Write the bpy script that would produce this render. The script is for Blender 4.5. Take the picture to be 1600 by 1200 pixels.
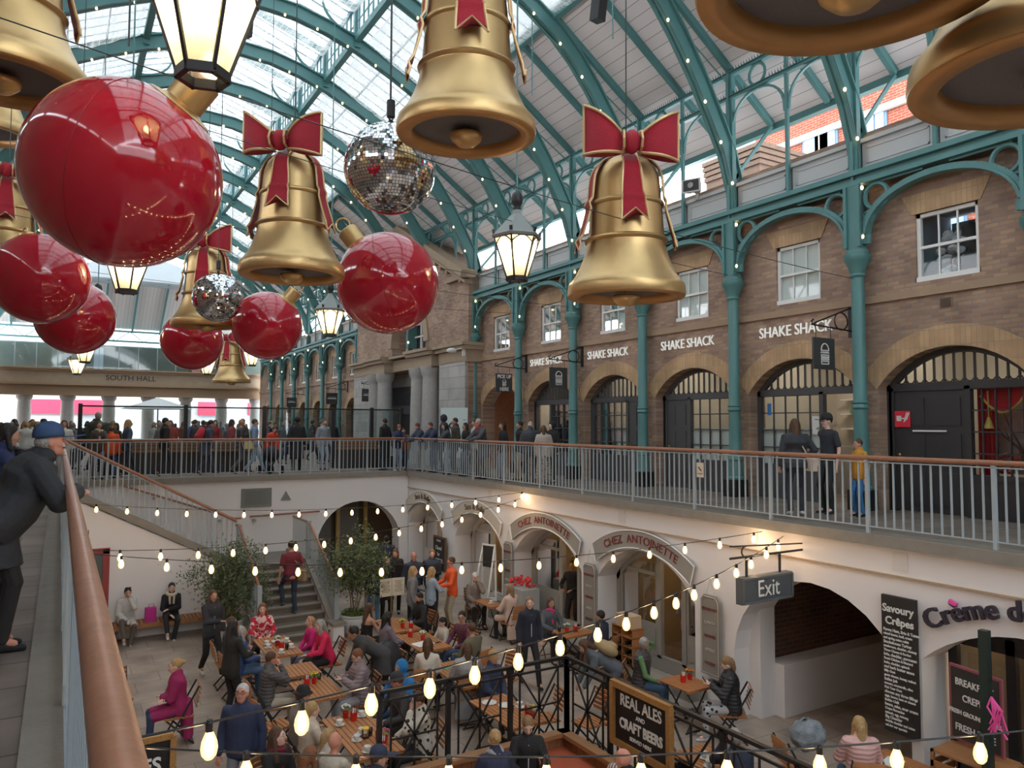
import bpy, bmesh, math, random
from math import sin, cos, pi, radians, sqrt, atan2
from mathutils import Vector, Matrix, Euler
import numpy as np
V = Vector
random.seed(7)
SC = bpy.context.scene
for o in list(bpy.data.objects): bpy.data.objects.remove(o)

# ------------------------------------------------ camera, sky, exposure
cam_d = bpy.data.cameras.new('camera'); cam = bpy.data.objects.new('camera', cam_d)
SC.collection.objects.link(cam); SC.camera = cam
cam_d.sensor_width = 36; cam_d.lens = 36 * 1170.1 / 1600; cam_d.clip_start = .05; cam_d.clip_end = 400
cam.location = (0, 0, 1.592)
cam.rotation_mode = 'QUATERNION'
cam.rotation_quaternion = (Matrix.Rotation(-radians(31.11), 3, 'Z') @ Matrix.Rotation(radians(90 + 3.114), 3, 'X') @ Matrix.Rotation(radians(.158), 3, 'Z')).to_quaternion()
W = bpy.data.worlds.new('sky'); SC.world = W; W.use_nodes = True
wn = W.node_tree.nodes; wl = W.node_tree.links
bg = wn['Background']
geo = wn.new('ShaderNodeTexCoord'); sx = wn.new('ShaderNodeSeparateXYZ'); rmp = wn.new('ShaderNodeValToRGB')
wl.new(geo.outputs['Generated'], sx.inputs[0]); wl.new(sx.outputs['Z'], rmp.inputs[0]); wl.new(rmp.outputs[0], bg.inputs[0])
rmp.color_ramp.elements[0].position = .0; rmp.color_ramp.elements[0].color = (.9, .95, 1, 1)
rmp.color_ramp.elements[1].position = .9; rmp.color_ramp.elements[1].color = (.86, .94, 1, 1)
bg.inputs[1].default_value = 3.4
SC.view_settings.view_transform = 'Standard'; SC.view_settings.look = 'None'
SC.view_settings.gamma = 1; SC.view_settings.use_curve_mapping = False
SC.view_settings.exposure = 1.25
SC.cycles.max_bounces = 7; SC.cycles.diffuse_bounces = 4; SC.cycles.glossy_bounces = 3
SC.cycles.transparent_max_bounces = 12; SC.cycles.transmission_bounces = 3
SC.cycles.caustics_reflective = False; SC.cycles.caustics_refractive = False
SC.cycles.sample_clamp_indirect = 4; SC.cycles.use_denoising = True

# ------------------------------------------------ materials
_m = {}
def mat(name, col=(.5,.5,.5), rough=.6, metal=0., var=0., vscale=3., bump=0., bscale=40., emit=None, es=0., spec=None, coat=0.):
    if name in _m: return _m[name]
    m = bpy.data.materials.new(name); _m[name] = m; m.use_nodes = True
    n = m.node_tree.nodes; l = m.node_tree.links; b = n['Principled BSDF']
    b.inputs['Base Color'].default_value = (*col, 1); b.inputs['Roughness'].default_value = rough
    b.inputs['Metallic'].default_value = metal
    if spec is not None: b.inputs['Specular IOR Level'].default_value = spec
    if coat: b.inputs['Coat Weight'].default_value = coat; b.inputs['Coat Roughness'].default_value = .08
    if emit: b.inputs['Emission Color'].default_value = (*emit, 1); b.inputs['Emission Strength'].default_value = es
    if var or bump:
        tc = n.new('ShaderNodeTexCoord')
    if var:
        t = n.new('ShaderNodeTexNoise'); t.inputs['Scale'].default_value = vscale; t.inputs['Detail'].default_value = 5
        l.new(tc.outputs['Object'], t.inputs['Vector'])
        mx = n.new('ShaderNodeMix'); mx.data_type = 'RGBA'
        mx.inputs['A'].default_value = (*[c*(1-var) for c in col], 1); mx.inputs['B'].default_value = (*[min(1, c*(1+var)) for c in col], 1)
        l.new(t.outputs[0], mx.inputs['Factor']); l.new(mx.outputs['Result'], b.inputs['Base Color'])
    if bump:
        t2 = n.new('ShaderNodeTexNoise'); t2.inputs['Scale'].default_value = bscale; t2.inputs['Detail'].default_value = 3
        l.new(tc.outputs['Object'], t2.inputs['Vector'])
        bp = n.new('ShaderNodeBump'); bp.inputs['Strength'].default_value = bump; bp.inputs['Distance'].default_value = .02
        l.new(t2.outputs[0], bp.inputs['Height']); l.new(bp.outputs[0], b.inputs['Normal'])
    return m
def brickmat(name, c1, c2, mortar, bw, bh, axes='YZ', ms=.012, off=.5, var=.25, rough=.85, bump=.35):
    if name in _m: return _m[name]
    m = mat(name, c1, rough); n = m.node_tree.nodes; l = m.node_tree.links; b = n['Principled BSDF']
    tc = n.new('ShaderNodeTexCoord'); s = n.new('ShaderNodeSeparateXYZ'); c = n.new('ShaderNodeCombineXYZ')
    l.new(tc.outputs['Object'], s.inputs[0]); l.new(s.outputs[axes[0]], c.inputs[0]); l.new(s.outputs[axes[1]], c.inputs[1])
    br = n.new('ShaderNodeTexBrick'); l.new(c.outputs[0], br.inputs['Vector']); br.offset = off
    br.inputs['Color1'].default_value = (*c1, 1); br.inputs['Color2'].default_value = (*c2, 1); br.inputs['Mortar'].default_value = (*mortar, 1)
    br.inputs['Scale'].default_value = 1; br.inputs['Brick Width'].default_value = bw; br.inputs['Row Height'].default_value = bh
    br.inputs['Mortar Size'].default_value = ms; br.inputs['Mortar Smooth'].default_value = .3
    nz = n.new('ShaderNodeTexNoise'); nz.inputs['Scale'].default_value = 1.3; nz.inputs['Detail'].default_value = 6; l.new(tc.outputs['Object'], nz.inputs['Vector'])
    mp = n.new('ShaderNodeMapRange'); mp.inputs[1].default_value = .3; mp.inputs[2].default_value = .7; mp.inputs[3].default_value = 1-var; mp.inputs[4].default_value = 1+var
    l.new(nz.outputs[0], mp.inputs[0])
    mu = n.new('ShaderNodeMix'); mu.data_type = 'RGBA'; mu.blend_type = 'MULTIPLY'; mu.inputs['Factor'].default_value = 1
    l.new(br.outputs['Color'], mu.inputs['A']); l.new(mp.outputs[0], mu.inputs['B']); l.new(mu.outputs['Result'], b.inputs['Base Color'])
    if bump:
        bp = n.new('ShaderNodeBump'); bp.inputs['Strength'].default_value = bump; bp.inputs['Distance'].default_value = .01; bp.invert = True
        l.new(br.outputs['Fac'], bp.inputs['Height']); l.new(bp.outputs[0], b.inputs['Normal'])
    return m
def glassmat(name, tint=(.9,.95,.95), rough=.03, opac=.15, diff=None, ior=1.5):
    if name in _m: return _m[name]
    m = bpy.data.materials.new(name); _m[name] = m; m.use_nodes = True
    n = m.node_tree.nodes; l = m.node_tree.links; n.remove(n['Principled BSDF']); out = n['Material Output']
    tr = n.new('ShaderNodeBsdfTransparent'); tr.inputs[0].default_value = (*tint, 1)
    g = n.new('ShaderNodeBsdfGlossy'); g.inputs['Roughness'].default_value = rough
    fr = n.new('ShaderNodeFresnel'); fr.inputs[0].default_value = ior
    a = n.new('ShaderNodeMath'); a.operation = 'ADD'; a.inputs[1].default_value = opac*.4; l.new(fr.outputs[0], a.inputs[0])
    mx = n.new('ShaderNodeMixShader'); l.new(a.outputs[0], mx.inputs[0]); l.new(tr.outputs[0], mx.inputs[1]); l.new(g.outputs[0], mx.inputs[2])
    if diff:
        d = n.new('ShaderNodeBsdfTranslucent'); d.inputs[0].default_value = (*diff, 1)
        d2 = n.new('ShaderNodeBsdfDiffuse'); d2.inputs[0].default_value = (*diff, 1)
        ad = n.new('ShaderNodeMixShader'); l.new(d.outputs[0], ad.inputs[1]); l.new(d2.outputs[0], ad.inputs[2])
        m2 = n.new('ShaderNodeMixShader'); m2.inputs[0].default_value = opac; l.new(mx.outputs[0], m2.inputs[1]); l.new(ad.outputs[0], m2.inputs[2])
        mx = m2
    l.new(mx.outputs[0], out.inputs[0])
    return m
def slatmat(name, c, axis='X', step=.1, gap=.1, dark=.35, var=.2, rough=.55, lineaxis=None):
    '''boards: thin dark joints every step along axis (object space)'''
    if name in _m: return _m[name]
    m = mat(name, c, rough); n = m.node_tree.nodes; l = m.node_tree.links; b = n['Principled BSDF']
    tc = n.new('ShaderNodeTexCoord'); s = n.new('ShaderNodeSeparateXYZ'); l.new(tc.outputs['Object'], s.inputs[0])
    d = n.new('ShaderNodeMath'); d.operation = 'DIVIDE'; d.inputs[1].default_value = step; l.new(s.outputs[axis], d.inputs[0])
    f = n.new('ShaderNodeMath'); f.operation = 'FRACT'; l.new(d.outputs[0], f.inputs[0])
    g = n.new('ShaderNodeMath'); g.operation = 'LESS_THAN'; g.inputs[1].default_value = gap; l.new(f.outputs[0], g.inputs[0])
    fl = n.new('ShaderNodeMath'); fl.operation = 'FLOOR'; l.new(d.outputs[0], fl.inputs[0])
    wn_ = n.new('ShaderNodeTexWhiteNoise'); wn_.noise_dimensions = '1D'; l.new(fl.outputs[0], wn_.inputs['W'])
    mp = n.new('ShaderNodeMapRange'); mp.inputs[3].default_value = 1-var; mp.inputs[4].default_value = 1+var; l.new(wn_.outputs[0], mp.inputs[0])
    mu = n.new('ShaderNodeMix'); mu.data_type = 'RGBA'; mu.blend_type = 'MULTIPLY'; mu.inputs['Factor'].default_value = 1
    mu.inputs['A'].default_value = (*c, 1); l.new(mp.outputs[0], mu.inputs['B'])
    mx = n.new('ShaderNodeMix'); mx.data_type = 'RGBA'; l.new(g.outputs[0], mx.inputs['Factor']); l.new(mu.outputs['Result'], mx.inputs['A'])
    mx.inputs['B'].default_value = (*[k*dark for k in c], 1); l.new(mx.outputs['Result'], b.inputs['Base Color'])
    return m

# ------------------------------------------------ mesh collecting
class MB:
    def __init__(s): s.v = []; s.f = []; s.m = []; s.sm = []; s.mi = 0; s.smooth = False
    def add(s, vs, fs):
        k = len(s.v); s.v += [tuple(v) for v in vs]; s.f += [tuple(i+k for i in f) for f in fs]
        s.m += [s.mi]*len(fs); s.sm += [s.smooth]*len(fs); return s
    def box(s, c, d, rz=0, ry=0, rx=0):
        R = Euler((rx, ry, rz)).to_matrix(); c = V(c)
        vs = [c + R @ V((x*d[0]/2, y*d[1]/2, z*d[2]/2)) for x in (-1, 1) for y in (-1, 1) for z in (-1, 1)]
        return s.add(vs, [(0,1,3,2), (4,6,7,5), (0,4,5,1), (2,3,7,6), (0,2,6,4), (1,5,7,3)])
    def b2(s, a, b): # two corners
        return s.box([(a[i]+b[i])/2 for i in range(3)], [abs(b[i]-a[i]) for i in range(3)])
    def bar(s, p, q, w, h=None, up=(0,0,1)):
        p, q = V(p), V(q); h = h or w; d = (q-p).normalized(); u = V(up)
        if abs(d.dot(u)) > .99: u = V((1,0,0))
        r = d.cross(u).normalized(); u = r.cross(d)
        o = [r*w/2*a + u*h/2*b for a, b in ((-1,-1),(1,-1),(1,1),(-1,1))]
        return s.add([p+x for x in o]+[q+x for x in o], [(3,2,1,0),(4,5,6,7),(0,1,5,4),(1,2,6,5),(2,3,7,6),(3,0,4,7)])
    def loft(s, rings, cap=True, closed=False):
        n = len(rings[0]); vs = [v for r in rings for v in r]; fs = []
        K = len(rings)
        for i in range(K if closed else K-1):
            j = (i+1) % K
            for a in range(n):
                b = (a+1) % n; fs.append((i*n+a, i*n+b, j*n+b, j*n+a))
        if cap and not closed: fs += [tuple(range(n-1, -1, -1)), tuple((K-1)*n+a for a in range(n))]
        return s.add(vs, fs)
    def tube(s, pts, r, n=8, cap=True, closed=False):
        pts = [V(p) for p in pts]; K = len(pts); rr = r if hasattr(r, '__len__') else [r]*K; rings = []
        prev = None
        for i, p in enumerate(pts):
            if closed: t = pts[(i+1) % K] - pts[i-1]
            else: t = pts[min(i+1, K-1)] - pts[max(i-1, 0)]
            t.normalize()
            if prev is None:
                u = V((0,0,1)) if abs(t.z) < .9 else V((1,0,0)); a = t.cross(u).normalized()
            else:
                a = prev - t*prev.dot(t); a.normalize()
            prev = a; b = t.cross(a)
            rings.append([p + (a*cos(2*pi*k/n) + b*sin(2*pi*k/n))*rr[i] for k in range(n)])
        return s.loft(rings, cap, closed)
    def cyl(s, p, q, r0, r1=None, n=16): return s.tube([p, q], [r0, r0 if r1 is None else r1], n)
    def lathe(s, prof, n=24, c=(0,0,0), M=None):
        c = V(c); rings = [[(M @ V((r*cos(2*pi*k/n), r*sin(2*pi*k/n), z)) if M else V((r*cos(2*pi*k/n), r*sin(2*pi*k/n), z))) + c for k in range(n)] for r, z in prof]
        return s.loft(rings, True)
    def ell(s, c, r, n=12, k=8, M=None):
        c = V(c); rings = []
        for i in range(k+1):
            t = pi*i/k; t = min(max(t, .03), pi-.03)
            rings.append([(M @ V((r[0]*sin(t)*cos(2*pi*a/n), r[1]*sin(t)*sin(2*pi*a/n), -r[2]*cos(t))) if M else V((r[0]*sin(t)*cos(2*pi*a/n), r[1]*sin(t)*sin(2*pi*a/n), -r[2]*cos(t)))) + c for a in range(n)])
        return s.loft(rings, True)
    def prism(s, poly, d0, d1, f):
        '''poly of 2d points, f(a,b,d)->3d'''
        n = len(poly)
        return s.add([f(a, b, d0) for a, b in poly] + [f(a, b, d1) for a, b in poly],
                     [tuple(range(n-1, -1, -1)), tuple(range(n, 2*n))] + [(i, (i+1) % n, n+(i+1) % n, n+i) for i in range(n)])
    def build(s, name, mats, parent=None, smooth=None, loc=None, rot=None):
        me = bpy.data.meshes.new(name); me.from_pydata(s.v, [], s.f)
        if not isinstance(mats, (list, tuple)): mats = [mats]
        for m in mats: me.materials.append(m)
        me.polygons.foreach_set('material_index', s.m)
        me.polygons.foreach_set('use_smooth', [bool(smooth) if smooth is not None else x for x in s.sm])
        me.update()
        bm = bmesh.new(); bm.from_mesh(me); bmesh.ops.recalc_face_normals(bm, faces=bm.faces); bm.to_mesh(me); bm.free()
        o = bpy.data.objects.new(name, me); SC.collection.objects.link(o)
        if parent is not None: o.parent = parent
        if loc is not None: o.location = loc
        if rot is not None: o.rotation_euler = rot
        return o
def autosmooth(o, ang=40):
    me = o.data; me.polygons.foreach_set('use_smooth', [True]*len(me.polygons))
    bm = bmesh.new(); bm.from_mesh(me)
    for e in bm.edges:
        if len(e.link_faces) == 2 and e.calc_face_angle(0) > radians(ang): e.smooth = False
    bm.to_mesh(me); bm.free(); return o
def tag(o, label=None, cat=None, group=None, kind=None):
    if label: o['label'] = label
    if cat: o['category'] = cat
    if group: o['group'] = group
    if kind: o['kind'] = kind
    return o
def thing(name, label, cat, loc=(0,0,0), rz=0, group=None):
    o = bpy.data.objects.new(name, None); SC.collection.objects.link(o); o.location = loc; o.rotation_euler = (0,0,rz)
    o.empty_display_size = .1
    return tag(o, label, cat, group)
KIDS = {}
def copy_tree(o, parent=None):
    c = o.copy(); SC.collection.objects.link(c)
    if parent is not None: c.parent = parent
    for ch in list(o.children): copy_tree(ch, c)
    return c
def struct(mb, name, mats, smooth=None): return tag(mb.build(name, mats, smooth=smooth), kind='structure')
def text(s, size, m, parent=None, loc=(0,0,0), R=None, depth=.01, name='lettering', sx=1., align='CENTER', bold=0., arc=None):
    '''lettering as a mesh: local x runs along the text, y up, z out'''
    cu = bpy.data.curves.new('t', 'FONT'); cu.body = s; cu.size = size; cu.extrude = depth/2; cu.align_x = align; cu.align_y = 'CENTER'
    cu.offset = bold; cu.resolution_u = 3
    t = bpy.data.objects.new('t', cu); SC.collection.objects.link(t)
    dg = bpy.context.evaluated_depsgraph_get(); me = bpy.data.meshes.new_from_object(t.evaluated_get(dg))
    bpy.data.objects.remove(t); bpy.data.curves.remove(cu)
    for v in me.vertices:
        v.co.x *= sx
        if arc:  # bend over a circle of radius arc, centre below
            a = v.co.x/arc; r = arc + v.co.y; v.co.x = r*sin(a); v.co.y = r*cos(a) - arc
    me.materials.clear(); me.materials.append(m)
    o = bpy.data.objects.new(name, me); SC.collection.objects.link(o)
    M = (R or Matrix.Identity(3)).to_4x4(); M.translation = V(loc)
    if parent is not None: o.parent = parent
    o.matrix_local = M
    return o
# text facing -X (read from inside the hall, on the east walls): x->-Y, y->Z, z->-X
R_E = Matrix(((0,0,-1), (-1,0,0), (0,1,0)))
# text facing -Y (on the far walls): x->X, y->Z, z->-Y
R_N = Matrix(((1,0,0), (0,0,-1), (0,1,0)))

teal = mat('teal_paint', (.085,.215,.215), .42, var=.15, vscale=2)
white = mat('white_render', (.80,.775,.775), .8, var=.03, vscale=1.5)
offw = mat('white_paint', (.78,.78,.76), .5)
grey_paint = mat('grey_paint', (.36,.42,.46), .45)
black = mat('black_paint', (.018,.018,.02), .4)
iron = mat('black_iron', (.012,.012,.014), .45)
stone = mat('portland_stone', (.40,.38,.36), .85, var=.18, vscale=6)
kerb_m = mat('kerb_stone', (.27,.245,.215), .85, var=.18, vscale=5, bump=.3)
brick = brickmat('stock_brick', (.43,.275,.175), (.27,.16,.12), (.27,.22,.19), .235, .078)
brick_n = brickmat('stock_brick_side', (.45,.28,.16), (.31,.19,.115), (.29,.235,.19), .235, .078, axes='XZ')
gauged = brickmat('gauged_brick', (.52,.34,.19), (.43,.275,.15), (.36,.27,.19), .09, .3, off=0, ms=.008)
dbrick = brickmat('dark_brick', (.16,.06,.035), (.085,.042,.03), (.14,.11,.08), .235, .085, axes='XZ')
redbrick = brickmat('red_brick', (.30,.055,.025), (.24,.045,.02), (.28,.18,.14), .3, .1)
sandst = mat('sandstone', (.36,.27,.19), .85, var=.15, vscale=3)
flag = brickmat('flagstones', (.36,.29,.24), (.31,.25,.205), (.21,.17,.14), .95, .62, axes='XY', ms=.01, var=.35, bump=.2, rough=.6)
flag_up = brickmat('upper_flags', (.22,.175,.15), (.16,.13,.11), (.09,.075,.065), .8, .55, axes='XY', ms=.012, var=.35, bump=.2, rough=.6)
wood = mat('rail_wood', (.32,.145,.085), .34, var=.3, vscale=9, bump=.15, bscale=14)
gold = mat('gold_leaf', (.60,.405,.185), .36, metal=.8, var=.25, vscale=2.2, bump=.12, bscale=6)
shopblk = mat('shop_black', (.035,.034,.036), .5)
shopgrey = mat('shop_grey', (.075,.075,.08), .5)
pane = glassmat('window_glass', (.86,.9,.9), opac=.06, ior=1.28)
lead = mat('lead', (.45,.45,.46), .6)
# ------------------------------------------------ levels and lines of the hall
RX, FY, LZ, SP, Y0 = 10.24, 23.85, -3.53, 3.11, 8.78   # east slab edge, far slab edge, court floor, bay, a column line
CX = 4.6                                              # middle of the hall
COLS = [Y0 + SP*k for k in range(-3, 17)]
WX = 13.3                                             # face of the brick shops

# floors
b = MB(); b.b2((-30,-14,LZ-.3), (16,FY+9,LZ)); struct(b, 'floor', flag)
b = MB(); b.b2((RX+.3,-14,-.3), (WX+6,FY,0)); struct(b, 'floor_right', flag_up)
b = MB(); b.b2((-12,FY+.3,-.3), (WX+6,95,0)); struct(b, 'floor_far', flag_up)
b = MB(); b.b2((-12,-14,-.3), (-.12,FY,0)); struct(b, 'floor_left', flag_up)
b = MB(); b.b2((RX-.06,-14,-.15), (RX+.3,FY+.02,.015)); b.b2((.12,FY-.06,-.15), (RX-.06,FY+.3,.015)); struct(b, 'trim_1', kerb_m)
b = MB(); b.b2((-.12,-14,-.17), (.12,FY+.3,.02)); struct(b, 'trim_2', kerb_m)
# cavity behind arches
b = MB(); b.b2((RX+4.9,-6,LZ), (RX+5.1,FY+3.3,-.3)); b.b2((.1,FY+3.1,LZ), (RX+5,FY+3.3,-.3)); struct(b, 'wall_inner', mat('cellar_wall', (.42,.30,.17), .8, var=.2))

def arch_wall(name, mats, u0, u1, z0, z1, ops, fn, depth, reveal_m=0, n=14):
    '''wall plane over u,z with arched openings ops=[(ua,ub,zs,zc,zb)] (spring, crown, sill); fn(u,z,d)->xyz'''
    b = MB(); ops = sorted(ops); cur = u0
    for ua, ub, zs, zc, zb in ops:
        w = (ub-ua)/2; um = (ua+ub)/2; h = zc-zs
        if h >= w*.98: arc = [(um - w*cos(pi*i/n), zs + h*sin(pi*i/n)) for i in range(n+1)]
        elif h > .001:
            R = (w*w+h*h)/(2*h); a0 = math.asin(w/R); arc = [(um + R*sin(-a0+2*a0*i/n), zc-R+R*cos(-a0+2*a0*i/n)) for i in range(n+1)]
        else: arc = [(ua, zs), (ub, zs)]
        if ua > cur: b.add([fn(cur,z0,0), fn(ua,z0,0), fn(ua,z1,0), fn(cur,z1,0)], [(0,1,2,3)])
        for (p, q) in zip(arc, arc[1:]): b.add([fn(p[0],p[1],0), fn(q[0],q[1],0), fn(q[0],z1,0), fn(p[0],z1,0)], [(0,1,2,3)])
        if zb > z0: b.add([fn(ua,z0,0), fn(ub,z0,0), fn(ub,zb,0), fn(ua,zb,0)], [(0,1,2,3)])
        path = [(ua,zb)] + arc + [(ub,zb)]
        if zb > z0: path.append((ua,zb))
        b.mi = reveal_m
        for (p, q) in zip(path, path[1:]): b.add([fn(p[0],p[1],0), fn(q[0],q[1],0), fn(q[0],q[1],depth), fn(p[0],p[1],depth)], [(0,1,2,3)])
        b.mi = 0
        cur = ub
    if cur < u1: b.add([fn(cur,z0,0), fn(u1,z0,0), fn(u1,z1,0), fn(cur,z1,0)], [(0,1,2,3)])
    return struct(b, name, mats)
fE = lambda x: (lambda u, z, d: (x+d, u, z))
fN = lambda y: (lambda u, z, d: (u, y+d, z))
# white walls of the sunken court
CT = [11.87, 15.42, 18.93, 22.5]      # shop arches
lower_ops = [(c-w, c+w, zs, -.98, LZ) for c, w, zs in ((CT[0],1.48,-1.75), (CT[1],1.48,-1.75), (CT[2],1.4,-1.75), (CT[3],1.3,-1.75))]
lower_ops += [(6.25,9.45,-2.35,-.9,LZ), (3.2,6.08,-1.62,-1.03,LZ)]
arch_wall('wall_right', [white], -14, FY, LZ, -.1, lower_ops, fE(RX+.04), .75)
arch_wall('wall_far', [white], .1, RX+.04, LZ, -.1, [(7.2,9.95,-1.95,-.93,LZ)], fN(FY+.02), .6)
b = MB(); b.b2((-.1,-14,LZ), (.06,FY,-.1)); struct(b, 'wall_left', white)
# thin ledge moulding along the east wall
b = MB(); b.b2((RX-.0,-6,-.56), (RX+.05,FY,-.535)); struct(b, 'trim_3', mat('warm_line', (.42,.30,.2), .7))
# white vent squares
for k, y in enumerate((6.35, 9.0, 12.5, 18.2)):
    b = MB(); b.box((RX+.035, y, -.34), (.02,.22,.26)); tag(b.build('vent_cover', mat('vent_white', (.72,.70,.67), .6)),
      'small square white cover plate on the white wall, '+['nearest the signboards', 'above the Exit arch', 'between the two grey arch boards', 'above the pale arch boards'][k], 'vent cover', 'white cover plates under the gallery')
b = MB(); b.b2((2*CX-WX-.3,-14.3,LZ), (WX+.3,-14,6.2)); struct(b, 'wall_back_unseen', brick_n)  # unseen end wall, added to keep open sky out of bauble reflections
b = MB(); b.b2((2*CX-WX,-14.1,6.2), (WX,-14.05,9.9)); struct(b, 'window_back', glassmat('back_glass', (.8,.85,.85), .1, .3, (.6,.6,.6)))  # unseen glazing above it, added to let more daylight into the hall
b = MB(); b.b2((RX,-14,-.3),(RX+.4,-6,-.02)); struct(b, 'trim_13', kerb_m)
# exit tunnel
b = MB()
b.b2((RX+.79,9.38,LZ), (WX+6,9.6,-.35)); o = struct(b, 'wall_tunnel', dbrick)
b = MB(); b.b2((RX+.79,9.0,LZ), (WX+4.5,9.38,-2.62)); b.b2((RX+.42,9.2,LZ), (RX+.8,9.5,-1.2)); struct(b, 'trim_4', white)
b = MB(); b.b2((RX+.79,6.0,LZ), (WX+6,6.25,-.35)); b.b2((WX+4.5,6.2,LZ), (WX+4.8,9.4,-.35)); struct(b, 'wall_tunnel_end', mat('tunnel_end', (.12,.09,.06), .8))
b = MB(); b.b2((RX+.79,6.0,-.5), (WX+5,9.6,-.35)); struct(b, 'ceiling_tunnel', white)

# stairs: flight along X behind the bench wall, landing, flight towards the court
SX0, SX1, SY0, SY1, LND = .15, 4.05, 20.33, 22.3, -2.09
b = MB(); n = 12
for i in range(n):
    x = SX0 + (SX1-SX0)*i/n; z = -(i+1)*(-LND/n)
    b.b2((x, SY0+.12, LZ), (x+(SX1-SX0)/n, SY1, z))
b.b2((SX1, SY0+.12, LZ), (5.95, SY1, LND))
n2 = 8; dy = 2.45/n2
for i in range(n2):
    z = LND - (i+1)*((LND-LZ)/(n2+1)); b.b2((4.12, 20.45-(i+1)*dy, LZ), (5.8, 20.45-i*dy, z))
stair_m = mat('stair_stone', (.17,.145,.12), .8, var=.15)
struct(b, 'floor_stairs', stair_m)
b = MB()
for i in range(n2+1):
    z = LND - i*((LND-LZ)/(n2+1)); b.b2((4.12, 20.43-i*dy-.02, z-.035), (5.8, 20.43-i*dy+.05, z+.004))
struct(b, 'trim_5', mat('nosing', (.3,.27,.23), .8))
b = MB() # bench wall with sloping top
b.prism([(SX0-.1,LZ), (4.12,LZ), (4.12,LND-.05), (SX1,LND-.05), (SX0,-.08), (SX0-.1,-.08)], 0, .12, lambda a, c, d: (a, SY0+d, c))
b.prism([(20.45,LZ), (20.45,LND+.02), (20.3,LND+.02), (17.95,LZ+.22), (17.7,LZ+.22), (17.7,LZ)], 0, .14, lambda a, c, d: (5.8+d, a, c))
b.prism([(20.45,LZ), (20.45,LND+.02), (20.3,LND+.02), (17.95,LZ+.22), (17.7,LZ+.22), (17.7,LZ)], 0, .12, lambda a, c, d: (4.0+d, a, c))
b.b2((5.95, 20.33, LZ), (6.07, SY1, LND))
b.b2((5.68, 17.55, LZ), (5.95, 17.95, LZ+.35)); b.b2((3.85, 17.55, LZ), (4.2, 17.95, LZ+.35))
struct(b, 'wall_stair', white)
b = MB()
sl = lambda x: -.02 - (x-SX0)*(-LND-.03)/(SX1-SX0)
b.bar((SX0-.05,SY0+.04,.09), (SX1,SY0+.04,LND+.07), .26, .16); b.bar((SX1,SY0+.03,LND+.05), (4.15,SY0+.03,LND+.05), .22, .14)
for xx in (5.87, 4.06):
    b.bar((xx,SY1 if xx > 5 else 20.4,LND+.03), (xx,20.3,LND+.03), .2, .07); b.bar((xx,20.3,LND+.03), (xx,17.95,LZ+.25), .2, .07)
    b.box((xx-.04, 17.75, LZ+.38), (.34,.46,.07))
struct(b, 'trim_6', kerb_m)
# stone plinth steps by the shop doors
b = MB(); b.b2((9.55,9.9,LZ), (RX+.04,10.6,LZ+.14)); b.b2((9.85,10.1,LZ+.14), (RX+.04,14.4,LZ+.3)); b.b2((9.95,16.7,LZ), (RX+.04,17.7,LZ+.55)); b.b2((RX-.02,3,LZ), (RX+.04,6.2,LZ+.1)); struct(b, 'trim_7', kerb_m)

# ------------------------------------------------ east brick front
bays = [Y0 + SP*(k-.5) for k in range(-2, 6)]  # centres of bays, last before the portico
bays_all = bays
gops = [(c-1.33, c+1.33, 2.33, 3.0, 0) for c in bays]
tr0, tr1 = Y0+SP*5+.25, Y0+SP*9-.6              # the transept portico between these
far_bays = [Y0 + SP*(k-.5) for k in range(10, 17)]
wins = [(c-.55, c+.55, 5.45, 5.45, 4.2) for c in bays+far_bays]
def two_rows(u0, u1, arches, windows, tagn):
    arch_wall('wall_shops'+tagn, [brick, brick], u0, u1, 0, 3.93, arches, fE(WX), .5)
    arch_wall('wall_upper'+tagn, [brick, brick], u0, u1, 4.06, 7.3, windows, fE(WX), .14)
two_rows(-14, tr0, gops, [w for w in wins if w[0] < tr0], '')
two_rows(tr1, 60, [(c-1.1, c+1.1, 2.3, 3.0, 0) for c in far_bays], [w for w in wins if w[0] > tr1], '_far')
b = MB(); b.b2((WX-.06,-14,3.93), (WX+.3,tr0,4.07)); b.b2((WX-.06,tr1,3.93), (WX+.3,60,4.07)); struct(b, 'trim_8', mat('course_stone', (.36,.25,.17), .85, var=.2, vscale=2))
# gauged brick arches
b = MB()
def voussoir(b, c, w, zs, zc, t, x0, n=16):
    h = zc-zs; R = (w*w+h*h)/(2*h); a0 = math.asin(w/R); zc0 = zc-R
    for i in range(n):
        a, q = -a0*1.04+2.08*a0*i/n, -a0*1.04+2.08*a0*(i+1)/n
        P = [(min(max(c+r*sin(t_), c-SP/2+.005), c+SP/2-.005), zc0+r*cos(t_)) for r, t_ in ((R,a),(R,q),(R+t,q),(R+t,a))]
        b.prism(P, 0, .3, lambda u, z, d: (x0+d, u, z))
for c in bays: voussoir(b, c, 1.33, 2.33, 3.0, .38, WX-.02)
for c in far_bays: voussoir(b, c, 1.1, 2.3, 3.0, .35, WX-.02)
for c in bays+far_bays: b.prism([(c-.6,5.45), (c+.6,5.45), (c+.78,5.82), (c-.78,5.82)], 0, .1, lambda u, z, d: (WX-.02+d, u, z))
struct(b, 'trim_9', gauged)
# air bricks
for k, (y, z) in enumerate(((7.25,3.77), (10.05,6.1), (9.35,6.35))):
    b = MB(); b.box((WX-.01, y, z), (.03,.22,.16)); b2_ = b.build('air_brick', mat('air_brick', (.3,.2,.14), .8)); 
    g = MB(); [g.box((WX-.03, y, z-.06+.03*i), (.02,.18,.012)) for i in range(5)]; g.build('grille', black, b2_)
    tag(b2_, ['terracotta air brick under the nearest sash window', 'small air brick high beside the teal column', 'small air brick in shade of the iron bracket'][k], 'air brick')

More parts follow.
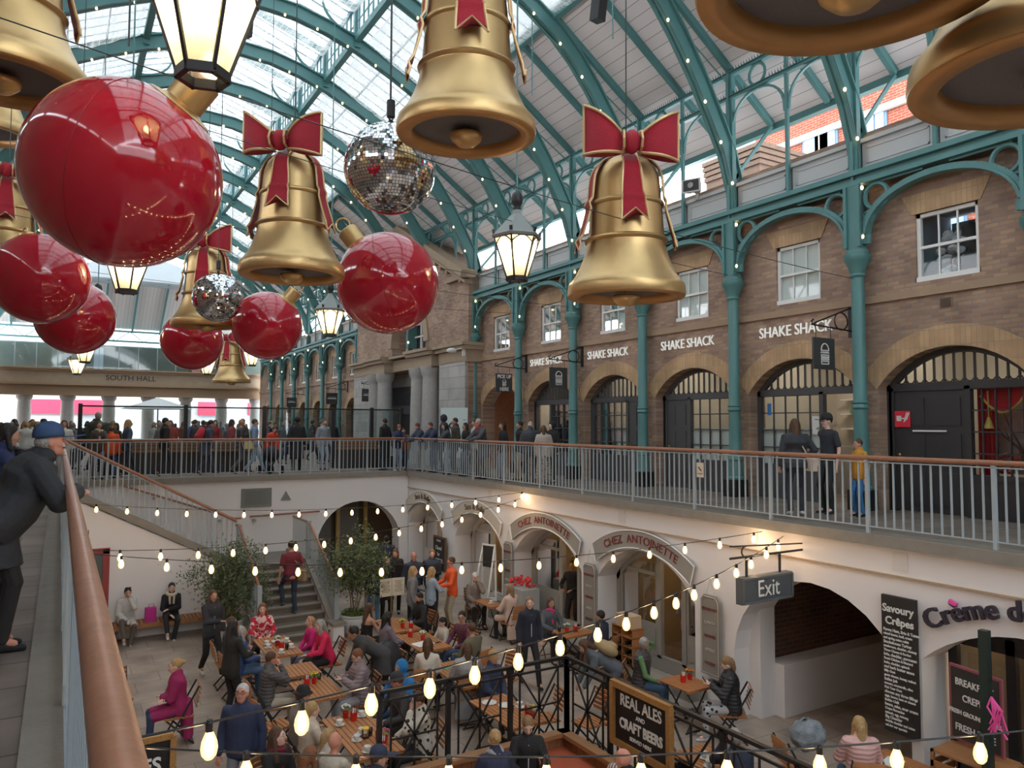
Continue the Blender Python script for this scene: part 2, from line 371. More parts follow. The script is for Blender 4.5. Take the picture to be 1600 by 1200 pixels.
# fascia panels over the gutter beam
b = MB()
for y in COLS[:-1]:
    for k in range(2):
        ya = y+.12+k*1.5
        b.b2((WX-.12, ya, 6.55), (WX+.0, ya+1.42, 7.05)); 
        for (a0, a1, z0, z1) in ((ya+.1,ya+1.32,6.64,6.67), (ya+.1,ya+1.32,6.93,6.96), (ya+.1,ya+.13,6.64,6.96), (ya+1.29,ya+1.32,6.64,6.96)): b.b2((WX-.14,a0,z0), (WX-.12,a1,z1))
b.b2((WX-.2,-2,7.05), (WX+.3,60,7.13)); b.b2((WX-.16,-2,6.48), (WX+.1,60,6.56))
struct(b, 'trim_10', mat('panel_grey', (.47,.48,.48), .6))

# ------------------------------------------------ transept portico
PX = 12.75
arch_wall('wall_transept', [brick], tr0-.1, tr1, 4.6, 7.2, [(28.0,31.6,5.0,6.75,4.6)], fE(PX), 1.2)
ym = (tr0+tr1)/2; hw = (tr1-tr0)/2
b = MB(); b.prism([(tr0-.1,7.2), (tr1,7.2), (ym,10.0)], 0, 1.5, lambda u, z, d: (PX+d, u, z))
b.prism([(tr0-.1,4.4), (tr0-.1,7.2), (tr0-.09,7.2), (tr0-.09,4.4)], 0, 1.5, lambda u, z, d: (PX+d, u, z))
b.b2((PX,tr0-.35,0), (WX+.5,tr0-.09,7.2)); struct(b, 'wall_gable', brick)
b = MB()
for s_ in (-1, 1):
    p, q = V((PX-.1, ym, 10.15)), V((PX-.1, ym+s_*(hw+.5), 7.1)); b.bar(p, q, .6, .28); b.bar(p-V((0,0,.3)), q-V((0,0,.3)), .3, .1)
for i in range(9): 
    for s_ in (-1, 1):
        t = .2+.09*i; b.box((PX-.08, ym+s_*t*(hw+.4), 9.65-t*2.9), (.18,.16,.2))
b.b2((PX-.18,tr0-.5,7.0), (PX+.2,tr0+1.2,7.2))
# round arch stone surround
for i in range(16):
    a, q = pi*i/16, pi*(i+1)/16
    b.prism([(29.8+r*cos(t), 5.0+r*sin(t)) for r, t in ((1.75,a),(1.75,q),(2.15,q),(2.15,a))], 0, .4, lambda u, z, d: (PX-.08+d, u, z))
struct(b, 'trim_11', sandst)
b = MB()
# stone piers and entablature
for (y0, y1, x0) in ((tr0-.3, tr0+1.9, PX-.1), (tr1-1.9, tr1+.2, PX-.1)):
    b.b2((x0,y0,0), (WX+.4,y1,3.95))
b.b2((WX+.3,tr0,0), (WX+.5,tr1,4.5))
struct(b, 'wall_piers', brickmat('ashlar', (.44,.42,.40), (.36,.345,.33), (.25,.24,.23), .9, .42, var=.15))
b = MB()
for (y0, y1, xo) in ((tr0-.4, tr0+1.95, .05), (tr0+2.2, tr0+4.4, .25), (tr1-4.4, tr1-2.2, .25), (tr1-1.95, tr1+.25, .05)):
    b.b2((PX-xo-.05,y0,3.9), (WX+.3,y1,4.35)); b.b2((PX-xo-.2,y0-.08,4.35), (WX+.3,y1+.08,4.5)); b.b2((PX-xo-.3,y0-.12,4.5), (WX+.3,y1+.12,4.62))
b.b2((PX+.1,tr0,3.95), (WX+.3,tr1,4.45)); b.b2((PX-.15,tr0,4.5), (WX+.3,tr1,4.6)); struct(b, 'trim_12', sandst)
shaft = [(.42,0),(.42,.12),(.38,.2),(.36,.3),(.37,1.2),(.335,3.4),(.33,3.5),(.40,3.6),(.42,3.7),(.44,3.78),(.44,3.9)]
for k, y in enumerate((tr0+2.75, tr0+3.9, tr1-3.9, tr1-2.75)):
    b = MB(); b.smooth = True; b.lathe(shaft, 20, (PX-.05,y,0)); o = b.build('stone_column', stone)
    tag(autosmooth(o), 'smooth round stone column of the portico, '+['nearest the tall directory sign','second from the directory sign','third from the directory sign','farthest beside the far stone pier'][k], 'column', 'round columns of the stone portico')
# sash window in the transept arch & shop grille under it
b = MB(); b.b2((PX+.75,28.1,4.62), (PX+.85,31.5,6.7)); struct(b, 'wall_transept_back', mat('dim_room', (.05,.05,.055), .5))
b = MB()
for k in range(5): b.b2((PX+.62,28.2+k*.8,4.65), (PX+.7,28.28+k*.8,6.6))
for z in (4.65,5.4,5.95,6.5): b.b2((PX+.62,28.2,z), (PX+.7,31.45,z+.07))
tag(b.build('window_frame', offw), kind='structure').name = 'window_9'
b = MB(); b.b2((WX+.18,tr0+2,0), (WX+.28,tr1-2,3.3)); struct(b, 'wall_portico_shop', shopblk)
t = thing('shopfront', 'dark shop front with barred transom between the portico columns', 'shop front', (WX+.1,(tr0+tr1)/2,0))
b = MB(); [b.b2((0,-4+.16*i,2.5), (.03,-3.96+.16*i,3.3)) for i in range(50)]; b.b2((-.02,-4,2.05), (.05,4,2.45)); [b.b2((-.02,-4+2*i,0), (.05,-3.9+2*i,2.1)) for i in range(5)]; b.build('glazing_bars', shopgrey, t)
b = MB(); b.b2((.03,-2.3,.4), (.05,-1.3,1.9)); b.build('lit_panel', mat('lit_panel', (.5,.7,.9), .5, emit=(.5,.75,1), es=1.2), t)
text('SAVESHACK'[:6], .3, offw, t, (-.03,-1.7,2.25), R_E, sx=.8)
# ------------------------------------------------ iron columns, arched ribs, girders, roof
RIB = [(13.02,4.95),(13.04,5.9),(13.0,6.9),(12.72,7.75),(12.3,8.5),(11.82,9.3),(11.25,10.1),(10.75,10.7),(10.2,11.2),(9.4,11.72),(8.4,12.25),(7.3,12.75),(6.4,13.05),(5.5,13.25),(CX,13.3)]
def ribpts(side): return [(x if side > 0 else 2*CX-x, z) for x, z in RIB]
def make_rib():
    '''whole arch, one web and two flanges, in the XZ plane'''
    P = [V((x,0,z)) for x, z in ribpts(1)] + [V((x,0,z)) for x, z in ribpts(-1)][::-1][1:]
    b = MB(); n = len(P)
    def ring(i):
        t = (P[min(i+1,n-1)]-P[max(i-1,0)]).normalized(); nn = V((t.z,0,-t.x)); return nn if nn.dot(V((CX,0,6))-P[i]) < 0 else -nn
    N = [ring(i) for i in range(n)]
    for a, q, w in ((0,.42,.05), (0,.035,.24), (.40,.44,.2)):
        rings = [[P[i]+N[i]*a-V((0,w/2,0)), P[i]+N[i]*a+V((0,w/2,0)), P[i]+N[i]*q+V((0,w/2,0)), P[i]+N[i]*q-V((0,w/2,0))] for i in range(n)]
        b.loft(rings)
    return b
def make_column(x):
    t = thing('iron_column', None, 'column', (x,0,0))
    b = MB(); b.smooth = True
    b.lathe([(.145,.75),(.145,.8),(.165,.82),(.165,.88),(.14,.92),(.135,1.2),(.125,1.9),(.155,1.93),(.155,1.96),(.13,2.0),(.155,2.03),(.125,2.07),(.118,4.45)], 20); autosmooth(b.build('shaft', teal, t))
    b = MB(); b.b2((-.19,-.19,0), (.19,.19,.38)); b.build('plinth', iron, t)
    b = MB(); b.lathe([(.19,.38),(.2,.42),(.17,.46),(.17,.6),(.15,.76)], 12); b.build('base', teal, t)
    b = MB(); b.smooth = True; b.lathe([(.118,4.42),(.15,4.46),(.13,4.5),(.16,4.6),(.22,4.74),(.25,4.78),(.25,4.86),(.21,4.88),(.21,4.95)], 20); autosmooth(b.build('capital', teal, t))
    b = MB(); b.b2((-.11,-.14,4.92), (.11,.14,6.2)); b.b2((-.06,-.09,6.2), (.06,.09,9.8)); b.b2((-.11,-.03,6.2), (.11,.03,9.7)); b.b2((-.16,-.17,5.0), (-.1,-.11,6.2)); b.b2((-.16,.11,5.0), (-.1,.17,6.2)); b.build('post', teal, t)
    return t
def make_spandrel():
    '''arch of one bay between two columns, y from 0 to SP, with rings in the corners and the beam above'''
    b = MB(); r = SP/2-.13
    for w, dx, rr in ((.10,.14,r), (.05,.2,r-.06)):
        P = [V((0, SP/2-(rr)*cos(pi*i/24), 5.05+1.03*sin(pi*i/24)**.85*(rr/r))) for i in range(25)]
        for p, q in zip(P, P[1:]): b.bar(p, q, dx, w, up=(1,0,0) if False else (0,0,1))
    b.b2((-.12,0,6.2), (.12,SP,6.3)); b.b2((-.17,0,6.38), (.17,SP,6.48)); b.b2((-.06,0,6.3), (.06,SP,6.4))
    for y0, s in ((.42,1), (SP-.42,-1)):
        b.tube([(0,y0+.23*cos(2*pi*i/20),5.93+.23*sin(2*pi*i/20)) for i in range(20)], .045, 6, closed=True)
        y1 = y0-s*.17; b.tube([(0,y1+.1*cos(2*pi*i/12),5.56+.1*sin(2*pi*i/12)) for i in range(12)], .035, 6, closed=True)
        b.b2((-.02,min(y0-s*.1,y0+s*.9),6.16), (.02,max(y0-s*.1,y0+s*.9),6.24))
    return b
def make_girder():
    b = MB()
    for z in (9.12, 9.68): b.b2((-.06,0,z-.035), (.06,SP,z+.035)); b.b2((-.1,0,z+.03), (.1,SP,z+.045))
    for k in (0,1):
        yc = SP*(.25+.5*k)
        b.tube([(0,yc+.22*cos(2*pi*i/18),9.4+.24*sin(2*pi*i/18)) for i in range(18)], .035, 6, closed=True)
    b.b2((-.035,SP/2-.035,6.5), (.035,SP/2+.035,9.7))
    for k in (0,1):
        P = [V((0, SP*(.25+.5*k)-(SP/4-.05)*cos(pi*i/14), 8.3+.78*sin(pi*i/14)**.8)) for i in range(15)]
        for p, q in zip(P, P[1:]): b.bar(p, q, .05, .05)
    return b
def make_spikes():
    b = MB(); n = 40
    for i in range(n):
        y = SP*(i+.5)/n
        for z in (9.72, 9.16):
            if z < 9.5 and min(abs(y-SP*.25), abs(y-SP*.75)) < .28: continue
            b.add([(0,y-.022,z), (0,y+.022,z), (.004,y+.022,z), (0,y+.035,z+.17)], [(0,1,3), (1,2,3), (2,0,3), (0,2,1)])
    return b
ORD = ['', 'nearest','second nearest','third','fourth','fifth','sixth']
rib0 = make_rib().build('arched_rib', teal); col0 = make_column(WX-.25); colw = None
sp0 = make_spandrel().build('spandrel', teal); gd0 = make_girder().build('girder', teal); sk0 = tag(make_spikes().build('bird_spikes', iron, gd0), kind='stuff')
place = {0:'nearest the black shopfront', 1:'second from the black shopfront', 2:'third from the black shopfront', 3:'fourth from the black shopfront', 4:'second from the stone portico', 5:'at the stone portico corner'}
for k, y in enumerate(COLS):
    j = k-3
    if y > 58: continue
    r = rib0 if k == 0 else copy_tree(rib0); r.location = (0,y,0)
    tag(r, 'teal iron roof rib above the column '+(['out of view, rearmost','out of view, middle','overhead at the frame edge'][j+3] if j < 0 else place[j]) if j <= 5 else 'teal curved iron rib in the long row far down the hall', 'roof rib', 'arched roof ribs' if j > 5 else ('near roof ribs'))
    hascol = not (tr0-.5 < y < tr1+.3 and abs(y-tr0) > .6)
    if hascol:
        c = col0 if k == 0 else copy_tree(col0); c.location = (WX-.25,y,0)
        tag(c, ('teal cast iron column '+(place[j] if j >= 0 else ['out of view, rearmost','out of view, middle','just outside the frame'][j+3])) if j <= 5 else 'teal cast iron column in the far row beyond the portico', 'column', 'far teal columns' if j > 5 else 'near teal columns')
    for nm, proto, cat, desc in (('spandrel', sp0, 'spandrel arch', 'teal pierced iron arch with ring corners spanning'), ('girder', gd0, 'girder', 'teal iron girder with rings and bird spikes above')):
        if k >= len(COLS)-1: continue
        if nm == 'spandrel' and tr0-1 < y < tr1-1: continue
        o = proto if k == 0 else copy_tree(proto); o.location = (WX-.25,y,0)
        far = j > 4
        tag(o, desc+' the bays far down the hall' if far else desc+' '+{-3:'the rearmost bay', -2:'the unseen bay', -1:'the black shopfront', 0:'the nearest SHAKE SHACK lettering', 1:'the second lettering', 2:'the third lettering', 3:'the fourth lettering', 4:'the brick passage'}[j], cat, 'far '+cat+'s' if far else 'near '+cat+'s')
# west side: columns and brick wall, out of view
b = MB(); b.b2((2*CX-WX-.3,-14,0), (2*CX-WX,60,7.3)); struct(b, 'wall_west', brick)
# boarded slopes, rafters
board = slatmat('roof_boards', (.42,.375,.365), 'Y', .0, .0) if False else slatmat('roof_boards', (.74,.69,.68), 'X', .24, .06, .45, .05, .7)
def slope(s, X, z0=9.86): return (X if s > 0 else 2*CX-X, z0-.70*(X-13.1))
RY0, RY1 = -14, 58
for s, nm in ((1,'ceiling_east'), (-1,'ceiling_west')):
    b = MB(); (xa, za), (xb, zb) = slope(s,10.25), slope(s,14.6)
    b.add([(xa,RY0,za),(xb,RY0,zb),(xb,RY1,zb),(xa,RY1,za),(xa,RY0,za+.05),(xb,RY0,zb+.05),(xb,RY1,zb+.05),(xa,RY1,za+.05)], [(0,1,2,3),(4,5,6,7),(0,1,5,4),(2,3,7,6),(0,3,7,4),(1,2,6,5)])
    struct(b, nm, board)
raf_m = teal
for s in (1,-1):
    b = MB()
    for k in range(0, 40):
        y = COLS[0]+SP*k/2
        if y > RY1: break
        (xa, za), (xb, zb) = slope(s,10.2), slope(s,14.45)
        b.bar((xa,y,za-.09), (xb,y,zb-.09), .11, .17)
        if k % 2 == 0: b.bar((xb,y,zb-.15), (WX-.2 if s > 0 else 2*CX-WX+.2, y, 7.2), .05, .08)
    (xa, za) = slope(s,10.25); b.b2((xa-.08,RY0,za-.2), (xa+.08,RY1,za+.12)); (xb, zb) = slope(s,14.6); b.b2((xb-.08,RY0,zb-.1), (xb+.1,RY1,zb+.06))
    struct(b, 'trim_rafters', raf_m)
# glazed slopes and lantern
net = glassmat('netted_glass', (.50,.53,.55), .2, .55, (.60,.63,.65))
gl_pts = [(10.3,11.82), (7.35,13.25)]; lt = [(7.3,14.25), (CX,15.2)]
for s in (1,-1):
    mx = lambda x: x if s > 0 else 2*CX-x
    b = MB()
    for (p, q) in ((gl_pts[0], gl_pts[1]), (lt[0], lt[1])):
        b.add([(mx(p[0]),RY0,p[1]),(mx(q[0]),RY0,q[1]),(mx(q[0]),RY1,q[1]),(mx(p[0]),RY1,p[1])], [(0,1,2,3)])
    b.add([(mx(7.32),RY0,13.25),(mx(7.32),RY0,14.25),(mx(7.32),RY1,14.25),(mx(7.32),RY1,13.25)], [(0,1,2,3)])
    struct(b, 'window_roof', net)
    b = MB(); y = RY0
    while y < RY1:
        b.bar((mx(10.3),y,11.84), (mx(7.35),y,13.27), .03, .05); b.bar((mx(7.3),y,14.22), (mx(CX),y,15.17), .03, .05); y += SP/6
    for t in (.33,.66): 
        x, z = 10.3-2.95*t, 11.8+1.43*t; b.b2((mx(x)-.02,RY0,z-.03), (mx(x)+.02,RY1,z+.01))
    struct(b, 'trim_glazing_bars', mat('glazing_bar', (.30,.36,.38), .6))
    b = MB(); y = RY0
    b.b2((mx(7.32)-.09,RY0,13.05), (mx(7.32)+.09,RY1,13.25)); b.b2((mx(7.32)-.07,RY0,14.15), (mx(7.32)+.07,RY1,14.3))
    b.b2((mx(7.32)-.02,RY0,13.68), (mx(7.32)+.02,RY1,13.71))
    i = 0
    while y < RY1:
        w = .03; b.b2((mx(7.32)-w,y-w,13.2), (mx(7.32)+w,y+w,14.2)); y += SP/8; i += 1
    for y in COLS:
        if y > RY1: continue
        b.b2((mx(7.32)-.09,y-.08,12.9), (mx(7.32)+.09,y+.08,14.2)); b.bar((mx(7.3),y,14.1), (mx(CX),y,15.0), .1, .14)
        P = [V((mx(7.25-1.0*sin(pi/2*i/8)),y,13.3+.85*(1-cos(pi/2*i/8)))) for i in range(9)]; 
        for p, q in zip(P, P[1:]): b.bar(p, q, .06, .06)
    struct(b, 'trim_lantern', teal)
# netting bays: hanging sheets with folds
nm_ = bpy.data.materials.new('netting'); nm_.use_nodes = True
n_ = nm_.node_tree.nodes; l_ = nm_.node_tree.links; n_.remove(n_['Principled BSDF'])
tr_ = n_.new('ShaderNodeBsdfTransparent'); tl_ = n_.new('ShaderNodeBsdfTranslucent'); df_ = n_.new('ShaderNodeBsdfDiffuse')
for q_ in (tl_, df_): q_.inputs[0].default_value = (.78,.77,.74,1)
ad_ = n_.new('ShaderNodeMixShader'); ad_.inputs[0].default_value = .35; l_.new(tl_.outputs[0], ad_.inputs[1]); l_.new(df_.outputs[0], ad_.inputs[2])
tc_ = n_.new('ShaderNodeTexCoord'); no_ = n_.new('ShaderNodeTexNoise'); no_.inputs['Scale'].default_value = 2.2; no_.inputs['Detail'].default_value = 6; no_.inputs['Distortion'].default_value = 1.2
mr_ = n_.new('ShaderNodeMapRange'); mr_.inputs[1].default_value = .35; mr_.inputs[2].default_value = .65; mr_.inputs[3].default_value = .12; mr_.inputs[4].default_value = .75
l_.new(tc_.outputs['Object'], no_.inputs['Vector']); l_.new(no_.outputs[0], mr_.inputs[0])
gm_ = n_.new('ShaderNodeTexBrick'); gm_.offset = 0; gm_.inputs['Scale'].default_value = 1; gm_.inputs['Brick Width'].default_value = .16; gm_.inputs['Row Height'].default_value = .16; gm_.inputs['Mortar Size'].default_value = .012
l_.new(tc_.outputs['Object'], gm_.inputs['Vector'])
mxx = n_.new('ShaderNodeMath'); mxx.operation = 'MAXIMUM'; ml_ = n_.new('ShaderNodeMath'); ml_.operation = 'MULTIPLY'; ml_.inputs[1].default_value = .8
l_.new(gm_.outputs['Fac'], ml_.inputs[0]); l_.new(ml_.outputs[0], mxx.inputs[0]); l_.new(mr_.outputs[0], mxx.inputs[1])
ms_ = n_.new('ShaderNodeMixShader'); l_.new(mxx.outputs[0], ms_.inputs[0]); l_.new(tr_.outputs[0], ms_.inputs[1]); l_.new(ad_.outputs[0], ms_.inputs[2]); l_.new(ms_.outputs[0], n_['Material Output'].inputs[0])
def net_mesh(x0, z0, x1, z1, seed):
    b = MB(); nx, ny = 22, 12; vs = []; fs = []; rnd = random.Random(seed); ph = [rnd.uniform(0,6) for _ in range(4)]
    for i in range(nx+1):
        for j in range(ny+1):
            u, v = i/nx, j/ny; sag = .42*sin(pi*v)**.6*(.75+.25*sin(9*u+ph[0])) + .05*sin(26*u+3*v+ph[1])*sin(pi*v) + .04*sin(15*v+8*u+ph[2])
            e = .12*sin(pi*v); uu = u
            vs.append((x0+(x1-x0)*uu, .12+(SP-.24)*v, z0+(z1-z0)*uu - sag*(.55+.45*sin(pi*min(1,max(0,u))))))
    for i in range(nx):
        for j in range(ny): a = i*(ny+1)+j; fs.append((a, a+1, a+ny+2, a+ny+1))
    b.add(vs, fs); b.smooth = True; b.sm = [True]*len(fs); return b
E_nets = [net_mesh(7.5,13.1,10.15,11.75,3).build('roof_netting', nm_), net_mesh(2*CX-7.5,13.1,2*CX-10.15,11.75,5).build('roof_netting', nm_), net_mesh(7.1,13.9,2*CX-7.1,13.9,8).build('roof_netting', nm_)]
for i, e in enumerate(E_nets):
    for k in range(len(COLS)-1):
        if COLS[k] < -1 or COLS[k] > 54: continue
        o = e if k == 1 else copy_tree(e); o.location = (0,COLS[k],0)
        tag(o, ['pale bird netting sagging under the east glass slope between two ribs', 'pale bird netting sagging under the west glass slope between two ribs', 'pale bird netting slung across under the raised lantern roof'][i], 'netting', ['east netting bays','west netting bays','lantern netting bays'][i])
# tie rods
for k, y in enumerate(COLS):
    if y < 2 or y > 50: continue
    b = MB(); b.cyl((7.3,y,12.9), (12.9,y,9.5), .018, n=6); b.cyl((9.6,y,11.5), (9.6,y,9.6), .014, n=6)
    struct(b, 'trim_tie_rod', teal)
# far end of the hall
b = MB(); P = [(x,z) for x, z in RIB if z > 11] ; P = [(2*CX-x,z) for x, z in P] + P[::-1][1:]
P = sorted(P); b.prism(P, 0, .05, lambda a, c, d: (a, 57.9+d, c)); struct(b, 'window_gable', net)
b = MB(); b.prism(P, 0, .05, lambda a, c, d: (a, -14-d, c-.7)); struct(b, 'window_gable', net)  # rear gable glazing, unseen, added to close the end yet admit light
b = MB(); b.add([(-6,58,11.6),(15,58,11.6),(15,63,8.7),(-6,63,8.7)], [(0,1,2,3)]); struct(b, 'ceiling_far', board)
b = MB(); [b.bar((x,57.9,11.5), (x,62.9,8.6), .12, .2) for x in np.arange(-5,15,1.9)]
for z in (8.5, 7.75): b.b2((-8,62.8,z-.06), (15,63,z+.06))
for i in range(24): b.bar((-8+.95*i,62.9,8.5 if i%2 else 7.75), (-7.05+.95*i,62.9,7.75 if i%2 else 8.5), .05)
b.b2((-8,62.5,7.2), (16,63.2,7.35)); struct(b, 'trim_far_truss', teal)
EZ = 60.5
b = MB(); b.b2((-9,EZ,4.3), (14.5,EZ+1.2,5.35)); struct(b, 'wall_frieze', sandst)
b = MB(); b.b2((-9,EZ-.25,5.35), (14.6,EZ+1.3,5.45)); b.b2((-9,EZ-.12,5.2), (14.6,EZ,5.35)); b.b2((-9,EZ-.35,4.25), (14.6,EZ+1.3,4.4)); b.b2((-9,EZ-.1,3.65), (14.6,EZ+1.2,4.25)); b.b2((-9,EZ-.2,3.55), (14.6,EZ+1.2,3.68)); struct(b, 'trim_cornice', mat('warm_stone', (.36,.24,.15), .85, var=.2, vscale=.6))
text('SOUTH HALL', .52, iron, None, (4.35,EZ-.03,4.85), R_N, sx=1.05, name='south_hall_sign'); tag(bpy.data.objects['south_hall_sign'], 'dark SOUTH HALL lettering on the far stone frieze', 'sign')
# glazed gallery above the frieze
b = MB(); b.b2((-9,EZ+1.5,5.45), (14.5,EZ+1.6,7.2)); struct(b, 'wall_gallery', mat('gallery_dim', (.16,.19,.17), .7, var=.6, vscale=.35))
t = thing('glass_balustrade', 'glazed balustrade with thin posts above the SOUTH HALL frieze', 'balustrade', (0,EZ-.1,5.45))
b = MB(); b.b2((-9,0,.05), (14.5,.02,1.65)); b.build('glass_panel', pane, t)
b = MB(); [b.b2((-9+1.25*i,-.03,0), (-8.95+1.25*i,.04,1.7)) for i in range(20)]; b.b2((-9,-.04,1.65), (14.5,.05,1.72)); b.build('post_row', grey_paint, t)
for k, (x, c, l_) in enumerate(((2.0,(.6,.75,.85),'pale blue'), (8.6,(.75,.35,.3),'orange and pink'), (-.6,(.3,.35,.3),'dark green'))):
    b = MB(); b.b2((x,EZ+1.3,5.44), (x+.6,EZ+1.4,7.1)); tag(b.build('hanging_banner', mat('banner%d'%k, c, .6)), l_+' upright banner standing in the glazed gallery', 'banner')
for k in range(9):
    x = -7.2+2.55*k
    b = MB(); b.smooth = True; b.lathe([(.5,0),(.5,.2),(.42,.3),(.42,2.4),(.38,3.2),(.46,3.3),(.5,3.42),(.5,3.55)], 16, (x,EZ+.5,0))
    tag(autosmooth(b.build('stone_column', stone)), 'grey stone column holding up the SOUTH HALL frieze', 'column', 'columns under the frieze')
# buildings beyond
def facade(name, lab, x0, x1, y, z0, z1, m, fw=1.2, fh=2.0, nx=8, zs=(), fm=None):
    t = thing(name, lab, 'building', ((x0+x1)/2,y,0)); b = MB(); b.b2((x0-(x0+x1)/2,0,z0), (x1-(x0+x1)/2,6,z1)); b.build('wall', m, t)
    for z in zs:
        for i in range(nx):
            xx = x0-(x0+x1)/2+(i+.5)*(x1-x0)/nx
            f = MB(); f.b2((xx-fw/2-.1,-.08,z-.1), (xx+fw/2+.1,.02,z+fh+.1)); f.b2((xx-fw/2,-.1,z), (xx+fw/2,-.07,z+fh)); f.m = [0]*6+[1]*6
            f.build('window', [fm or offw, mat('far_glass', (.35,.42,.48), .2)], t)
    return t
t = facade('terrace_building', 'pale stuccoed terrace with shopfronts across the street behind the stone columns', -25, 38, 92, 0, 15, mat('stucco', (.42,.42,.44), .8), 1.6, 2.4, 14, (5.6,9.8))
for k, (xa, xb) in enumerate(((-3,4.5), (13.5,16.5), (19,20.5), (-16,-9))):
    b = MB(); b.b2((xa-6.5,-.5,2.6), (xb-6.5,-.1,4.1)); b.build('shop_fascia', mat('pink_fascia', (.45,.02,.06), .5), t)
t = thing('red_building', 'red brick building with stone bands rising behind the gallery roof', 'building', (26,0,0))
b = MB(); b.b2((0,-14,0), (8,22.3,14.5)); b.build('wall', redbrick, t)
b = MB(); [b.b2((-.15,-14,z0), (.1,22.3,z1)) for z0, z1 in ((14.5,16),(13.3,13.55),(10.9,11.2))]; [b.b2((-.1,y,0),(0,y+.6,13.4)) for y in (18.6,11.5,1,)]; b.build('stone_band', mat('pale_band', (.42,.38,.34), .8), t)
for z in (11.3, 7.9):
    for k in range(12):
        y = 21.4-2.4*k; w = 1.5 if k % 2 else .8
        b = MB(); b.b2((-.06,y-w/2-.07,z), (.02,y+w/2+.07,z+2.1)); f = b.build('window', mat('blue_frame', (.10,.16,.24), .5), t)
        b = MB(); [b.b2((-.1,y-w/2+i*w/2+.03,z+.07), (-.05,y-w/2+(i+1)*w/2-.03,z+2.03)) for i in range(2)]; b.build('pane', mat('sky_pane', (.22,.33,.46), .6), f)
t = thing('brick_chimney', 'old stock brick chimney block between the roof posts', 'chimney', (17.2,14.6,0))
b = MB(); b.b2((0,0,0), (3,2.1,9.7)); b.build('stack', mat('chimney_brick', (.13,.085,.06), .9, var=.4, vscale=9), t); b = MB(); [b.b2((-.05-.03*i,-.05-.03*i,9.2+.16*i), (3.05,2.15,9.33+.16*i)) for i in range(4)]; b.build('cap', mat('chimney_brick'), t)  # brick colour darkened to offset the bright outdoor light
t = thing('low_building', 'dark glass roofed building glimpsed behind the far posts', 'building', (17.5,28,0)); b = MB(); b.b2((0,0,0), (6,14,8)); b.build('wall', mat('slate_blue', (.25,.3,.33), .5), t)
# horn speakers on the fascia
for k, (y, z) in enumerate(((7.35,7.32), (12.95,7.3))):
    t = thing('horn_speaker', ['grey horn loudspeaker on the fascia beneath the overhead bells', 'grey horn loudspeaker on the fascia behind the bell with the glittery bow'][k], 'loudspeaker', (WX-.35,y,z), radians(25))
    b = MB(); q = [(-.21,-.15),(.21,-.15),(.21,.15),(-.21,.15)]
    b.loft([[V((-.25,a,c)) for a, c in q], [V((.0,a*.75,c*.75)) for a, c in q]]); b.loft([[V((-.26,a*1.08,c*1.08)) for a, c in q], [V((-.22,a*1.08,c*1.08)) for a, c in q]]); b.build('horn', mat('horn_grey', (.55,.55,.54), .5), t)
    b = MB(); b.b2((-.27,-.19,-.13), (-.262,.19,.13)); b.build('mouth', iron, t); b = MB(); b.cyl((-.3,0,0),(-.26,0,0),.07); b.build('driver', mat('horn_mid', (.3,.3,.27), .5), t)
    b = MB(); b.cyl((.0,0,0),(.18,0,0),.1); b.b2((.1,-.02,-.25),(.2,.02,0)); b.build('bracket', mat('horn_grey'), t)
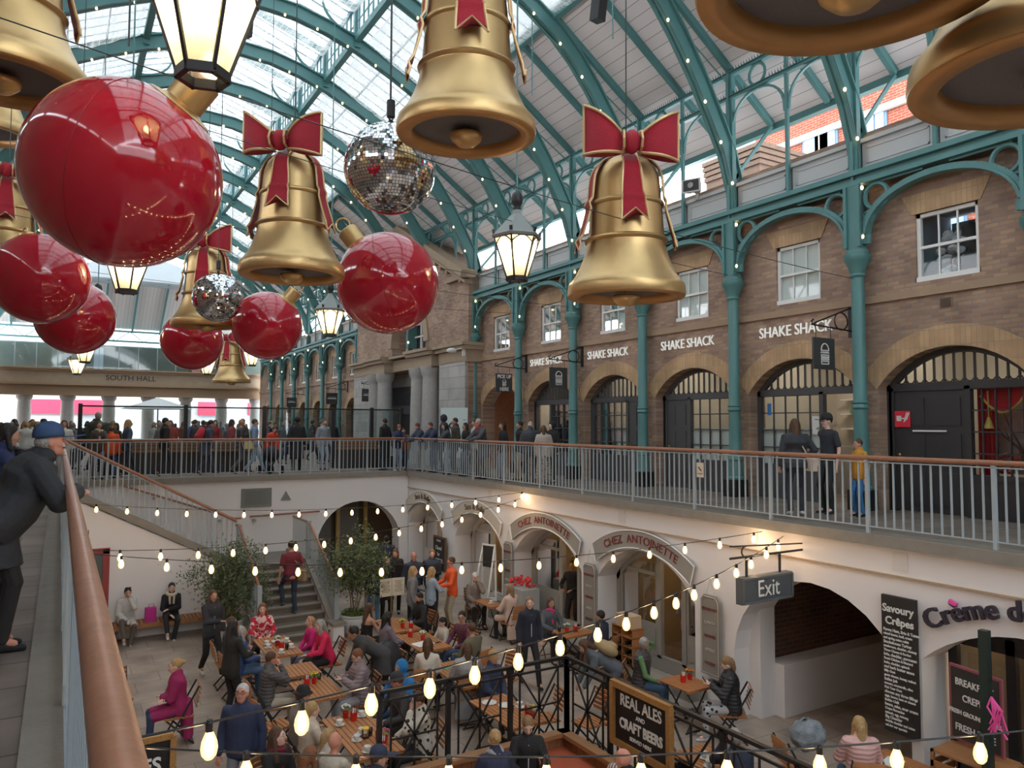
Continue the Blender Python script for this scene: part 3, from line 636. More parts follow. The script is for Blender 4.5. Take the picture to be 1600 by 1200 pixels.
# ------------------------------------------------ shop fronts in the brick arches
warm_in = mat('shop_interior', (.62,.58,.52), .8, var=.1)
frost = mat('frosted_pane', (.68,.74,.73), .35, var=.06, vscale=1)
b = MB()
for c in bays[:-1]:
    b.b2((WX+3.2,c-1.5,0), (WX+3.3,c+1.5,3.6)); b.b2((WX+.5,c+1.42,0), (WX+3.3,c+1.52,3.6))
struct(b, 'wall_shop_back', warm_in)
b = MB(); b.b2((WX+.5,-2.2,3.5), (WX+3.4,tr0,3.6)); struct(b, 'ceiling_shops', mat('shop_ceiling', (.3,.3,.3), .8))
def shopfront(c, door, dark, lab, dopen=False, red=False):
    t = thing('shopfront', lab, 'shop front', (WX+.3,c,0)); m = shopblk if red else shopgrey
    w, zs, zc = 1.33, 2.33, 3.0; h = zc-zs; R = (w*w+h*h)/(2*h); a0 = math.asin(w/R)
    b = MB()
    P = [(0,R*sin(-a0+2*a0*i/16),zc-R+R*cos(-a0+2*a0*i/16)) for i in range(17)]
    for p, q in zip(P, P[1:]): b.bar((0,p[1]*.97,p[2]-.05), (0,q[1]*.97,q[2]-.05), .1, .1)
    b.b2((-.06,-w,2.24), (.06,w,2.38)); b.b2((-.06,-w,0), (.06,-w+.09,2.35)); b.b2((-.06,w-.09,0), (.06,w,2.35))
    d0, d1 = (w-.95, w-.09) if door == 'L' else ((-w+.09, -w+1.0) if door == 'R' else (-.15, w-.09)); 
    s0, s1 = ((-w+.09, d0) if d1 > 0 else (d1, w-.09))
    for y in (d0, d1): b.b2((-.06,y-.05,0), (.06,y+.05,2.3))
    b.b2((-.05,s0,0), (.05,s1,.68)); b.b2((-.08,s0,.66), (.06,s1,.74)); b.build('frame', m, t)
    b = MB(); n = 15
    for i in range(1, n): # fanlight bars with round ends
        y = -w+2*w*i/n; zt = zc-R+sqrt(R*R-y*y)-.06
        if zt > 2.45: b.b2((-.02,y-.016,2.36), (.02,y+.016,zt-.05)); b.ell((0,y,zt-.04), (.02,.03,.04), 8, 4)
        yy = y+w/n
        if i < n-1: b.tube([(0,yy+.06*cos(pi*k/5),2.43-.05*sin(pi*k/5)) for k in range(6)], .012, 4)
    b.build('fanlight_bars', m, t)
    b = MB(); nx = 5; nz = 4
    for i in range(nx+1): y = s0+(s1-s0)*i/nx; b.b2((-.015,y-.012,.72), (.02,y+.012,2.26))
    for i in range(nz+1): z = .74+1.5*i/nz; b.b2((-.015,s0,z-.012), (.02,s1,z+.012))
    b.build('window_bars', m, t)
    b = MB(); b.add([(.03,s0,.7),(.03,s1,.7),(.03,s1,2.3),(.03,s0,2.3)], [(0,1,2,3)]); b.add([(.03,-w,2.36),(.03,w,2.36),(.03,w*.5,2.95),(.03,-w*.5,2.95)], [(0,1,2,3)]); b.build('pane', pane, t)
    if not red:
        b = MB(); b.b2((.04,s0,.74), (.06,s1,1.52)); b.build('frosted_strip', frost, t)
    b = MB(); rot = 0
    dm = MB(); dw = d1-d0-.1
    dm.b2((-.03,0,.02), (.03,dw,2.24))
    for z0, z1 in ((.15,.75),(.9,1.45),(1.6,2.1)):
        for k in (0,1): dm.b2((-.045,.08+k*dw/2,z0), (-.03,dw/2-.06+k*dw/2,z1))
    dd = dm.build('door', m, t, loc=(0,d0+.05,0), rot=(0,0,radians(-80) if dopen else 0))
    h_ = MB(); h_.ell((-.07,dw-.1,1.05), (.03,.03,.03), 8, 5); h_.build('door_handle', mat('brass', (.6,.42,.15), .3, metal=1), dd)
    return t
shopfront(bays[-1]-SP, 'L', 0, 'grey arched shop front with open door beneath the hanging burger sign', True)
shopfront(bays[-2]-SP, 'R', 0, 'grey arched shop front with door on the right, left of the big bell column')
shopfront(bays[-3]-SP, 'L', 0, 'grey arched shop front with panelled door on the left and kitchen behind')
shopfront(bays[-4]-SP, 'R', 0, 'grey arched shop front with open doorway behind the man in black cap', True)
sf = shopfront(bays[-5]-SP, 'X', 0, 'black arched shop front with red curtained display window', False, True)
shopfront(bays[-6]-SP, 'L', 0, 'arched shop front beyond the right edge of the picture')
# kit inside the shops: lamps, shelves, notices
for k, c in enumerate([x for x in bays if 1 < x < 20.5]):
    b = MB(); b.b2((WX+1.2,c-.9,3.36), (WX+1.5,c+.9,3.42)); tag(b.build('ceiling_lamp', mat('shop_lamp', (1,.9,.75), .5, emit=(1,.86,.66), es=22 if c > 8 else 6)), 'bright ceiling lamp inside the '+['far','x','y','z','w','q','r'][0]+' shop' if False else 'warm strip lamp glowing on the shop ceiling behind the arched windows', 'ceiling lamp', 'strip lamps in the shops')
    if c > 8:
        t = thing('shop_counter', 'pale service counter with shelves inside a grey arched shop', 'counter', (WX+2.4,c,0), group='counters inside the shops')
        b = MB(); b.b2((0,-1.2,0), (.6,1.2,1.1)); b.build('body', mat('counter', (.35,.33,.3), .5), t); b = MB(); [b.b2((.5,-1.1,1.5+.35*i), (.78,1.1,1.53+.35*i)) for i in range(3)]; b.build('shelf', offw, t)
        for i in range(5):
            b = MB(); b.box((WX+2.95,c-.8+.38*i,1.53+.35*(i % 3)+.08), (.16,.2,.15)); tag(b.build('box', mat('kitbox%d' % (i % 3), [(.5,.2,.1),(.15,.3,.2),(.6,.55,.4)][i % 3], .6)), 'small box on the shelves of the lit shop', 'box', 'boxes on shop shelves')
def card(name, lab, cat, y, z, w, h, m, x=WX+.2, d=.012):
    b = MB(); b.b2((x-d,y-w/2,z-h/2), (x,y+w/2,z+h/2)); return tag(b.build(name, m), lab, cat)
paper = mat('white_paper', (.75,.75,.73), .6)
o = card('notice', 'white notice with a small arrow taped inside the shop window', 'notice', 10.1, 1.6, .28, .38, paper, WX+.27)
text('<', .16, mat('green_print', (.02,.2,.08), .6), o, (WX+.255,10.1,1.52), R_E)
o = card('round_sticker', 'blue and white hygiene sticker on shop window edge', 'sticker', 11.35, 1.95, .1, .26, mat('blue_sticker', (.05,.2,.5), .5), WX+.27)
o = card('fire_sign', 'red fire hose sign on the black shop door', 'sign', 8.25, 1.72, .3, .3, mat('sign_red', (.75,.03,.06), .5), WX+.24)
b = MB(); b.b2((WX+.222,8.27,1.68), (WX+.228,8.36,1.78)); [b.bar((WX+.224,8.22-.025*i,1.66+.02*i), (WX+.224,8.16-.025*i,1.84), .012) for i in range(3)]; b.b2((WX+.222,8.2,1.72), (WX+.228,8.3,1.74)); b.build('pictogram', paper, o)
o = card('door_notice', 'narrow white strip lettered on the black door', 'notice', 7.75, 1.5, .62, .03, paper, WX+.24)
o = card('exit_notice', 'green exit notice inside the kitchen window', 'notice', 12.55, 2.1, .26, .2, mat('exit_green', (.02,.25,.1), .5, emit=(.05,.6,.25), es=.5), WX+.5)
text('+', .16, paper, o, (WX+.48,12.55,2.1), R_E)
# puppet theatre style display behind the black front
t = thing('window_display', 'red and gold draped curtain display behind the black window bars', 'display', (WX+.5,6.3,0))
redv = mat('red_velvet', (.5,.008,.02), .8, var=.3, vscale=4)
b = MB(); b.smooth = True
for y0, w in ((.45,.3),(-.78,.3)):
    P = [(.05*sin(i*1.9), y0+w*i/14) for i in range(15)]
    for p, q in zip(P, P[1:]): b.add([(p[0],p[1],.7),(q[0],q[1],.7),(q[0],q[1],2.25),(p[0],p[1],2.25)], [(0,1,2,3)])
b.sm = [True]*len(b.f); b.build('curtain', redv, t)
b = MB(); n = 24
for k in range(2):
    vs = []; yy = .65-.72*k
    for i in range(n+1):
        u = i/n; s_ = .3*sin(pi*u); vs += [(-.02,yy-.72*u,2.25), (-.06-.03*sin(9*u),yy-.72*u,2.12-s_)]
    b.add(vs, [(2*i,2*i+1,2*i+3,2*i+2) for i in range(n)])
b.build('swag', redv, t)
b = MB()
for k in range(2): b.tube([(-.07,.65-.72*k-.72*i/16,2.12-.3*sin(pi*i/16)) for i in range(17)], .022, 6)
b.cyl((-.08,.52,2.2), (-.08,.52,1.75), .012); b.lathe([(.02,.2),(.05,.1),(.08,0)], 10, (-.08,.52,1.55)); b.build('gold_fringe', mat('gold_cloth', (.6,.42,.1), .7), t)
b = MB(); b.b2((.5,-.8,.75), (.52,.8,2.3)); b.build('backcloth', mat('pale_mural', (.45,.48,.46), .8, var=.7, vscale=6), t)
b = MB(); rnd = random.Random(4)
for i in range(46): b.ell((.1+.25*rnd.random(),-.7+1.25*rnd.random(),.8+.3*rnd.random()), (.05,.05,.05), 6, 4); b.m[-1] = 0
fl = b.build('flower_bank', [mat('petal_mix', (.5,.08,.06), .7, var=.9, vscale=14)], t)
b = MB()
for k in range(7):
    a = k*.9; b.tube([(.25,.1,.75),(.25,.1+.1*cos(a),1.2),(.2,.1+.35*cos(a),1.45+.12*sin(a*2)),(.2,.1+.5*cos(a),1.7+.15*sin(a))], [.03,.02,.012,.006], 5)
b.build('bare_tree', mat('twig', (.1,.05,.04), .8), t)
b = MB(); b.b2((-.02,-.9,.0), (.12,.9,.7)); b.build('stall_riser', shopblk, t)
# open brick passage at the last bay
c = bays[-1]
b = MB(); b.b2((WX+.5,c+1.33,0), (WX+5,c+1.5,3.4)); b.b2((WX+.5,c-1.5,0), (WX+5,c-1.33,3.4)); struct(b, 'wall_passage', mat('passage_brick', (.30,.14,.07), .85, var=.3, vscale=8)); b = MB(); b.b2((WX+4.9,c-1.5,0), (WX+5,c+1.5,3.4)); struct(b, 'wall_passage_end', mat('passage_brick'))
# sash windows of the upper floor
blind = mat('window_blind', (.74,.76,.72), .6); room = mat('blue_room', (.10,.15,.18), .7)
k = 0
for c in [x for x in bays if x < tr0] + far_bays:
    k += 1
    t = bpy.data.objects.new('window_%d' % (k+10), None); SC.collection.objects.link(t); t.location = (WX,c,0); t['kind'] = 'structure'
    b = MB()
    b.b2((.05,-.55,4.2), (.13,-.48,5.45)); b.b2((.05,.48,4.2), (.13,.55,5.45)); b.b2((.05,-.55,5.38), (.13,.55,5.45)); b.b2((.0,-.57,4.2), (.13,.57,4.29)); b.b2((.04,-.5,4.8), (.1,.5,4.85))
    for y in (-.165,.165): b.b2((.07,y-.013,4.2), (.1,y+.013,5.4))
    b.build('window_frame', offw, t)
    b = MB(); b.add([(.09,-.5,4.25),(.09,.5,4.25),(.09,.5,5.4),(.09,-.5,5.4)], [(0,1,2,3)]); b.build('pane', pane, t)
    b = MB(); near = abs(c-bays[2]) < .1 if False else (6 < c < 8.5)
    b.b2((.125 if not near else 1.2,-.54,4.1), (.135 if not near else 1.25,.54,5.45)); b.build('window_blind' if not near else 'room_wall', blind if not near else mat('pale_blue_wall', (.30,.42,.46), .7), t)
    if near:
        b = MB(); b.b2((.13,.55,4.0), (1.2,.6,5.6)); b.b2((.13,-.6,4.0), (1.2,-.55,5.6)); b.b2((.13,-.6,5.55), (1.2,.6,5.6)); b.b2((.13,-.6,4.1), (1.2,.6,4.18)); b.build('room_side', room, t)
        m2 = thing('hanging_garment', 'dark gown hanging inside the nearest upstairs sash window', 'garment', (WX+.6,c-.12,4.2))
        b = MB(); b.smooth = True; b.lathe([(.02,1.05),(.14,1.0),(.16,.8),(.13,.65),(.3,0)], 12, (0,0,0)); b.sm=[True]*len(b.f); b.build('skirt', mat('charcoal_cloth', (.03,.03,.035), .9), m2)
        m3 = thing('hanging_garment', 'silver white ruffled costume inside the nearest upstairs sash window', 'garment', (WX+.5,c+.25,4.2))
        b = MB(); rnd = random.Random(2)
        for i in range(30): b.ell((rnd.uniform(-.1,.1),rnd.uniform(-.12,.12)-.25*(rnd.random()<.4),.1+.8*rnd.random()**1.5), (.09,.1,.07), 7, 4)
        b.build('ruffles', mat('silver_cloth', (.5,.52,.55), .5, var=.4, vscale=18), m3)
# shop lettering
for k, (c, w) in enumerate(((10.42,1.85),(13.6,1.85),(16.75,1.85),(19.9,1.85))):
    t = thing('shop_lettering', 'white SHAKE SHACK letters '+['behind the burger sign nearest the right columns','left of the big glittery bell column','between the two middle columns','farthest, half behind the iron bracket'][k], 'sign', (WX-.04,c,3.61))
    o = text('SHAKE SHACK', .33, mat('sign_white', (.80,.80,.76), .5, emit=(1,1,.95), es=.12), t, (0,0,0), R_E, .03, 'letters', .86, bold=.0)
# hanging signs on scroll brackets
def burger(o, y0):
    m = mat('sign_line', (.8,.8,.78), .5); b = MB(); r = .012
    def ln(P, cl=False): b.tube([(x,y0-.012,z) for x, z in P], r, 5, closed=cl)
    ln([(-.11,.06)]+[(-.11*cos(pi*i/10),.06+.13*sin(pi*i/10)) for i in range(11)]+[(.11,.06)], True)
    ln([(-.12+.24*i/8,.02+(.015 if i % 2 else -.015)) for i in range(9)])
    ln([(-.11,-.03),(.11,-.03),(.11,-.065),(-.11,-.065)], True); ln([(-.11,-.09),(.11,-.09),(.11,-.12),(-.11,-.12)], True)
    ln([(-.11,-.15),(.11,-.15),(.1,-.2),(-.1,-.2)], True); b.build('burger_mark', m, o)
def hang_sign(y, kind, lab, x0=12.42, zc=2.96, w=.62, h=.6, pl=True):
    t = thing('hanging_sign', lab, 'sign', (0,y,0))
    b = MB(); b.b2((WX-.04,-.05,3.32), (WX,.05,4.02)); b.tube([(WX-.04,0,3.45),(x0-.35,0,3.5)], .016, 6); b.tube([(WX-.04,0,3.9),(x0-.2,0,3.55),(x0-.3,0,3.5),(x0-.34,0,3.56),(x0-.28,0,3.6)], .016, 6)
    b.tube([(WX-.33+.2*cos(2*pi*i/20),0,3.62+.17*sin(2*pi*i/20)) for i in range(20)], .014, 6, closed=True)
    b.build('bracket', iron, t)
    b = MB(); [b.cyl((x0+dx,0,zc+h/2), (x0+dx,0,3.5), .008, n=6) for dx in (-.22,.22)]; b.build('hanger', iron, t)
    b = MB(); b.b2((x0-w/2,-.02,zc-h/2), (x0+w/2,.02,zc+h/2)); p = b.build('board', mat('sign_slate', (.045,.047,.05), .5), t)
    if kind == 'burger': o = thing('mark', None, None, (x0,0,zc)); o.parent = p; burger(o, -.02)
    elif kind == 'pickup':
        text('PICK UP', .16, paper, p, (x0,-.03,zc+.2), R_N, sx=.9, bold=.004); text('HERE', .16, paper, p, (x0,-.03,zc-.21), R_N, sx=.9, bold=.004)
        o = thing('mark', None, None, (x0,0,zc)); o.parent = p; o.scale = (.6,1,.55); burger(o, -.02)
    elif kind == 'small':
        b = MB(); b.b2((x0-.2,-.03,zc+.06), (x0+.2,-.02,zc+.075)); b.b2((x0-.24,-.03,zc-.02), (x0+.24,-.02,zc+.02)); b.build('small_print', paper, p)
    return t
hang_sign(9.1, 'burger', 'black square burger sign hung in front of the SHAKE SHACK letters nearest')
hang_sign(17.97, 'burger', 'black square burger sign hung between the far teal columns')
hang_sign(21.1, 'pickup', 'black PICK UP HERE sign hung from a scroll bracket')
for k, (y, lab) in enumerate(((33.7,'nearest beyond the stone portico'),(39.2,'second beyond the stone portico'),(47.3,'farthest, small, beyond the stone portico'))):
    hang_sign(y, 'small', 'plain dark hanging sign on a scroll bracket, '+lab)
# dark fronts in far bays
for c in far_bays:
    b = MB(); b.b2((WX+.3,c-1.1,0), (WX+.36,c+1.1,3.0)); b.build('x', shopblk).name = 'wall_shopfill'; bpy.data.objects['wall_shopfill' if 'wall_shopfill' in bpy.data.objects else 'x']['kind'] = 'structure'
for o in bpy.data.objects:
    if o.name.startswith('wall_shopfill'): o['kind'] = 'structure'
t = thing('directory_sign', 'tall pale directory sign with black diamond mark by the stone pier', 'sign', (12.2,24.25,0))
b = MB(); b.b2((-.02,-.55,.4), (.02,.55,2.2)); b.b2((-.02,-.5,0), (.02,-.4,.4)); b.b2((-.02,.4,0), (.02,.5,.4)); b.build('board', mat('pale_sign', (.62,.70,.68), .4), t, rot=(0,0,radians(35)))
b = MB(); P = [(0,.2),(.2,0),(0,-.2),(-.2,0)]; [b.bar((-.03,P[i][0],1.55+P[i][1]), (-.03,P[(i+1)%4][0],1.55+P[(i+1)%4][1]), .04) for i in range(4)]; [b.b2((-.03,-.5,1.75-.2*i), (-.02,-.38,1.77-.2*i)) for i in range(4)]; b.build('diamond_mark', iron, t, rot=(0,0,radians(35)))
t = thing('security_camera', 'white security camera on the corner of the stone pier', 'camera', (12.55,24.3,4.3)); b = MB(); b.b2((.0,-.04,-.2), (.1,.04,.25)); b.bar((0,0,.1), (-.35,0,.0), .05); b.build('bracket', offw, t); b = MB(); b.smooth=True; b.ell((-.45,0,-.03), (.2,.14,.1), 12, 8); b.build('dome', offw, t, smooth=True)

# ------------------------------------------------ shops under the gallery
chezg = mat('chez_grey', (.33,.315,.28), .6); chez_frame = mat('chez_frame', (.37,.36,.33), .55); sb_frame = mat('sb_frame', (.62,.58,.53), .6)
dkred = mat('dark_red_print', (.22,.03,.03), .6)
def lower_front(c, w, m, lab, shelf=False):
    t = thing('cafe_shopfront', lab, 'shop front', (RX+.62,c,LZ)); b = MB(); zs, zc = 1.78, 2.55; h = zc-zs; R = (w*w+h*h)/(2*h); a0 = math.asin(w/R)
    P = [(0,R*sin(-a0+2*a0*i/14),zc-R+R*cos(-a0+2*a0*i/14)-.06) for i in range(15)]
    for p, q in zip(P, P[1:]): b.bar(p, q, .1, .14)
    for y in (-w+.07, -w+.85, .1, w-.07): b.b2((-.05,y-.06,.3), (.05,y+.06,2.45 if abs(y) < w*.5 else 2.05))
    b.b2((-.05,-w,.0), (.05,w,.35)); b.build('frame', m, t)
    for k, (y0, y1) in enumerate(((.1,w-.07), (-w+.07,-w+.85))):
        b = MB(); b.b2((-.03,y0+.06,.35), (.03,y1-.06,.95)); b.b2((-.045,y0+.12,.45), (-.03,y1-.12,.85)); b.b2((-.03,y0+.06,.95), (.03,y0+.12,2.2)); b.b2((-.03,y1-.12,.95), (.03,y1-.06,2.2)); b.b2((-.03,y0+.06,1.95), (.03,y1-.06,2.02))
        d = b.build('door', m, t); b = MB(); b.add([(0,y0+.1,.95),(0,y1-.1,.95),(0,y1-.1,2.2),(0,y0+.1,2.2)], [(0,1,2,3)]); b.build('pane', pane, d)
    return t
lower_front(CT[0], 1.48, chez_frame, 'grey timber cafe front under the nearer CHEZ ANTOINETTE arch')
lower_front(CT[1], 1.48, chez_frame, 'grey timber cafe front under the farther CHEZ ANTOINETTE arch')
lower_front(CT[2], 1.4, sb_frame, 'pale timber shop front under the nearer cream arch board')
lower_front(CT[3], 1.3, sb_frame, 'pale timber shop front under the arch board in the corner')
def crescent(c, w, txt, m, tm, lab, serif):
    t = thing('arch_sign', lab, 'sign', (RX,c,0)); zs, zc = -1.42, -.95; ww = w*.97
    h = zc-zs; R = (ww*ww+h*h)/(2*h)+.02; a0 = math.asin(min(1,ww/R)); T = .38; b = MB(); n = 20; zq = zc-R
    R1 = R+.02; R2 = R+T
    P = [(R1*sin(-a0+2*a0*i/n), zq+R1*cos(-a0+2*a0*i/n)) for i in range(n+1)] + [(R2*sin(a0*.93-2*a0*.93*i/n), zq+R2*cos(a0*.93-2*a0*.93*i/n)) for i in range(n+1)]
    b.prism(P, -.05, .0, lambda u, z, d: (d, u, z)); b.build('board', m, t)
    b = MB(); b.tube([(-.05,u,z) for u, z in P], .015, 4, closed=True); b.build('edge', white, t)
    Rm = (R1+R2)/2
    o = text(txt, .24, tm, t, (-.06,0,zq+Rm), R_E, .01, 'letters', 1.05, arc=Rm)
    return t
crescent(CT[0], 1.48, 'CHEZ  ANTOINETTE', chezg, dkred, 'nearer grey crescent board lettered CHEZ ANTOINETTE over the arch', 1)
crescent(CT[1], 1.48, 'CHEZ  ANTOINETTE', chezg, dkred, 'farther grey crescent board lettered CHEZ ANTOINETTE over the arch', 1)
cream = mat('cream_board', (.62,.56,.47), .6)
crescent(CT[2], 1.4, 'Sass & Belle', cream, mat('brown_print', (.15,.09,.06), .6), 'cream crescent board lettered Sass & Belle beside the grey boards', 0)
crescent(CT[3], 1.3, 'Sass & Belle', cream, mat('brown_print'), 'cream crescent board lettered Sass & Belle in the court corner', 0)
# interior lights of the undercroft shops
for k, c in enumerate(CT):
    t = thing('wall_lamp', 'warm glowing lamp inside the '+['nearer grey cafe arch','farther grey cafe arch','nearer cream arch shop','corner arch shop'][k], 'lamp', (RX+1.6,c-.3,-1.35))
    b = MB(); b.smooth = True; [b.ell((0,.25*i,0), (.06,.06,.09), 8, 6) for i in (-1,0,1)]; b.build('bulb', mat('cafe_bulb', (1,.8,.5), .5, emit=(1,.72,.4), es=14), t); b = MB(); b.bar((0,-.25,.1), (0,.25,.1), .02); b.cyl((0,0,.1), (0,0,.9), .012); b.build('arm', iron, t)
b = MB()
for y in (13.6,17.2,20.7): b.b2((RX+.8,y-.1,LZ), (RX+4.9,y+.1,-.3))
struct(b, 'wall_party', mat('ochre_wall', (.45,.33,.2), .8, var=.15))
b = MB(); b.b2((RX+.8,9.6,-.45), (RX+5,FY+3.2,-.3)); struct(b, 'ceiling_lower', white)
# fittings glimpsed through the far arch
b = MB(); [b.b2((x,FY+1.6,LZ), (x+.12,FY+1.75,-.4)) for x in (7.4,8.3,9.3)]; struct(b, 'trim_far_posts', mat('ochre_post', (.45,.3,.1), .6))
b = MB(); b.b2((7.5,FY+1.9,LZ), (8.2,FY+1.95,-.6)); b.b2((8.45,FY+1.9,LZ), (9.2,FY+1.95,-.6)); struct(b, 'door_7', mat('dim_grey', (.16,.15,.14), .6))
b = MB(); b.b2((.1,FY+1.95,LZ), (RX+.6,FY+2.05,-.3)); struct(b, 'wall_far_inner', mat('dim_brown', (.10,.075,.055), .8))
# plaques on the far white wall
o = None
b = MB(); b.b2((4.8,FY-.02,-.95), (5.7,FY+.02,-.38)); o = tag(b.build('plaque', mat('slate_plaque', (.21,.225,.21), .7, var=.08)), 'rectangular grey slate plaque on the far white wall', 'plaque')
b = MB(); [b.b2((4.9,FY-.025,-.47-.032*i), (5.6-.1*(i%3),FY-.02,-.462-.032*i)) for i in range(13)]; b.build('inscription', mat('plaque_text', (.14,.15,.14), .8), o)
b = MB(); b.prism([(5.98,-.78),(6.3,-.78),(6.14,-.5)], 0, .04, lambda a, c, d: (a, FY-.02+d, c)); tag(b.build('triangle_plaque', mat('slate_plaque')), 'small grey triangular plaque beside the rectangular plaque', 'plaque')
# red framed door in the bench wall and black letters above it
t = thing('red_door', 'dark glass door in a dull red frame at the bench wall', 'door', (.62,SY0,LZ)); b = MB(); b.b2((-.5,-.05,0), (-.38,.02,2.15)); b.b2((.36,-.05,0), (.5,.02,2.15)); b.b2((-.5,-.05,2.05), (.5,.02,2.18)); b.build('frame', mat('dull_red', (.30,.05,.045), .5), t); b = MB(); b.b2((-.38,-.03,0), (.36,.0,2.05)); b.build('leaf', mat('dark_glass', (.12,.14,.14), .15), t)
o = text('CHURCH', .2, iron, None, (.35,SY0-.01,-.98), R_N, name='wall_letters', sx=.8); tag(o, 'small black capital letters on the white bench wall above the red door', 'sign')
# wall bench
t = thing('wall_bench', 'long slatted timber bench against the white stair wall', 'bench', (1.0,19.95,LZ)); tw = mat('teak', (.33,.15,.06), .55, var=.2, vscale=8)
b = MB(); [b.b2((.05+.09*i,-.22,.4), (.12+.09*i,.28,.43)) for i in range(31)]; b.b2((0,-.25,.34), (2.95,-.2,.43)); b.b2((0,.28,.34), (2.95,.33,.43)); b.build('seat', tw, t)
for x in (.06, 2.8): b = MB(); b.b2((x,-.2,0), (x+.08,.3,.34)); b.build('leg', tw, t)
# hanging menu boards on the piers
mg = mat('menu_grey', (.27,.25,.225), .6)
for k, (y, lab) in enumerate(((17.03,'by the cream arch boards'),(13.5,'between the two grey arches'),(9.9,'between the cafe and the Exit arch'))):
    t = thing('menu_board', 'tall grey menu board on the pier '+lab, 'menu board', (RX-.06,y,0)); b = MB(); h0, h1 = (-2.95,-1.48) if k < 2 else (-2.9,-1.48)
    b.prism([(-.23,h0),(.23,h0),(.23,h1-.1),(.15,h1),(-.15,h1),(-.23,h1-.1)], -.02, .02, lambda u, z, d: (d, u, z)); b.build('board', mg, t)
    b = MB(); b.tube([(-.03,u,z) for u, z in [(-.2,h0+.03),(.2,h0+.03),(.2,h1-.11),(.14,h1-.03),(-.14,h1-.03),(-.2,h1-.11)]], .008, 4, closed=True); b.cyl((0,-.1,h1), (0,0,h1+.32), .006); b.cyl((0,.1,h1), (0,0,h1+.32), .006); b.build('hanger', mat('line_pale', (.6,.57,.5), .6), t)
    for i, s_ in enumerate(('BREAKFAST','LUNCH','DINNER','APERO','PASTRY')): text(s_, .075, dkred if i % 2 == 0 else mat('line_pale'), t, (-.03,0,h1-.25-.24*i), R_E, .006, 'menu_print')
# chalkboards
chalk = mat('chalk', (.72,.72,.70), .8); chb = mat('chalkboard', (.03,.028,.026), .7); fr_w = mat('brown_frame', (.16,.08,.035), .6)
t = thing('chalkboard', 'framed chalkboard with chalk lettering behind the queue', 'chalkboard', (RX-.06,21.15,0)); b = MB(); b.b2((-.03,-.42,-2.9), (.02,.42,-1.86)); b.build('frame', fr_w, t); b = MB(); b.b2((-.04,-.36,-2.85), (-.03,.36,-1.92)); b.build('slate', chb, t)
for i, s_ in enumerate(('* * *','Closed','for','LANDED','Party')): text(s_, .17, chalk, t, (-.05,0,-2.02-.19*i), R_E, .006, 'chalk_text', .9)
t = thing('savoury_board', 'tall black board headed Savoury Crêpes in white hand lettering', 'menu board', (RX-.02,6.35,0)); b = MB(); b.b2((-.03,-.25,-2.72), (.03,.25,-.82)); b.build('board', mat('board_black', (.022,.019,.018), .6), t)
text('Savoury', .15, chalk, t, (-.04,0,-1.0), R_E, .006, 'heading', .95, bold=.004); text('Crêpes', .15, chalk, t, (-.04,-.02,-1.17), R_E, .006, 'heading', .95, bold=.004)
dishes = ['Parma Ham, Brie & Tomato','mixed leaves, basil, cream','and spring onion relish','Smokehouse Turkey','mushroom, cheddar, chutney','Three Cheese & Rocket','brie, cheddar, parmesan','Roast Chicken & Mustard','leeks, cheddar, spinach','and herb butter sauce','Billy Goat','goats cheese, honey, walnut','Italian Job','tomato, mozzarella, olive','Pick Your Own','choose any three fillings','eggs, bacon, ham or cheese','Buffalo Chilli','beans, salsa, sour cream','Crepe Florentine','spinach, egg, nutmeg','Big Cheddar','double cheddar and onion','ask for our specials']
for i, s_ in enumerate(dishes): text(s_, .046 if i % 3 else .056, chalk, t, (-.04,.22,-1.3-.058*i), R_E, .004, 'dish_line', .88, 'LEFT', bold=.002)
t = thing('creme_lettering', 'big dark rounded letters beginning Crème d over the crêperie arch', 'sign', (RX-.03,4.4,0)); o = text('Crème de la Crêpe', .36, mat('aubergine', (.03,.022,.04), .45), t, (0,.24,-.70), R_E, .06, 'letters', 1.0, bold=.006, arc=2.5)
b = MB(); b.prism([(1.22,-.70),(1.12,-.74),(1.14,-.78),(1.24,-.75)], -.05, 0, lambda u, z, d: (d, u, z)); b.build('pink_accent', mat('hot_pink', (.8,.08,.35), .5), t)
# creperie doorway
t = thing('creperie_shopfront', 'black timber crêperie front under the rounded letters', 'shop front', (RX+.62,4.65,LZ)); b = MB(); [b.b2((-.05,y-.06,0), (.05,y+.06,2.3)) for y in (1.3,.55,-.3,-1.3)]; b.b2((-.05,-1.35,2.1), (.05,1.35,2.4)); b.b2((-.05,-1.35,0), (.05,1.35,.6)); b.build('frame', black, t)
b = MB(); b.add([(0,-1.3,.6),(0,1.3,.6),(0,1.3,2.0),(0,-1.3,2.0)], [(0,1,2,3)]); b.build('pane', pane, t)
b = MB(); b.b2((RX+4,2,LZ), (RX+4.1,6,-.4)); struct(b, 'wall_creperie', mat('red_wall', (.35,.06,.04), .7, var=.3))
b = MB(); b.ell((RX+1.6,4.9,-1.35), (.22,.22,.08), 12, 6); tag(b.build('pendant_lamp', mat('cafe_bulb')), 'warm glowing pendant lamp inside the crêperie', 'lamp')
t = thing('crepe_board', 'pink bordered chalkboard advertising breakfast crêpes on a crate', 'chalkboard', (9.95,5.2,0), radians(-12)); b = MB(); b.b2((-.02,-.36,-2.42), (.02,.36,-1.48)); b.build('frame', mat('pink_dim', (.3,.08,.1), .7), t); b = MB(); b.b2((-.03,-.33,-2.39), (-.02,.33,-1.51)); b.build('slate', chb, t)
for i, s_ in enumerate(('BREAKFAST','CREPES','FRESH GROUND COFFEE','FRESH JUICE')): text(s_, .12 if i != 2 else .075, chalk, t, (-.035,0,-1.68-.19*i), R_E, .006, 'chalk_text', .85, bold=.002)
t = thing('crate_stack', 'wooden crate stand wrapped in pale cobweb by the crêperie', 'crate', (9.85,5.15,LZ)); b = MB()
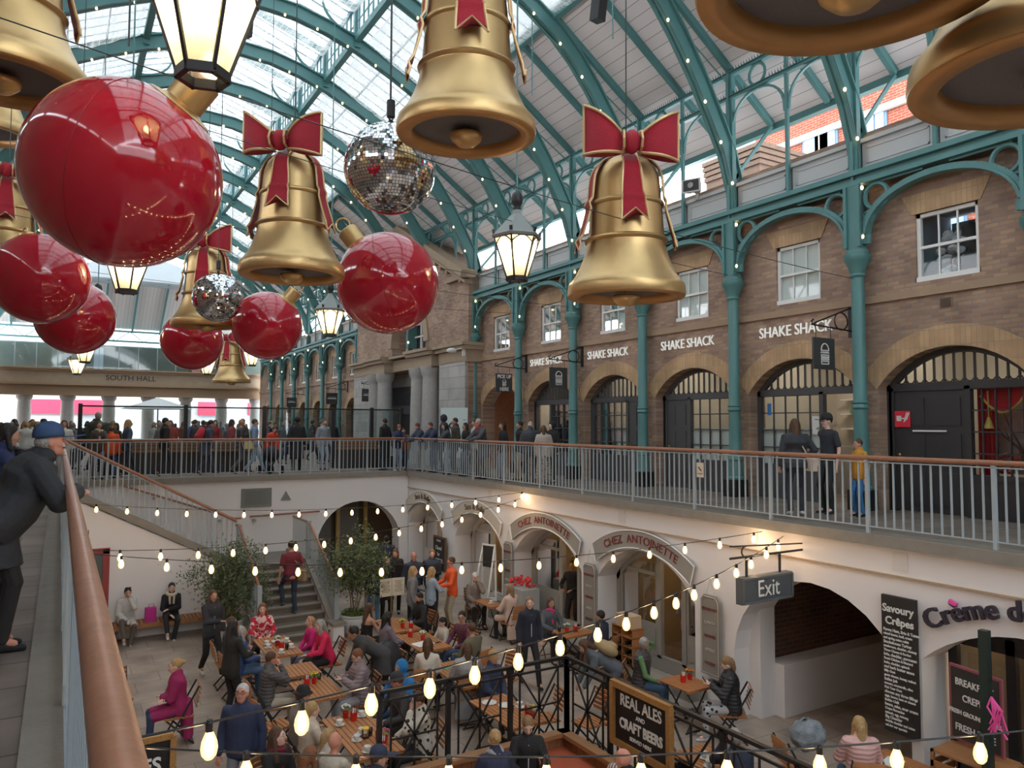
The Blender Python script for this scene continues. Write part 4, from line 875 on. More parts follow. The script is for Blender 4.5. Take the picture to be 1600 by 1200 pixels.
for z in (.02,.5,1.02): [b.b2((-.3,-.42+.0,z+.0), (.25,.42,z+.03))]; 
for z in (.1,.22,.34,.6,.72,.84): b.b2((-.3,-.42,z), (-.28,.42,z+.08)); b.b2((-.3,.40,z), (.25,.42,z+.08))
for y in (-.42,.38): [b.b2((x,y,0), (x+.04,y+.04,1.05)) for x in (-.3,.21)]
b.build('slats', tw, t); b = MB(); rnd = random.Random(9)
for i in range(16): a, q = V((-.33,rnd.uniform(-.42,.42),rnd.uniform(.3,1.05))), V((-.33,rnd.uniform(-.42,.42),rnd.uniform(0,1.0))); b.tube([a,(a+q)/2+V((-.02,0,-.04)),q], .006, 4)
b.build('cobweb', mat('cobweb', (.7,.68,.66), .8), t)
t = thing('awning_post', 'dark green slim post standing before the crêperie door', 'post', (9.6,4.9,LZ)); b = MB(); b.b2((-.05,-.05,.03), (.05,.05,2.67)); b.build('shaft', mat('dark_green', (.02,.035,.03), .4), t); b = MB(); b.b2((-.15,-.15,0), (.15,.15,.03)); b.build('base', iron, t)
b = MB(); rnd = random.Random(12); 
for i in range(9): b.tube([(9.52,4.8,-1.6),(9.48,4.75+rnd.uniform(-.1,.1),-1.72),(9.47,4.72+rnd.uniform(-.12,.12),-1.9-.15*rnd.random())], .012, 4)
tag(b.build('ribbon_bow', mat('hot_pink')), 'bright pink ribbon bow tied to the dark green post', 'ribbon')
# Exit sign
t = thing('exit_sign', 'slate grey box sign reading Exit on an iron bracket', 'sign', (9.39,8.0,-.9)); b = MB(); b.b2((-.57,-.06,-.2), (.57,.06,.2)); p = b.build('box', mat('exit_slate', (.085,.095,.105), .45), t)
b = MB(); [b.bar(a, q, .035, .03) for a, q in (((-.55,-.07,.18),(.55,-.07,.18)),((-.55,-.07,-.18),(.55,-.07,-.18)),((-.55,-.07,-.18),(-.55,-.07,.18)),((.55,-.07,-.18),(.55,-.07,.18)))]; b.build('frame', mat('exit_frame', (.12,.13,.14), .45), t)
text('Exit', .36, paper, t, (0,-.075,0), R_N, .008, 'letters', .9)
b = MB(); b.cyl((-.75,0,.5), (.9,0,.5), .018); b.cyl((-.75,0,.68), (.9,0,.60), .012); b.cyl((-.4,0,.2), (-.4,0,.5), .02); b.cyl((.35,0,.2), (.35,0,.5), .02); b.tube([(-.4-.1*sin(pi*i/8),0,.5+.08*(1-cos(pi*i/8))) for i in range(9)], .014, 5); b.build('bracket', iron, t)
# notice on the railing is added with the railings
# ------------------------------------------------ railings
def railing(name, lab, p, q, rail_m, side=(0,0,0), step=.135, big=13, loc=None):
    p, q = V(p), V(q); t = thing(name, lab, 'railing', p); d = q-p; L = d.length; u = d/L; up = V((0,0,1))
    b = MB(); b.smooth = True; b.tube([V((0,0,1.1)), d+V((0,0,1.1))], .036, 12); autosmooth(b.build('handrail', rail_m, t))
    b = MB(); b.bar((0,0,1.04), d+V((0,0,1.04)), .05, .015); b.bar((0,0,.1), d+V((0,0,.1)), .045, .015); b.build('rail_bar', grey_paint, t)
    n = int(L/step); hs = u.cross(up).length if False else 1; k = 0
    bal = MB(); pr = MB().bar((0,0,0), (0,0,1.07), .05, .05, up=(1,0,0)).build('post', grey_paint, t); br = MB().bar((0,0,.1), (0,0,1.05), .022, .022, up=(1,0,0)).build('baluster', grey_paint, t)
    i0 = 0 if n < 120 else int(8.6/step); cnt = 0; fp = fb_ = True
    for i in range(n+1):
        c = u*(L*i/n)
        if i % big == 0:
            o = pr if fp else pr.copy(); SC.collection.objects.link(o) if not fp else None; fp = False; o.location = c
        elif i >= i0 and cnt < 100:
            o = br if fb_ else br.copy(); SC.collection.objects.link(o) if not fb_ else None; fb_ = False; o.location = c; cnt += 1
        else: bal.bar(c+V((0,0,.1)), c+V((0,0,1.05)), .022, .022, up=(1,0,0))
    if bal.v: tag(bal.build('balusters', grey_paint, t), kind='stuff')
    return t
railing('railing', 'long grey balustrade with wooden handrail along the east gallery', (RX,-5.5,.02), (RX,FY,.02), wood)
railing('railing', 'grey balustrade across the far end of the court above the plaque', (.25,FY,.02), (RX-.1,FY,.02), wood, big=7)
railing('railing', 'close grey balustrade with thick bronze brown handrail at the left', (.085,-.3,.02), (.085,12.0,.02), wood)
railing('railing', 'grey balustrade continuing past the leaning man to the stair head', (.085,12.1,.02), (.085,20.1,.02), wood)
railing('stair_railing', 'sloping grey stair railing with red brown handrail above the bench wall', (.15,SY0,.10), (SX1-.05,SY0,LND+.08), wood, big=9)
t = thing('stair_railing', 'grey steep railing of the short stair flight by the potted tree', 'railing', (5.87,0,0))
path = [(0,21.9,LND+.08), (0,20.35,LND+.08), (0,17.95,LZ+.4)]
b = MB(); b.tube([V(p)+V((0,0,.95)) for p in path], .032, 10); b.build('handrail', wood, t)
b = MB()
for (p, q) in zip(path, path[1:]):
    p, q = V(p), V(q); n = int((q-p).length/.12)
    for i in range(n+1): c = p.lerp(q, i/n); b.bar(c, c+V((0,0,.93)), .02, .02, up=(1,0,0))
tag(b.build('balusters', grey_paint, t), kind='stuff'); [MB().bar(V(p), V(p)+V((0,0,1)), .1, .1, up=(1,0,0)).build('post', grey_paint, t) for p in (path[1], path[2])]
t = thing('stair_railing', 'grey railing of the short stair flight behind the leafy shrub', 'railing', (4.06,0,0))
path = [(0,20.3,LND+.08), (0,17.95,LZ+.4)]; p, q = V(path[0]), V(path[1])
b = MB(); b.tube([V((-.1,0,0))+p+V((0,0.0,1.0)), p+V((0,0,1.0)), q+V((0,0,.95))], .032, 10); b.build('handrail', wood, t); b = MB(); [b.bar(p.lerp(q,i/20), p.lerp(q,i/20)+V((0,0,.93)), .02, .02, up=(1,0,0)) for i in range(21)]; tag(b.build('balusters', grey_paint, t), kind='stuff')
[MB().bar(x, x+V((0,0,1)), .1, .1, up=(1,0,0)).build('post', grey_paint, t) for x in (p, q)]
t = thing('wall_handrail', 'thin wooden handrail fixed to the far wall beside the stair', 'handrail', (0,SY1-.02 if False else FY-.06,0)); b = MB(); b.tube([(1.6,0,-.15),(4.6,0,-1.25),(4.8,0,-1.25)], .028, 8); b.tube([(5.05,0,-1.22),(7.2,0,-1.18)], .028, 8); b.build('rail', wood, t); b = MB(); [b.cyl((x,.08,z), (x,-.0,z), .05) for x, z in ((2.4,-.55),(4.2,-1.3),(5.2,-1.35),(6.6,-1.32))]; b.build('bracket', mat('steel_disc', (.35,.36,.36), .4), t)
o = None; b = MB(); b.b2((RX-.05,10.0,.63), (RX-.04,10.17,.9)); o = tag(b.build('rail_notice', mat('cream_notice', (.66,.58,.48), .6)), 'small cream notice fixed to the gallery balusters', 'notice'); b = MB(); b.bar((RX-.055,10.05,.75), (RX-.055,10.12,.82), .02, .01); b.b2((RX-.055,10.03,.69), (RX-.05,10.14,.7)); b.build('print', iron, o)
o.location = (0,.05,0)
# glass screens and slatted benches on the far side
t = thing('glass_screen', 'glass wind screen on dark posts around the far stair well', 'screen', (0,27,0))
b = MB()
xs = [.55,3.6,6.15,8.6,10.1,11.3]
for x in xs: MB().b2((x-.06,-.06,0), (x+.06,.06,2.22)).build('post', iron, t)
b.b2((xs[0]-.06,-.03,2.12), (xs[-1],.03,2.17)); b.build('top_rail', iron, t)
b = MB(); b.add([(xs[0],0,1.0),(xs[-1],0,1.0),(xs[-1],0,2.15),(xs[0],0,2.15)], [(0,1,2,3)]); b.build('glass_panel', glassmat('screen_glass', (.75,.84,.84), opac=.35), t)
slat_b = slatmat('bench_slats', (.16,.085,.04), 'Z', .11, .18, .25)
for k, (xa, xb) in enumerate(((1.2,5.6),(8.7,11.2))):
    t = thing('slatted_planter', ['long dark slatted timber bench wall behind the walking people', 'dark slatted timber bench wall behind the leaning boy'][k], 'bench', ((xa+xb)/2,26.6,0)); w = (xb-xa)/2
    b = MB(); b.b2((-w,-.2,0), (w,.25,.66)); b.build('base', mat('dark_base', (.03,.025,.022), .6), t); b = MB(); b.b2((-w,-.25,.66), (w,.3,1.02)); b.build('slats', slat_b, t)
# black lattice fence around the ale terrace
FX, FYY, FT, FB = 6.62, 9.36, -1.88, -3.1
def lattice(p, q, lab, n):
    p, q = V(p), V(q); t = thing('iron_fence', lab, 'fence', p); d = q-p; L = d.length; u = d/L
    b = MB(); b.bar((0,0,0), d, .06, .045); b.bar((0,0,-.12), d+V((0,0,-.12)), .025, .03); b.bar((0,0,FB-FT+.08), d+V((0,0,FB-FT+.08)), .03, .03); b.build('rail', iron, t)
    for i in range(n+1): MB().bar((0,0,FB-FT), (0,0,0), .06, .06, up=(1,0,0)).build('post', iron, t, loc=u*(L*i/n))
    b = MB()
    for i in range(n):
        a, c = u*(L*i/n+.03), u*(L*(i+1)/n-.03); z0, z1 = FB-FT+.08, -.12; m = (a+c)/2
        gx = .13
        a2, c2 = a+u*gx, c-u*gx
        for x in (a2, c2): b.bar(x+V((0,0,z0)), x+V((0,0,z1)), .022, .022, up=(1,0,0))
        zc = (z0+z1)/2
        b.bar(a2+V((0,0,z0)), c2+V((0,0,z1)), .022, .022); b.bar(a2+V((0,0,z1)), c2+V((0,0,z0)), .022, .022); b.bar(m+V((0,0,z0)), m+V((0,0,z1)), .022, .022, up=(1,0,0)); b.bar(a2+V((0,0,zc)), c2+V((0,0,zc)), .022, .022)
        for x in (a+u*gx/2, c-u*gx/2):
            b.tube([x+u*(.045*cos(2*pi*k/10))+V((0,0,-.06+.045*sin(2*pi*k/10))) for k in range(10)], .012, 5, closed=True)
    b.build('lattice', iron, t); return t
lattice((3.66,FYY,FT), (FX,FYY,FT), 'black iron lattice fence in front of the long crowded tables', 3)
lattice((FX,FYY,FT), (FX,4.2,FT), 'black iron lattice fence carrying the REAL ALES sign', 5)
b = MB(); b.b2((3.6,FYY-.1,LZ), (FX+.1,FYY+.1,FB)); b.b2((FX-.1,3,LZ), (FX+.1,FYY,FB)); struct(b, 'wall_plinth', kerb_m)
clad = slatmat('vertical_cladding', (.27,.125,.055), 'X', .14, .05, .3, .12); clady = slatmat('vertical_cladding_y', (.27,.125,.055), 'Y', .14, .05, .3, .12)
t = thing('ale_booth', 'timber clad seating booth inside the black lattice fence', 'booth', (0,0,0))
b = MB(); b.b2((3.7,FYY-.2,LZ), (FX-.12,FYY-.12,-2.9)); b.build('back_panel', clad, t); b = MB(); b.b2((FX-.2,4,LZ), (FX-.12,FYY-.12,-2.9)); b.build('side_panel', clady, t)
b = MB(); b.b2((3.7,FYY-.26,-2.92), (FX-.1,FYY-.1,-2.86)); b.b2((FX-.26,4,-2.92), (FX-.1,FYY-.1,-2.86)); b.build('cap_rail', mat('booth_cap', (.33,.17,.08), .5), t)
b = MB(); b.b2((3.7,FYY-.75,-3.15), (FX-.2,FYY-.2,-3.07)); b.b2((FX-.75,4,-3.15), (FX-.2,FYY-.75,-3.07)); b.build('seat_cushion', mat('rust_cushion', (.42,.09,.04), .8), t)
t = thing('striped_cushion', 'red and white striped cushion propped in the booth corner', 'cushion', (FX-.42,7.6,-2.86), radians(10)); b = MB(); b.smooth = True
b.ell((0,0,0), (.09,.22,.2), 12, 10); b.build('cover', slatmat('stripes', (.75,.62,.58), 'Y', .05, .5, .25, .0), t, smooth=True, rot=(0,radians(-18),0)); 
t = thing('booth_table', 'pale green topped table inside the timber booth', 'table', (4.9,7.6,LZ)); b = MB(); b.b2((-.5,-.4,.7), (.5,.4,.74)); b.build('tabletop', mat('pale_green', (.45,.55,.45), .5), t); b = MB(); b.cyl((0,0,0), (0,0,.7), .04); b.build('pedestal', iron, t)
# REAL ALES sign
t = thing('ales_sign', 'gilt framed black sign reading REAL ALES and CRAFT BEERS on the fence', 'sign', (FX-.05,7.61,-2.27))
w, h = 1.1, .76; giltf = mat('gilt_frame', (.42,.22,.07), .45, metal=.3, var=.3, vscale=30, bump=.8, bscale=60)
b = MB(); b.b2((-.02,-w/2,-h/2), (.0,w/2,h/2)); b.build('board', mat('sign_black', (.012,.010,.010), .5), t)
b = MB(); [b.bar(a, q, .07, .08) for a, q in (((-.03,-w/2-.03,h/2),(-.03,w/2+.03,h/2)),((-.03,-w/2-.03,-h/2),(-.03,w/2+.03,-h/2)),((-.03,-w/2,-h/2),(-.03,-w/2,h/2)),((-.03,w/2,-h/2),(-.03,w/2,h/2)))]; b.build('frame', giltf, t)
text('REAL ALES', .21, chalk, t, (-.03,0,.2), R_E, .008, 'letters', .83, bold=.003); text('AND', .08, chalk, t, (-.03,0,.05), R_E, .008, 'letters'); text('CRAFT BEERS', .18, chalk, t, (-.03,0,-.1), R_E, .008, 'letters', .78, bold=.006); text('SERVED HERE', .07, chalk, t, (-.03,0,-.25), R_E, .008, 'letters')
# ------------------------------------------------ hanging Christmas decorations and lanterns
ROOFZ = lambda x: 13.2 if abs(x-CX) < 2.7 else 13.2-.62*(abs(x-CX)-2.7)
red_gloss = mat('red_lacquer', (.46,.005,.024), .09, spec=.6, coat=.5)
cable_m = mat('cable', (.03,.04,.04), .5)
glit = mat('red_glitter', (.50,.012,.035), .55, var=.7, vscale=130, bump=.9, bscale=150)
ribg = mat('ribbon_gold', (.68,.47,.24), .45, metal=.5)
def make_ball():
    t = thing('bauble', None, 'bauble'); b = MB(); b.smooth = True
    b.ell((0,0,0), (.8,.8,.8), 64, 40); b.build('ball', red_gloss, t, smooth=True)
    M = Matrix.Rotation(radians(38), 3, 'Y'); b = MB(); b.smooth = True
    b.lathe([(.30,.745),(.27,.765),(.2,.78),(.165,.80),(.165,1.06),(.15,1.075),(.02,1.08)], 28, (0,0,0), M); autosmooth(b.build('cap', gold, t), 30)
    b = MB(); c = M @ V((0,0,1.18)); b.tube([c+M @ V((.11*cos(2*pi*i/20),0,.11*sin(2*pi*i/20))) for i in range(20)], .014, 6, closed=True); b.build('hook', gold, t)
    b = MB(); n = 48; b.tube([V((.803*sin(2*pi*i/n)*.26, .803*cos(2*pi*i/n), .803*sin(2*pi*i/n)*.966)) for i in range(n)], .003, 4, closed=True); b.build('seam', mat('seam', (.2,.0,.01), .5), t)
    return t
CAB = []
b0 = make_ball()
for k, ((x, y, z), rz, lab) in enumerate((((.42,7.22,3.75), 0, 'giant glossy red bauble, the largest one in the photo'), ((4.66,11.77,3.96), pi, 'glossy red bauble with gold cap and ring, right of the bow bell'), ((4.13,18.02,3.91), 0, 'glossy red bauble behind the small mirror ball on its right'),
        ((3.02,21.83,3.85), 2, 'glossy red bauble partly behind the distant gold bell'), ((-.37,15.7,4.17), 2.5, 'glossy red bauble cut by the left edge behind the gold bell'), ((.23,18.92,3.91), 2.2, 'glossy red bauble behind the small hanging lantern on the left'))):
    o = b0 if k == 0 else copy_tree(b0); o.location = (x,y,z); o.rotation_euler = (0,0,-radians(31)+rz); tag(o, lab, 'bauble', 'giant red baubles'); o.scale = (1.063,)*3 if k == 1 else (1,)*3
    CAB.append((o, x, z, 1.15, .008, cable_m))
gauze = mat('gauze_grey', (.15,.135,.14), .9, var=.12, vscale=60)
def make_bell():
    t = thing('bell', None, 'bell'); b = MB(); b.smooth = True; k = .8
    prof = [(.86,.0),(1.0,.0),(1.01,.04),(1.0,.15),(.985,.2),(.93,.26),(.86,.36),(.78,.52),(.71,.70),(.665,.88),(.665,.90),(.70,.92),(.715,.945),(.70,.97),(.655,.99),(.635,1.2),(.61,1.52),(.64,1.54),(.65,1.565),(.64,1.59),(.60,1.61),(.58,1.85),(.56,2.02),(.50,2.18),(.40,2.30),(.25,2.38),(.1,2.4),(.01,2.4)]
    b.lathe([(r*k, z*k) for r, z in prof], 56); del b.f[-2], b.m[-2], b.sm[-2]; o = autosmooth(b.build('bell_body', gold, t), 50)
    b = MB(); b.smooth = True; b.lathe([(.995*k,.0),(.985*k,-.02),(.80*k,-.01),(.78*k,.06),(.78*k,.14)], 56); b.f = b.f[:-2]; b.m = b.m[:-2]; b.sm = b.sm[:-2]; b.build('inner_lip', mat('lip_bronze', (.50,.27,.10), .45, metal=.5, var=.15, vscale=4), t, smooth=True)
    b = MB(); b.lathe([(.80*k,.09),(.80*k,.12)], 48); b.build('underside_cloth', gauze, t)
    b = MB(); b.smooth = True; b.lathe([(.01,-.13),(.1,-.12),(.17,-.06),(.19,.0),(.18,.02),(.01,.03)], 24); b.lathe([(.012,0),(.012,.12)], 8); b.build('clapper', gold, t, smooth=True)
    # bow: two loops, knot, tails front / sides
    for s in (-1, 1):
        b = MB(); n = 14; top = []; 
        rings = []
        for i in range(n+1):
            u = i/n; x = s*(.09+.53*u); hh = .09+.26*u**.75 ; zc = 1.92+.12*u*(1.6 if s < 0 else .9)+ .03; th = .10*sin(pi*min(1,u*1.0))**.7+.015
            y = -.42-.05*sin(pi*u)
            rings.append([V((x,y-th,zc+hh*.9)), V((x,y-th*1.15,zc+hh*.3)), V((x,y-th*1.15,zc-hh*.3)), V((x,y-th,zc-hh*.9)), V((x,y+th,zc-hh*.95)), V((x,y+th,zc+hh*.95))])
        b.loft(rings); b.smooth = True; w = b.build('bow_loop', glit, t); autosmooth(w, 50)
        b = MB(); 
        for idx in (0,3): b.tube([r[idx]+V((0,-.012,.012 if idx == 0 else -.012)) for r in rings], .02, 6)
        b.tube([rings[-1][j] for j in range(6)], .02, 6, closed=True); b.build('bow_edge', ribg, w)
    b = MB(); b.smooth = True; b.ell((0,-.50,1.97), (.11,.13,.16), 14, 10); b.build('bow_knot', glit, t, smooth=True)
    b = MB(); [b.tube([(x,-.42,1.82),(x*1.05,-.60,1.88),(x*1.1,-.64,1.97),(x*1.05,-.60,2.08),(x,-.42,2.13)], .018, 6) for x in (-.11,.11)]; b.build('knot_edge', ribg, t)
    def tail(a0, L, sway, w0=.11, w1=.2, notch=.12):
        n = 18; c = []
        for i in range(n+1):
            u = i/n; z = 2.4*k-.02-u*L; zz = z/k
            r = np.interp(zz, [q[1] for q in prof[2:]], [q[0] for q in prof[2:]])*k+.035+.10*u*u+.012*sin(u*9)
            a = a0+sway*u; c.append((r, a, z, w0+(w1-w0)*u))
        vs = []; 
        for i, (r, a, z, w) in enumerate(c):
            for s in (-1, 0, 1):
                da = s*w/2/max(r,.2); zz = z + (notch if (i == n and s == 0) else 0); vs.append(V((r*sin(a+da), -r*cos(a+da), zz)))
        fs = [(3*i+j, 3*i+j+1, 3*i+j+4, 3*i+j+3) for i in range(n) for j in (0,1)]
        b = MB(); b.add(vs, fs); b.add([v*1.0+V((v.x,v.y,0)).normalized()*-.012 for v in vs], fs); o = b.build('ribbon_tail', glit, t, smooth=True)
        b = MB()
        for s in (0,2): b.tube([vs[3*i+s] for i in range(n+1)], .016, 5)
        b.tube([vs[3*n], vs[3*n+1], vs[3*n+2]], .012, 5); b.build('ribbon_edge', ribg, o)
    tail(0, .98, .04, .19, .36, .15); tail(1.25, 1.25, .2, .14, .24); tail(-1.25, 1.3, -.2, .14, .24); tail(2.6, 1.1, .1, .14, .26)
    b = MB(); b.cyl((0,0,1.9), (0,0,2.05), .03); b.build('hanger', iron, t)
    return t
q0 = make_bell(); YAW = -radians(31)
BELLS = [((6.61,7.93,3.35), .0, 'gold bell with tall red bow in front of the shop windows'), ((2.86,11.0,3.77), -.15, 'gold bell with red bow between two red baubles, in the centre left'), ((3.93,7.55,4.93), .1, 'large gold bell at the top whose clapper shows from beneath'),
 ((2.96,19.12,3.93), .15, 'smaller gold bell with bow behind the small mirror ball'), ((6.53,35.04,3.44), -.1, 'farthest little gold bell low over the crowd'), ((-1.07,18.99,4.87), .5, 'gold bell with red ribbon cut by the left edge'), ((-.62,9.13,5.10), .8, 'big gold bell rim at the top left corner'), ((-1.64,20.56,8.18), .8, 'gold bell partly hidden below the top left corner bell'),
 ((3.47,2.32,3.89), .3, 'huge bell rim overhead at the top right seen from beneath'), ((4.95,2.0,3.62), .4, 'huge gold bell flank at the right edge under the roof')]
for k, ((x, y, z), a, lab) in enumerate(BELLS):
    o = q0 if k == 0 else copy_tree(q0); o.location = (x,y,z); o.rotation_euler = (radians(2) if k != 1 else 0,0,YAW+a); tag(o, lab, 'bell', 'giant gold bells'); s_ = {1:.94,7:1.15}.get(k,1); o.scale = (s_,s_,s_)
    CAB.append((o, x, z, 1.95, .009, cable_m))
# mirror balls
mir = [mat('mirror_tile', (.82,.84,.86), .05, metal=1), mat('mirror_dark', (.25,.25,.26), .08, metal=1)]
def make_mirror():
    t = thing('mirror_ball', None, 'mirror ball'); b = MB(); R = .6; rows = 46; rnd = random.Random(5)
    for i in range(1, rows-1):
        t0, t1 = pi*i/rows, pi*(i+1)/rows; n = max(6, int(2*rows*sin((t0+t1)/2)))
        for j in range(n):
            a0, a1 = 2*pi*(j+.06)/n, 2*pi*(j+.94)/n; u0, u1 = t0+(t1-t0)*.06, t1-(t1-t0)*.06
            c = V((sin((u0+u1)/2)*cos((a0+a1)/2), sin((u0+u1)/2)*sin((a0+a1)/2), cos((u0+u1)/2)))
            P = [V((sin(u)*cos(a), sin(u)*sin(a), cos(u))) for u, a in ((u0,a0),(u1,a0),(u1,a1),(u0,a1))]
            ax = V((rnd.gauss(0,1),rnd.gauss(0,1),rnd.gauss(0,1))).normalized(); Q = Matrix.Rotation(rnd.gauss(0,.035), 3, ax)
            P = [(c + Q @ (p-c))*R for p in P]; b.mi = 1 if rnd.random() < .1 else 0; b.add(P, [(0,1,2,3)])
    o = b.build('tile_skin', mir, t); o['kind'] = 'stuff'
    b = MB(); b.ell((0,0,0), (R*.985,)*3, 32, 20); b.build('core', mat('mirror_core', (.05,.05,.055), .6), t, smooth=True)
    b = MB(); b.cyl((0,0,.58), (0,0,.66), .03); b.cyl((0,0,.7), (0,0,.92), .055); b.tube([(.03*cos(q),0,.68+.03*sin(q)) for q in (0,1,2,3,4,5)], .01, 5, closed=True); b.build('motor', iron, t)
    return t
m0 = make_mirror(); m1 = copy_tree(m0)
for o, (x, y, z), lab in ((m0, (3.64,9.16,4.96), 'large mirror ball hanging left of the top bell'), (m1, (2.86,17.1,4.33), 'small mirror ball in front of a distant gold bell')):
    o.location = (x,y,z); tag(o, lab, 'mirror ball', 'mirror balls'); o.scale = (1 if x > 3 else .88,)*3; b = MB(); b.cyl((0,0,.9), (0,0,ROOFZ(x)+.02-z), .01, n=5); b.build('hanging_cable', cable_m, o)
# lanterns
lglass = bpy.data.materials.new('lantern_glass'); lglass.use_nodes = True
n_ = lglass.node_tree.nodes; l_ = lglass.node_tree.links; n_.remove(n_['Principled BSDF'])
a_ = n_.new('ShaderNodeBsdfTransparent'); a_.inputs[0].default_value = (1,.93,.8,1); c_ = n_.new('ShaderNodeBsdfTranslucent'); c_.inputs[0].default_value = (1,.88,.68,1); g_ = n_.new('ShaderNodeBsdfGlossy'); g_.inputs['Roughness'].default_value = .15
m1_ = n_.new('ShaderNodeMixShader'); m1_.inputs[0].default_value = .62; l_.new(a_.outputs[0], m1_.inputs[1]); l_.new(c_.outputs[0], m1_.inputs[2])
m2_ = n_.new('ShaderNodeMixShader'); m2_.inputs[0].default_value = .06; l_.new(m1_.outputs[0], m2_.inputs[1]); l_.new(g_.outputs[0], m2_.inputs[2]); l_.new(m2_.outputs[0], n_['Material Output'].inputs[0])
lead_m = mat('lantern_lead', (.25,.27,.26), .55); lbulb = mat('lantern_bulb', (1,.9,.7), .5, emit=(1,.80,.50), es=34)
def make_lantern():
    t = thing('lantern', None, 'lantern'); N = 6; ring = lambda r, z: [V((r*cos(2*pi*(i+.5)/N), r*sin(2*pi*(i+.5)/N), z)) for i in range(N)]
    b = MB(); r0, r1 = ring(.175,.05), ring(.40,.74)
    for i in range(N):
        j = (i+1) % N; b.add([r0[i], r0[j], r1[j], r1[i]], [(0,1,2,3)])
    b.build('glass_panes', lglass, t)
    b = MB(); 
    for i in range(N): j = (i+1) % N; b.bar(r0[i], r1[i], .026); b.bar(r0[i], r0[j], .045, .07); b.bar(r1[i], r1[j], .03)
    for i in range(N):
        j = (i+1) % N; p, q = r1[i], r1[j]; m_ = (r0[i]+r0[j])/2
        P = [p.lerp(q, k/10)*1.0 + ((m_-(p+q)/2).normalized())*.14*(1-sin(pi*k/10)) for k in range(11)]; b.tube(P, .011, 5)
        b.bar(r1[i], r1[i]*1.06+V((0,0,.09)), .05, .03); b.ell(r0[i]+V((0,0,-.03)), (.02,.02,.02), 6, 4)
    b.build('frame', iron, t)
    b = MB(); b.loft([ring(.43,.74), ring(.45,.78), ring(.40,.82), ring(.10,1.16), ring(.075,1.24)]); b.build('hat', lead_m, t)
    b = MB(); b.smooth = True; b.lathe([(.05,1.22),(.07,1.26),(.055,1.3),(.10,1.36),(.105,1.44),(.085,1.52),(.04,1.56),(.02,1.58)], 12); b.build('finial', iron, t)
    b = MB(); [b.cyl((.09*cos(a),.09*sin(a),.12), (.09*cos(a),.09*sin(a),.55), .008, n=5) for a in (0,2.1,4.2)]; b.build('burner_rods', mat('brass'), t)
    b = MB(); b.smooth = True; b.ell((0,0,.52), (.08,.08,.13), 14, 10); b.build('bulb', lbulb, t, smooth=True)
    return t
L0 = make_lantern()
LL = [((.82,5.74,4.08), 'big lit lantern hanging close overhead at the top'), ((6.62,10.82,4.03), 'lit lantern with grey hat left of the glittery bow bell'), ((6.51,20.83,4.07), 'lit lantern below the centre bell, between two red baubles'), ((1.0,15.62,4.01), 'lit lantern half hidden under the giant bauble'), ((.8,23.35,3.86), 'lit lantern in front of the left bauble, hat visible'),
 ((.74,32.16,3.83), 'small distant lit lantern, upper of a close pair'), ((.65,41.57,3.91), 'small distant lit lantern, lower of a close pair'), ((6.17,39.41,3.99), 'small distant lit lantern above the crowd left of the far bell'), ((8.05,38.24,4.43), 'small distant lit lantern beside the far bell')]
for k, ((x, y, z), lab) in enumerate(LL):
    o = L0 if k == 0 else copy_tree(L0); o.location = (x,y,z); o.rotation_euler = (0,0,.26); tag(o, lab, 'lantern', 'hanging lanterns')
    CAB.append((o, x, z, 1.56, .014, teal))
for o, x, z, z0, r, m in CAB:
    b = MB(); b.cyl((0,0,z0), (0,0,ROOFZ(x)+.02-z), r, n=6); b.build('hanging_cable', m, o)
# theatre speakers hung from the roof
for k, (x, y, z, lab) in enumerate(((2.55,13.3,9.0,'pair of black stage lights hung under the roof beside the big lantern'), (7.9,10.2,9.35,'pair of black stage lights hung at the very top of the frame'))):
    t = thing('stage_light', lab, 'stage light', (x,y,z)); b = MB(); b.box((0,0,0), (.36,.22,.22), rz=.3); b.box((.02,0,-.42), (.2,.2,.45), rz=.2, rx=.15); b.build('housing', iron, t); b = MB(); b.cyl((0,0,.1), (0,0,ROOFZ(x)-.15-z), .015, n=6); b.bar((0,0,0), (.02,0,-.3), .03); b.build('hanger', cable_m, t)
# warm pea bulbs on the roof ribs
pea = mat('pea_bulb', (1,.8,.55), .5, emit=(1,.56,.26), es=5)
pb = MB(); pb.smooth = True; pb.ell((0,0,0), (.028,.028,.04), 8, 6); pb.ell((0,0,0), (.001,.001,.001), 3, 2)
pbulb = pb.build('bulb', pea, None, smooth=True); used = False
R2 = ribpts(1)
for k, y in enumerate(COLS):
    if not 5 < y < 58: continue
    pts = []; P = [V((x,0,z)) for x, z in RIB]; acc = 0; nxt = .3
    for a, q in zip(P, P[1:]):
        L = (q-a).length
        while nxt < acc+L: pts.append(a.lerp(q, (nxt-acc)/L)); nxt += .95
        acc += L
    pts += [V((2*CX-p.x, 0, p.z)) for p in pts if p.z > 8]
    pts = [p+V((-.02,-.16,-.06)) if p.x > CX else p+V((.02,-.16,-.06)) for p in pts]
    t = thing('rib_light_string', ('string of small warm bulbs on the rib '+place[k-3]) if 3 <= k <= 8 else 'string of small warm bulbs clipped along a far iron rib', 'string light', (0,y,0), group='bulb strings on the roof ribs' if k > 8 else 'bulb strings on the near ribs')
    if k == 2: t['label'] = 'string of small warm bulbs on the rib overhead at the frame edge'
    b = MB(); b.tube(sorted(pts, key=lambda p: p.x), .006, 4); b.build('wire', cable_m, t)
    if k <= 9:
        for p in pts:
            o = pbulb if not used else pbulb.copy()
            if used: SC.collection.objects.link(o)
            used = True; o.parent = t; o.location = p
    else:
        b = MB(); [b.ell(p, (.04,.04,.05), 6, 4) for p in pts]; tag(b.build('bulbs', pea, t, smooth=True), kind='stuff')
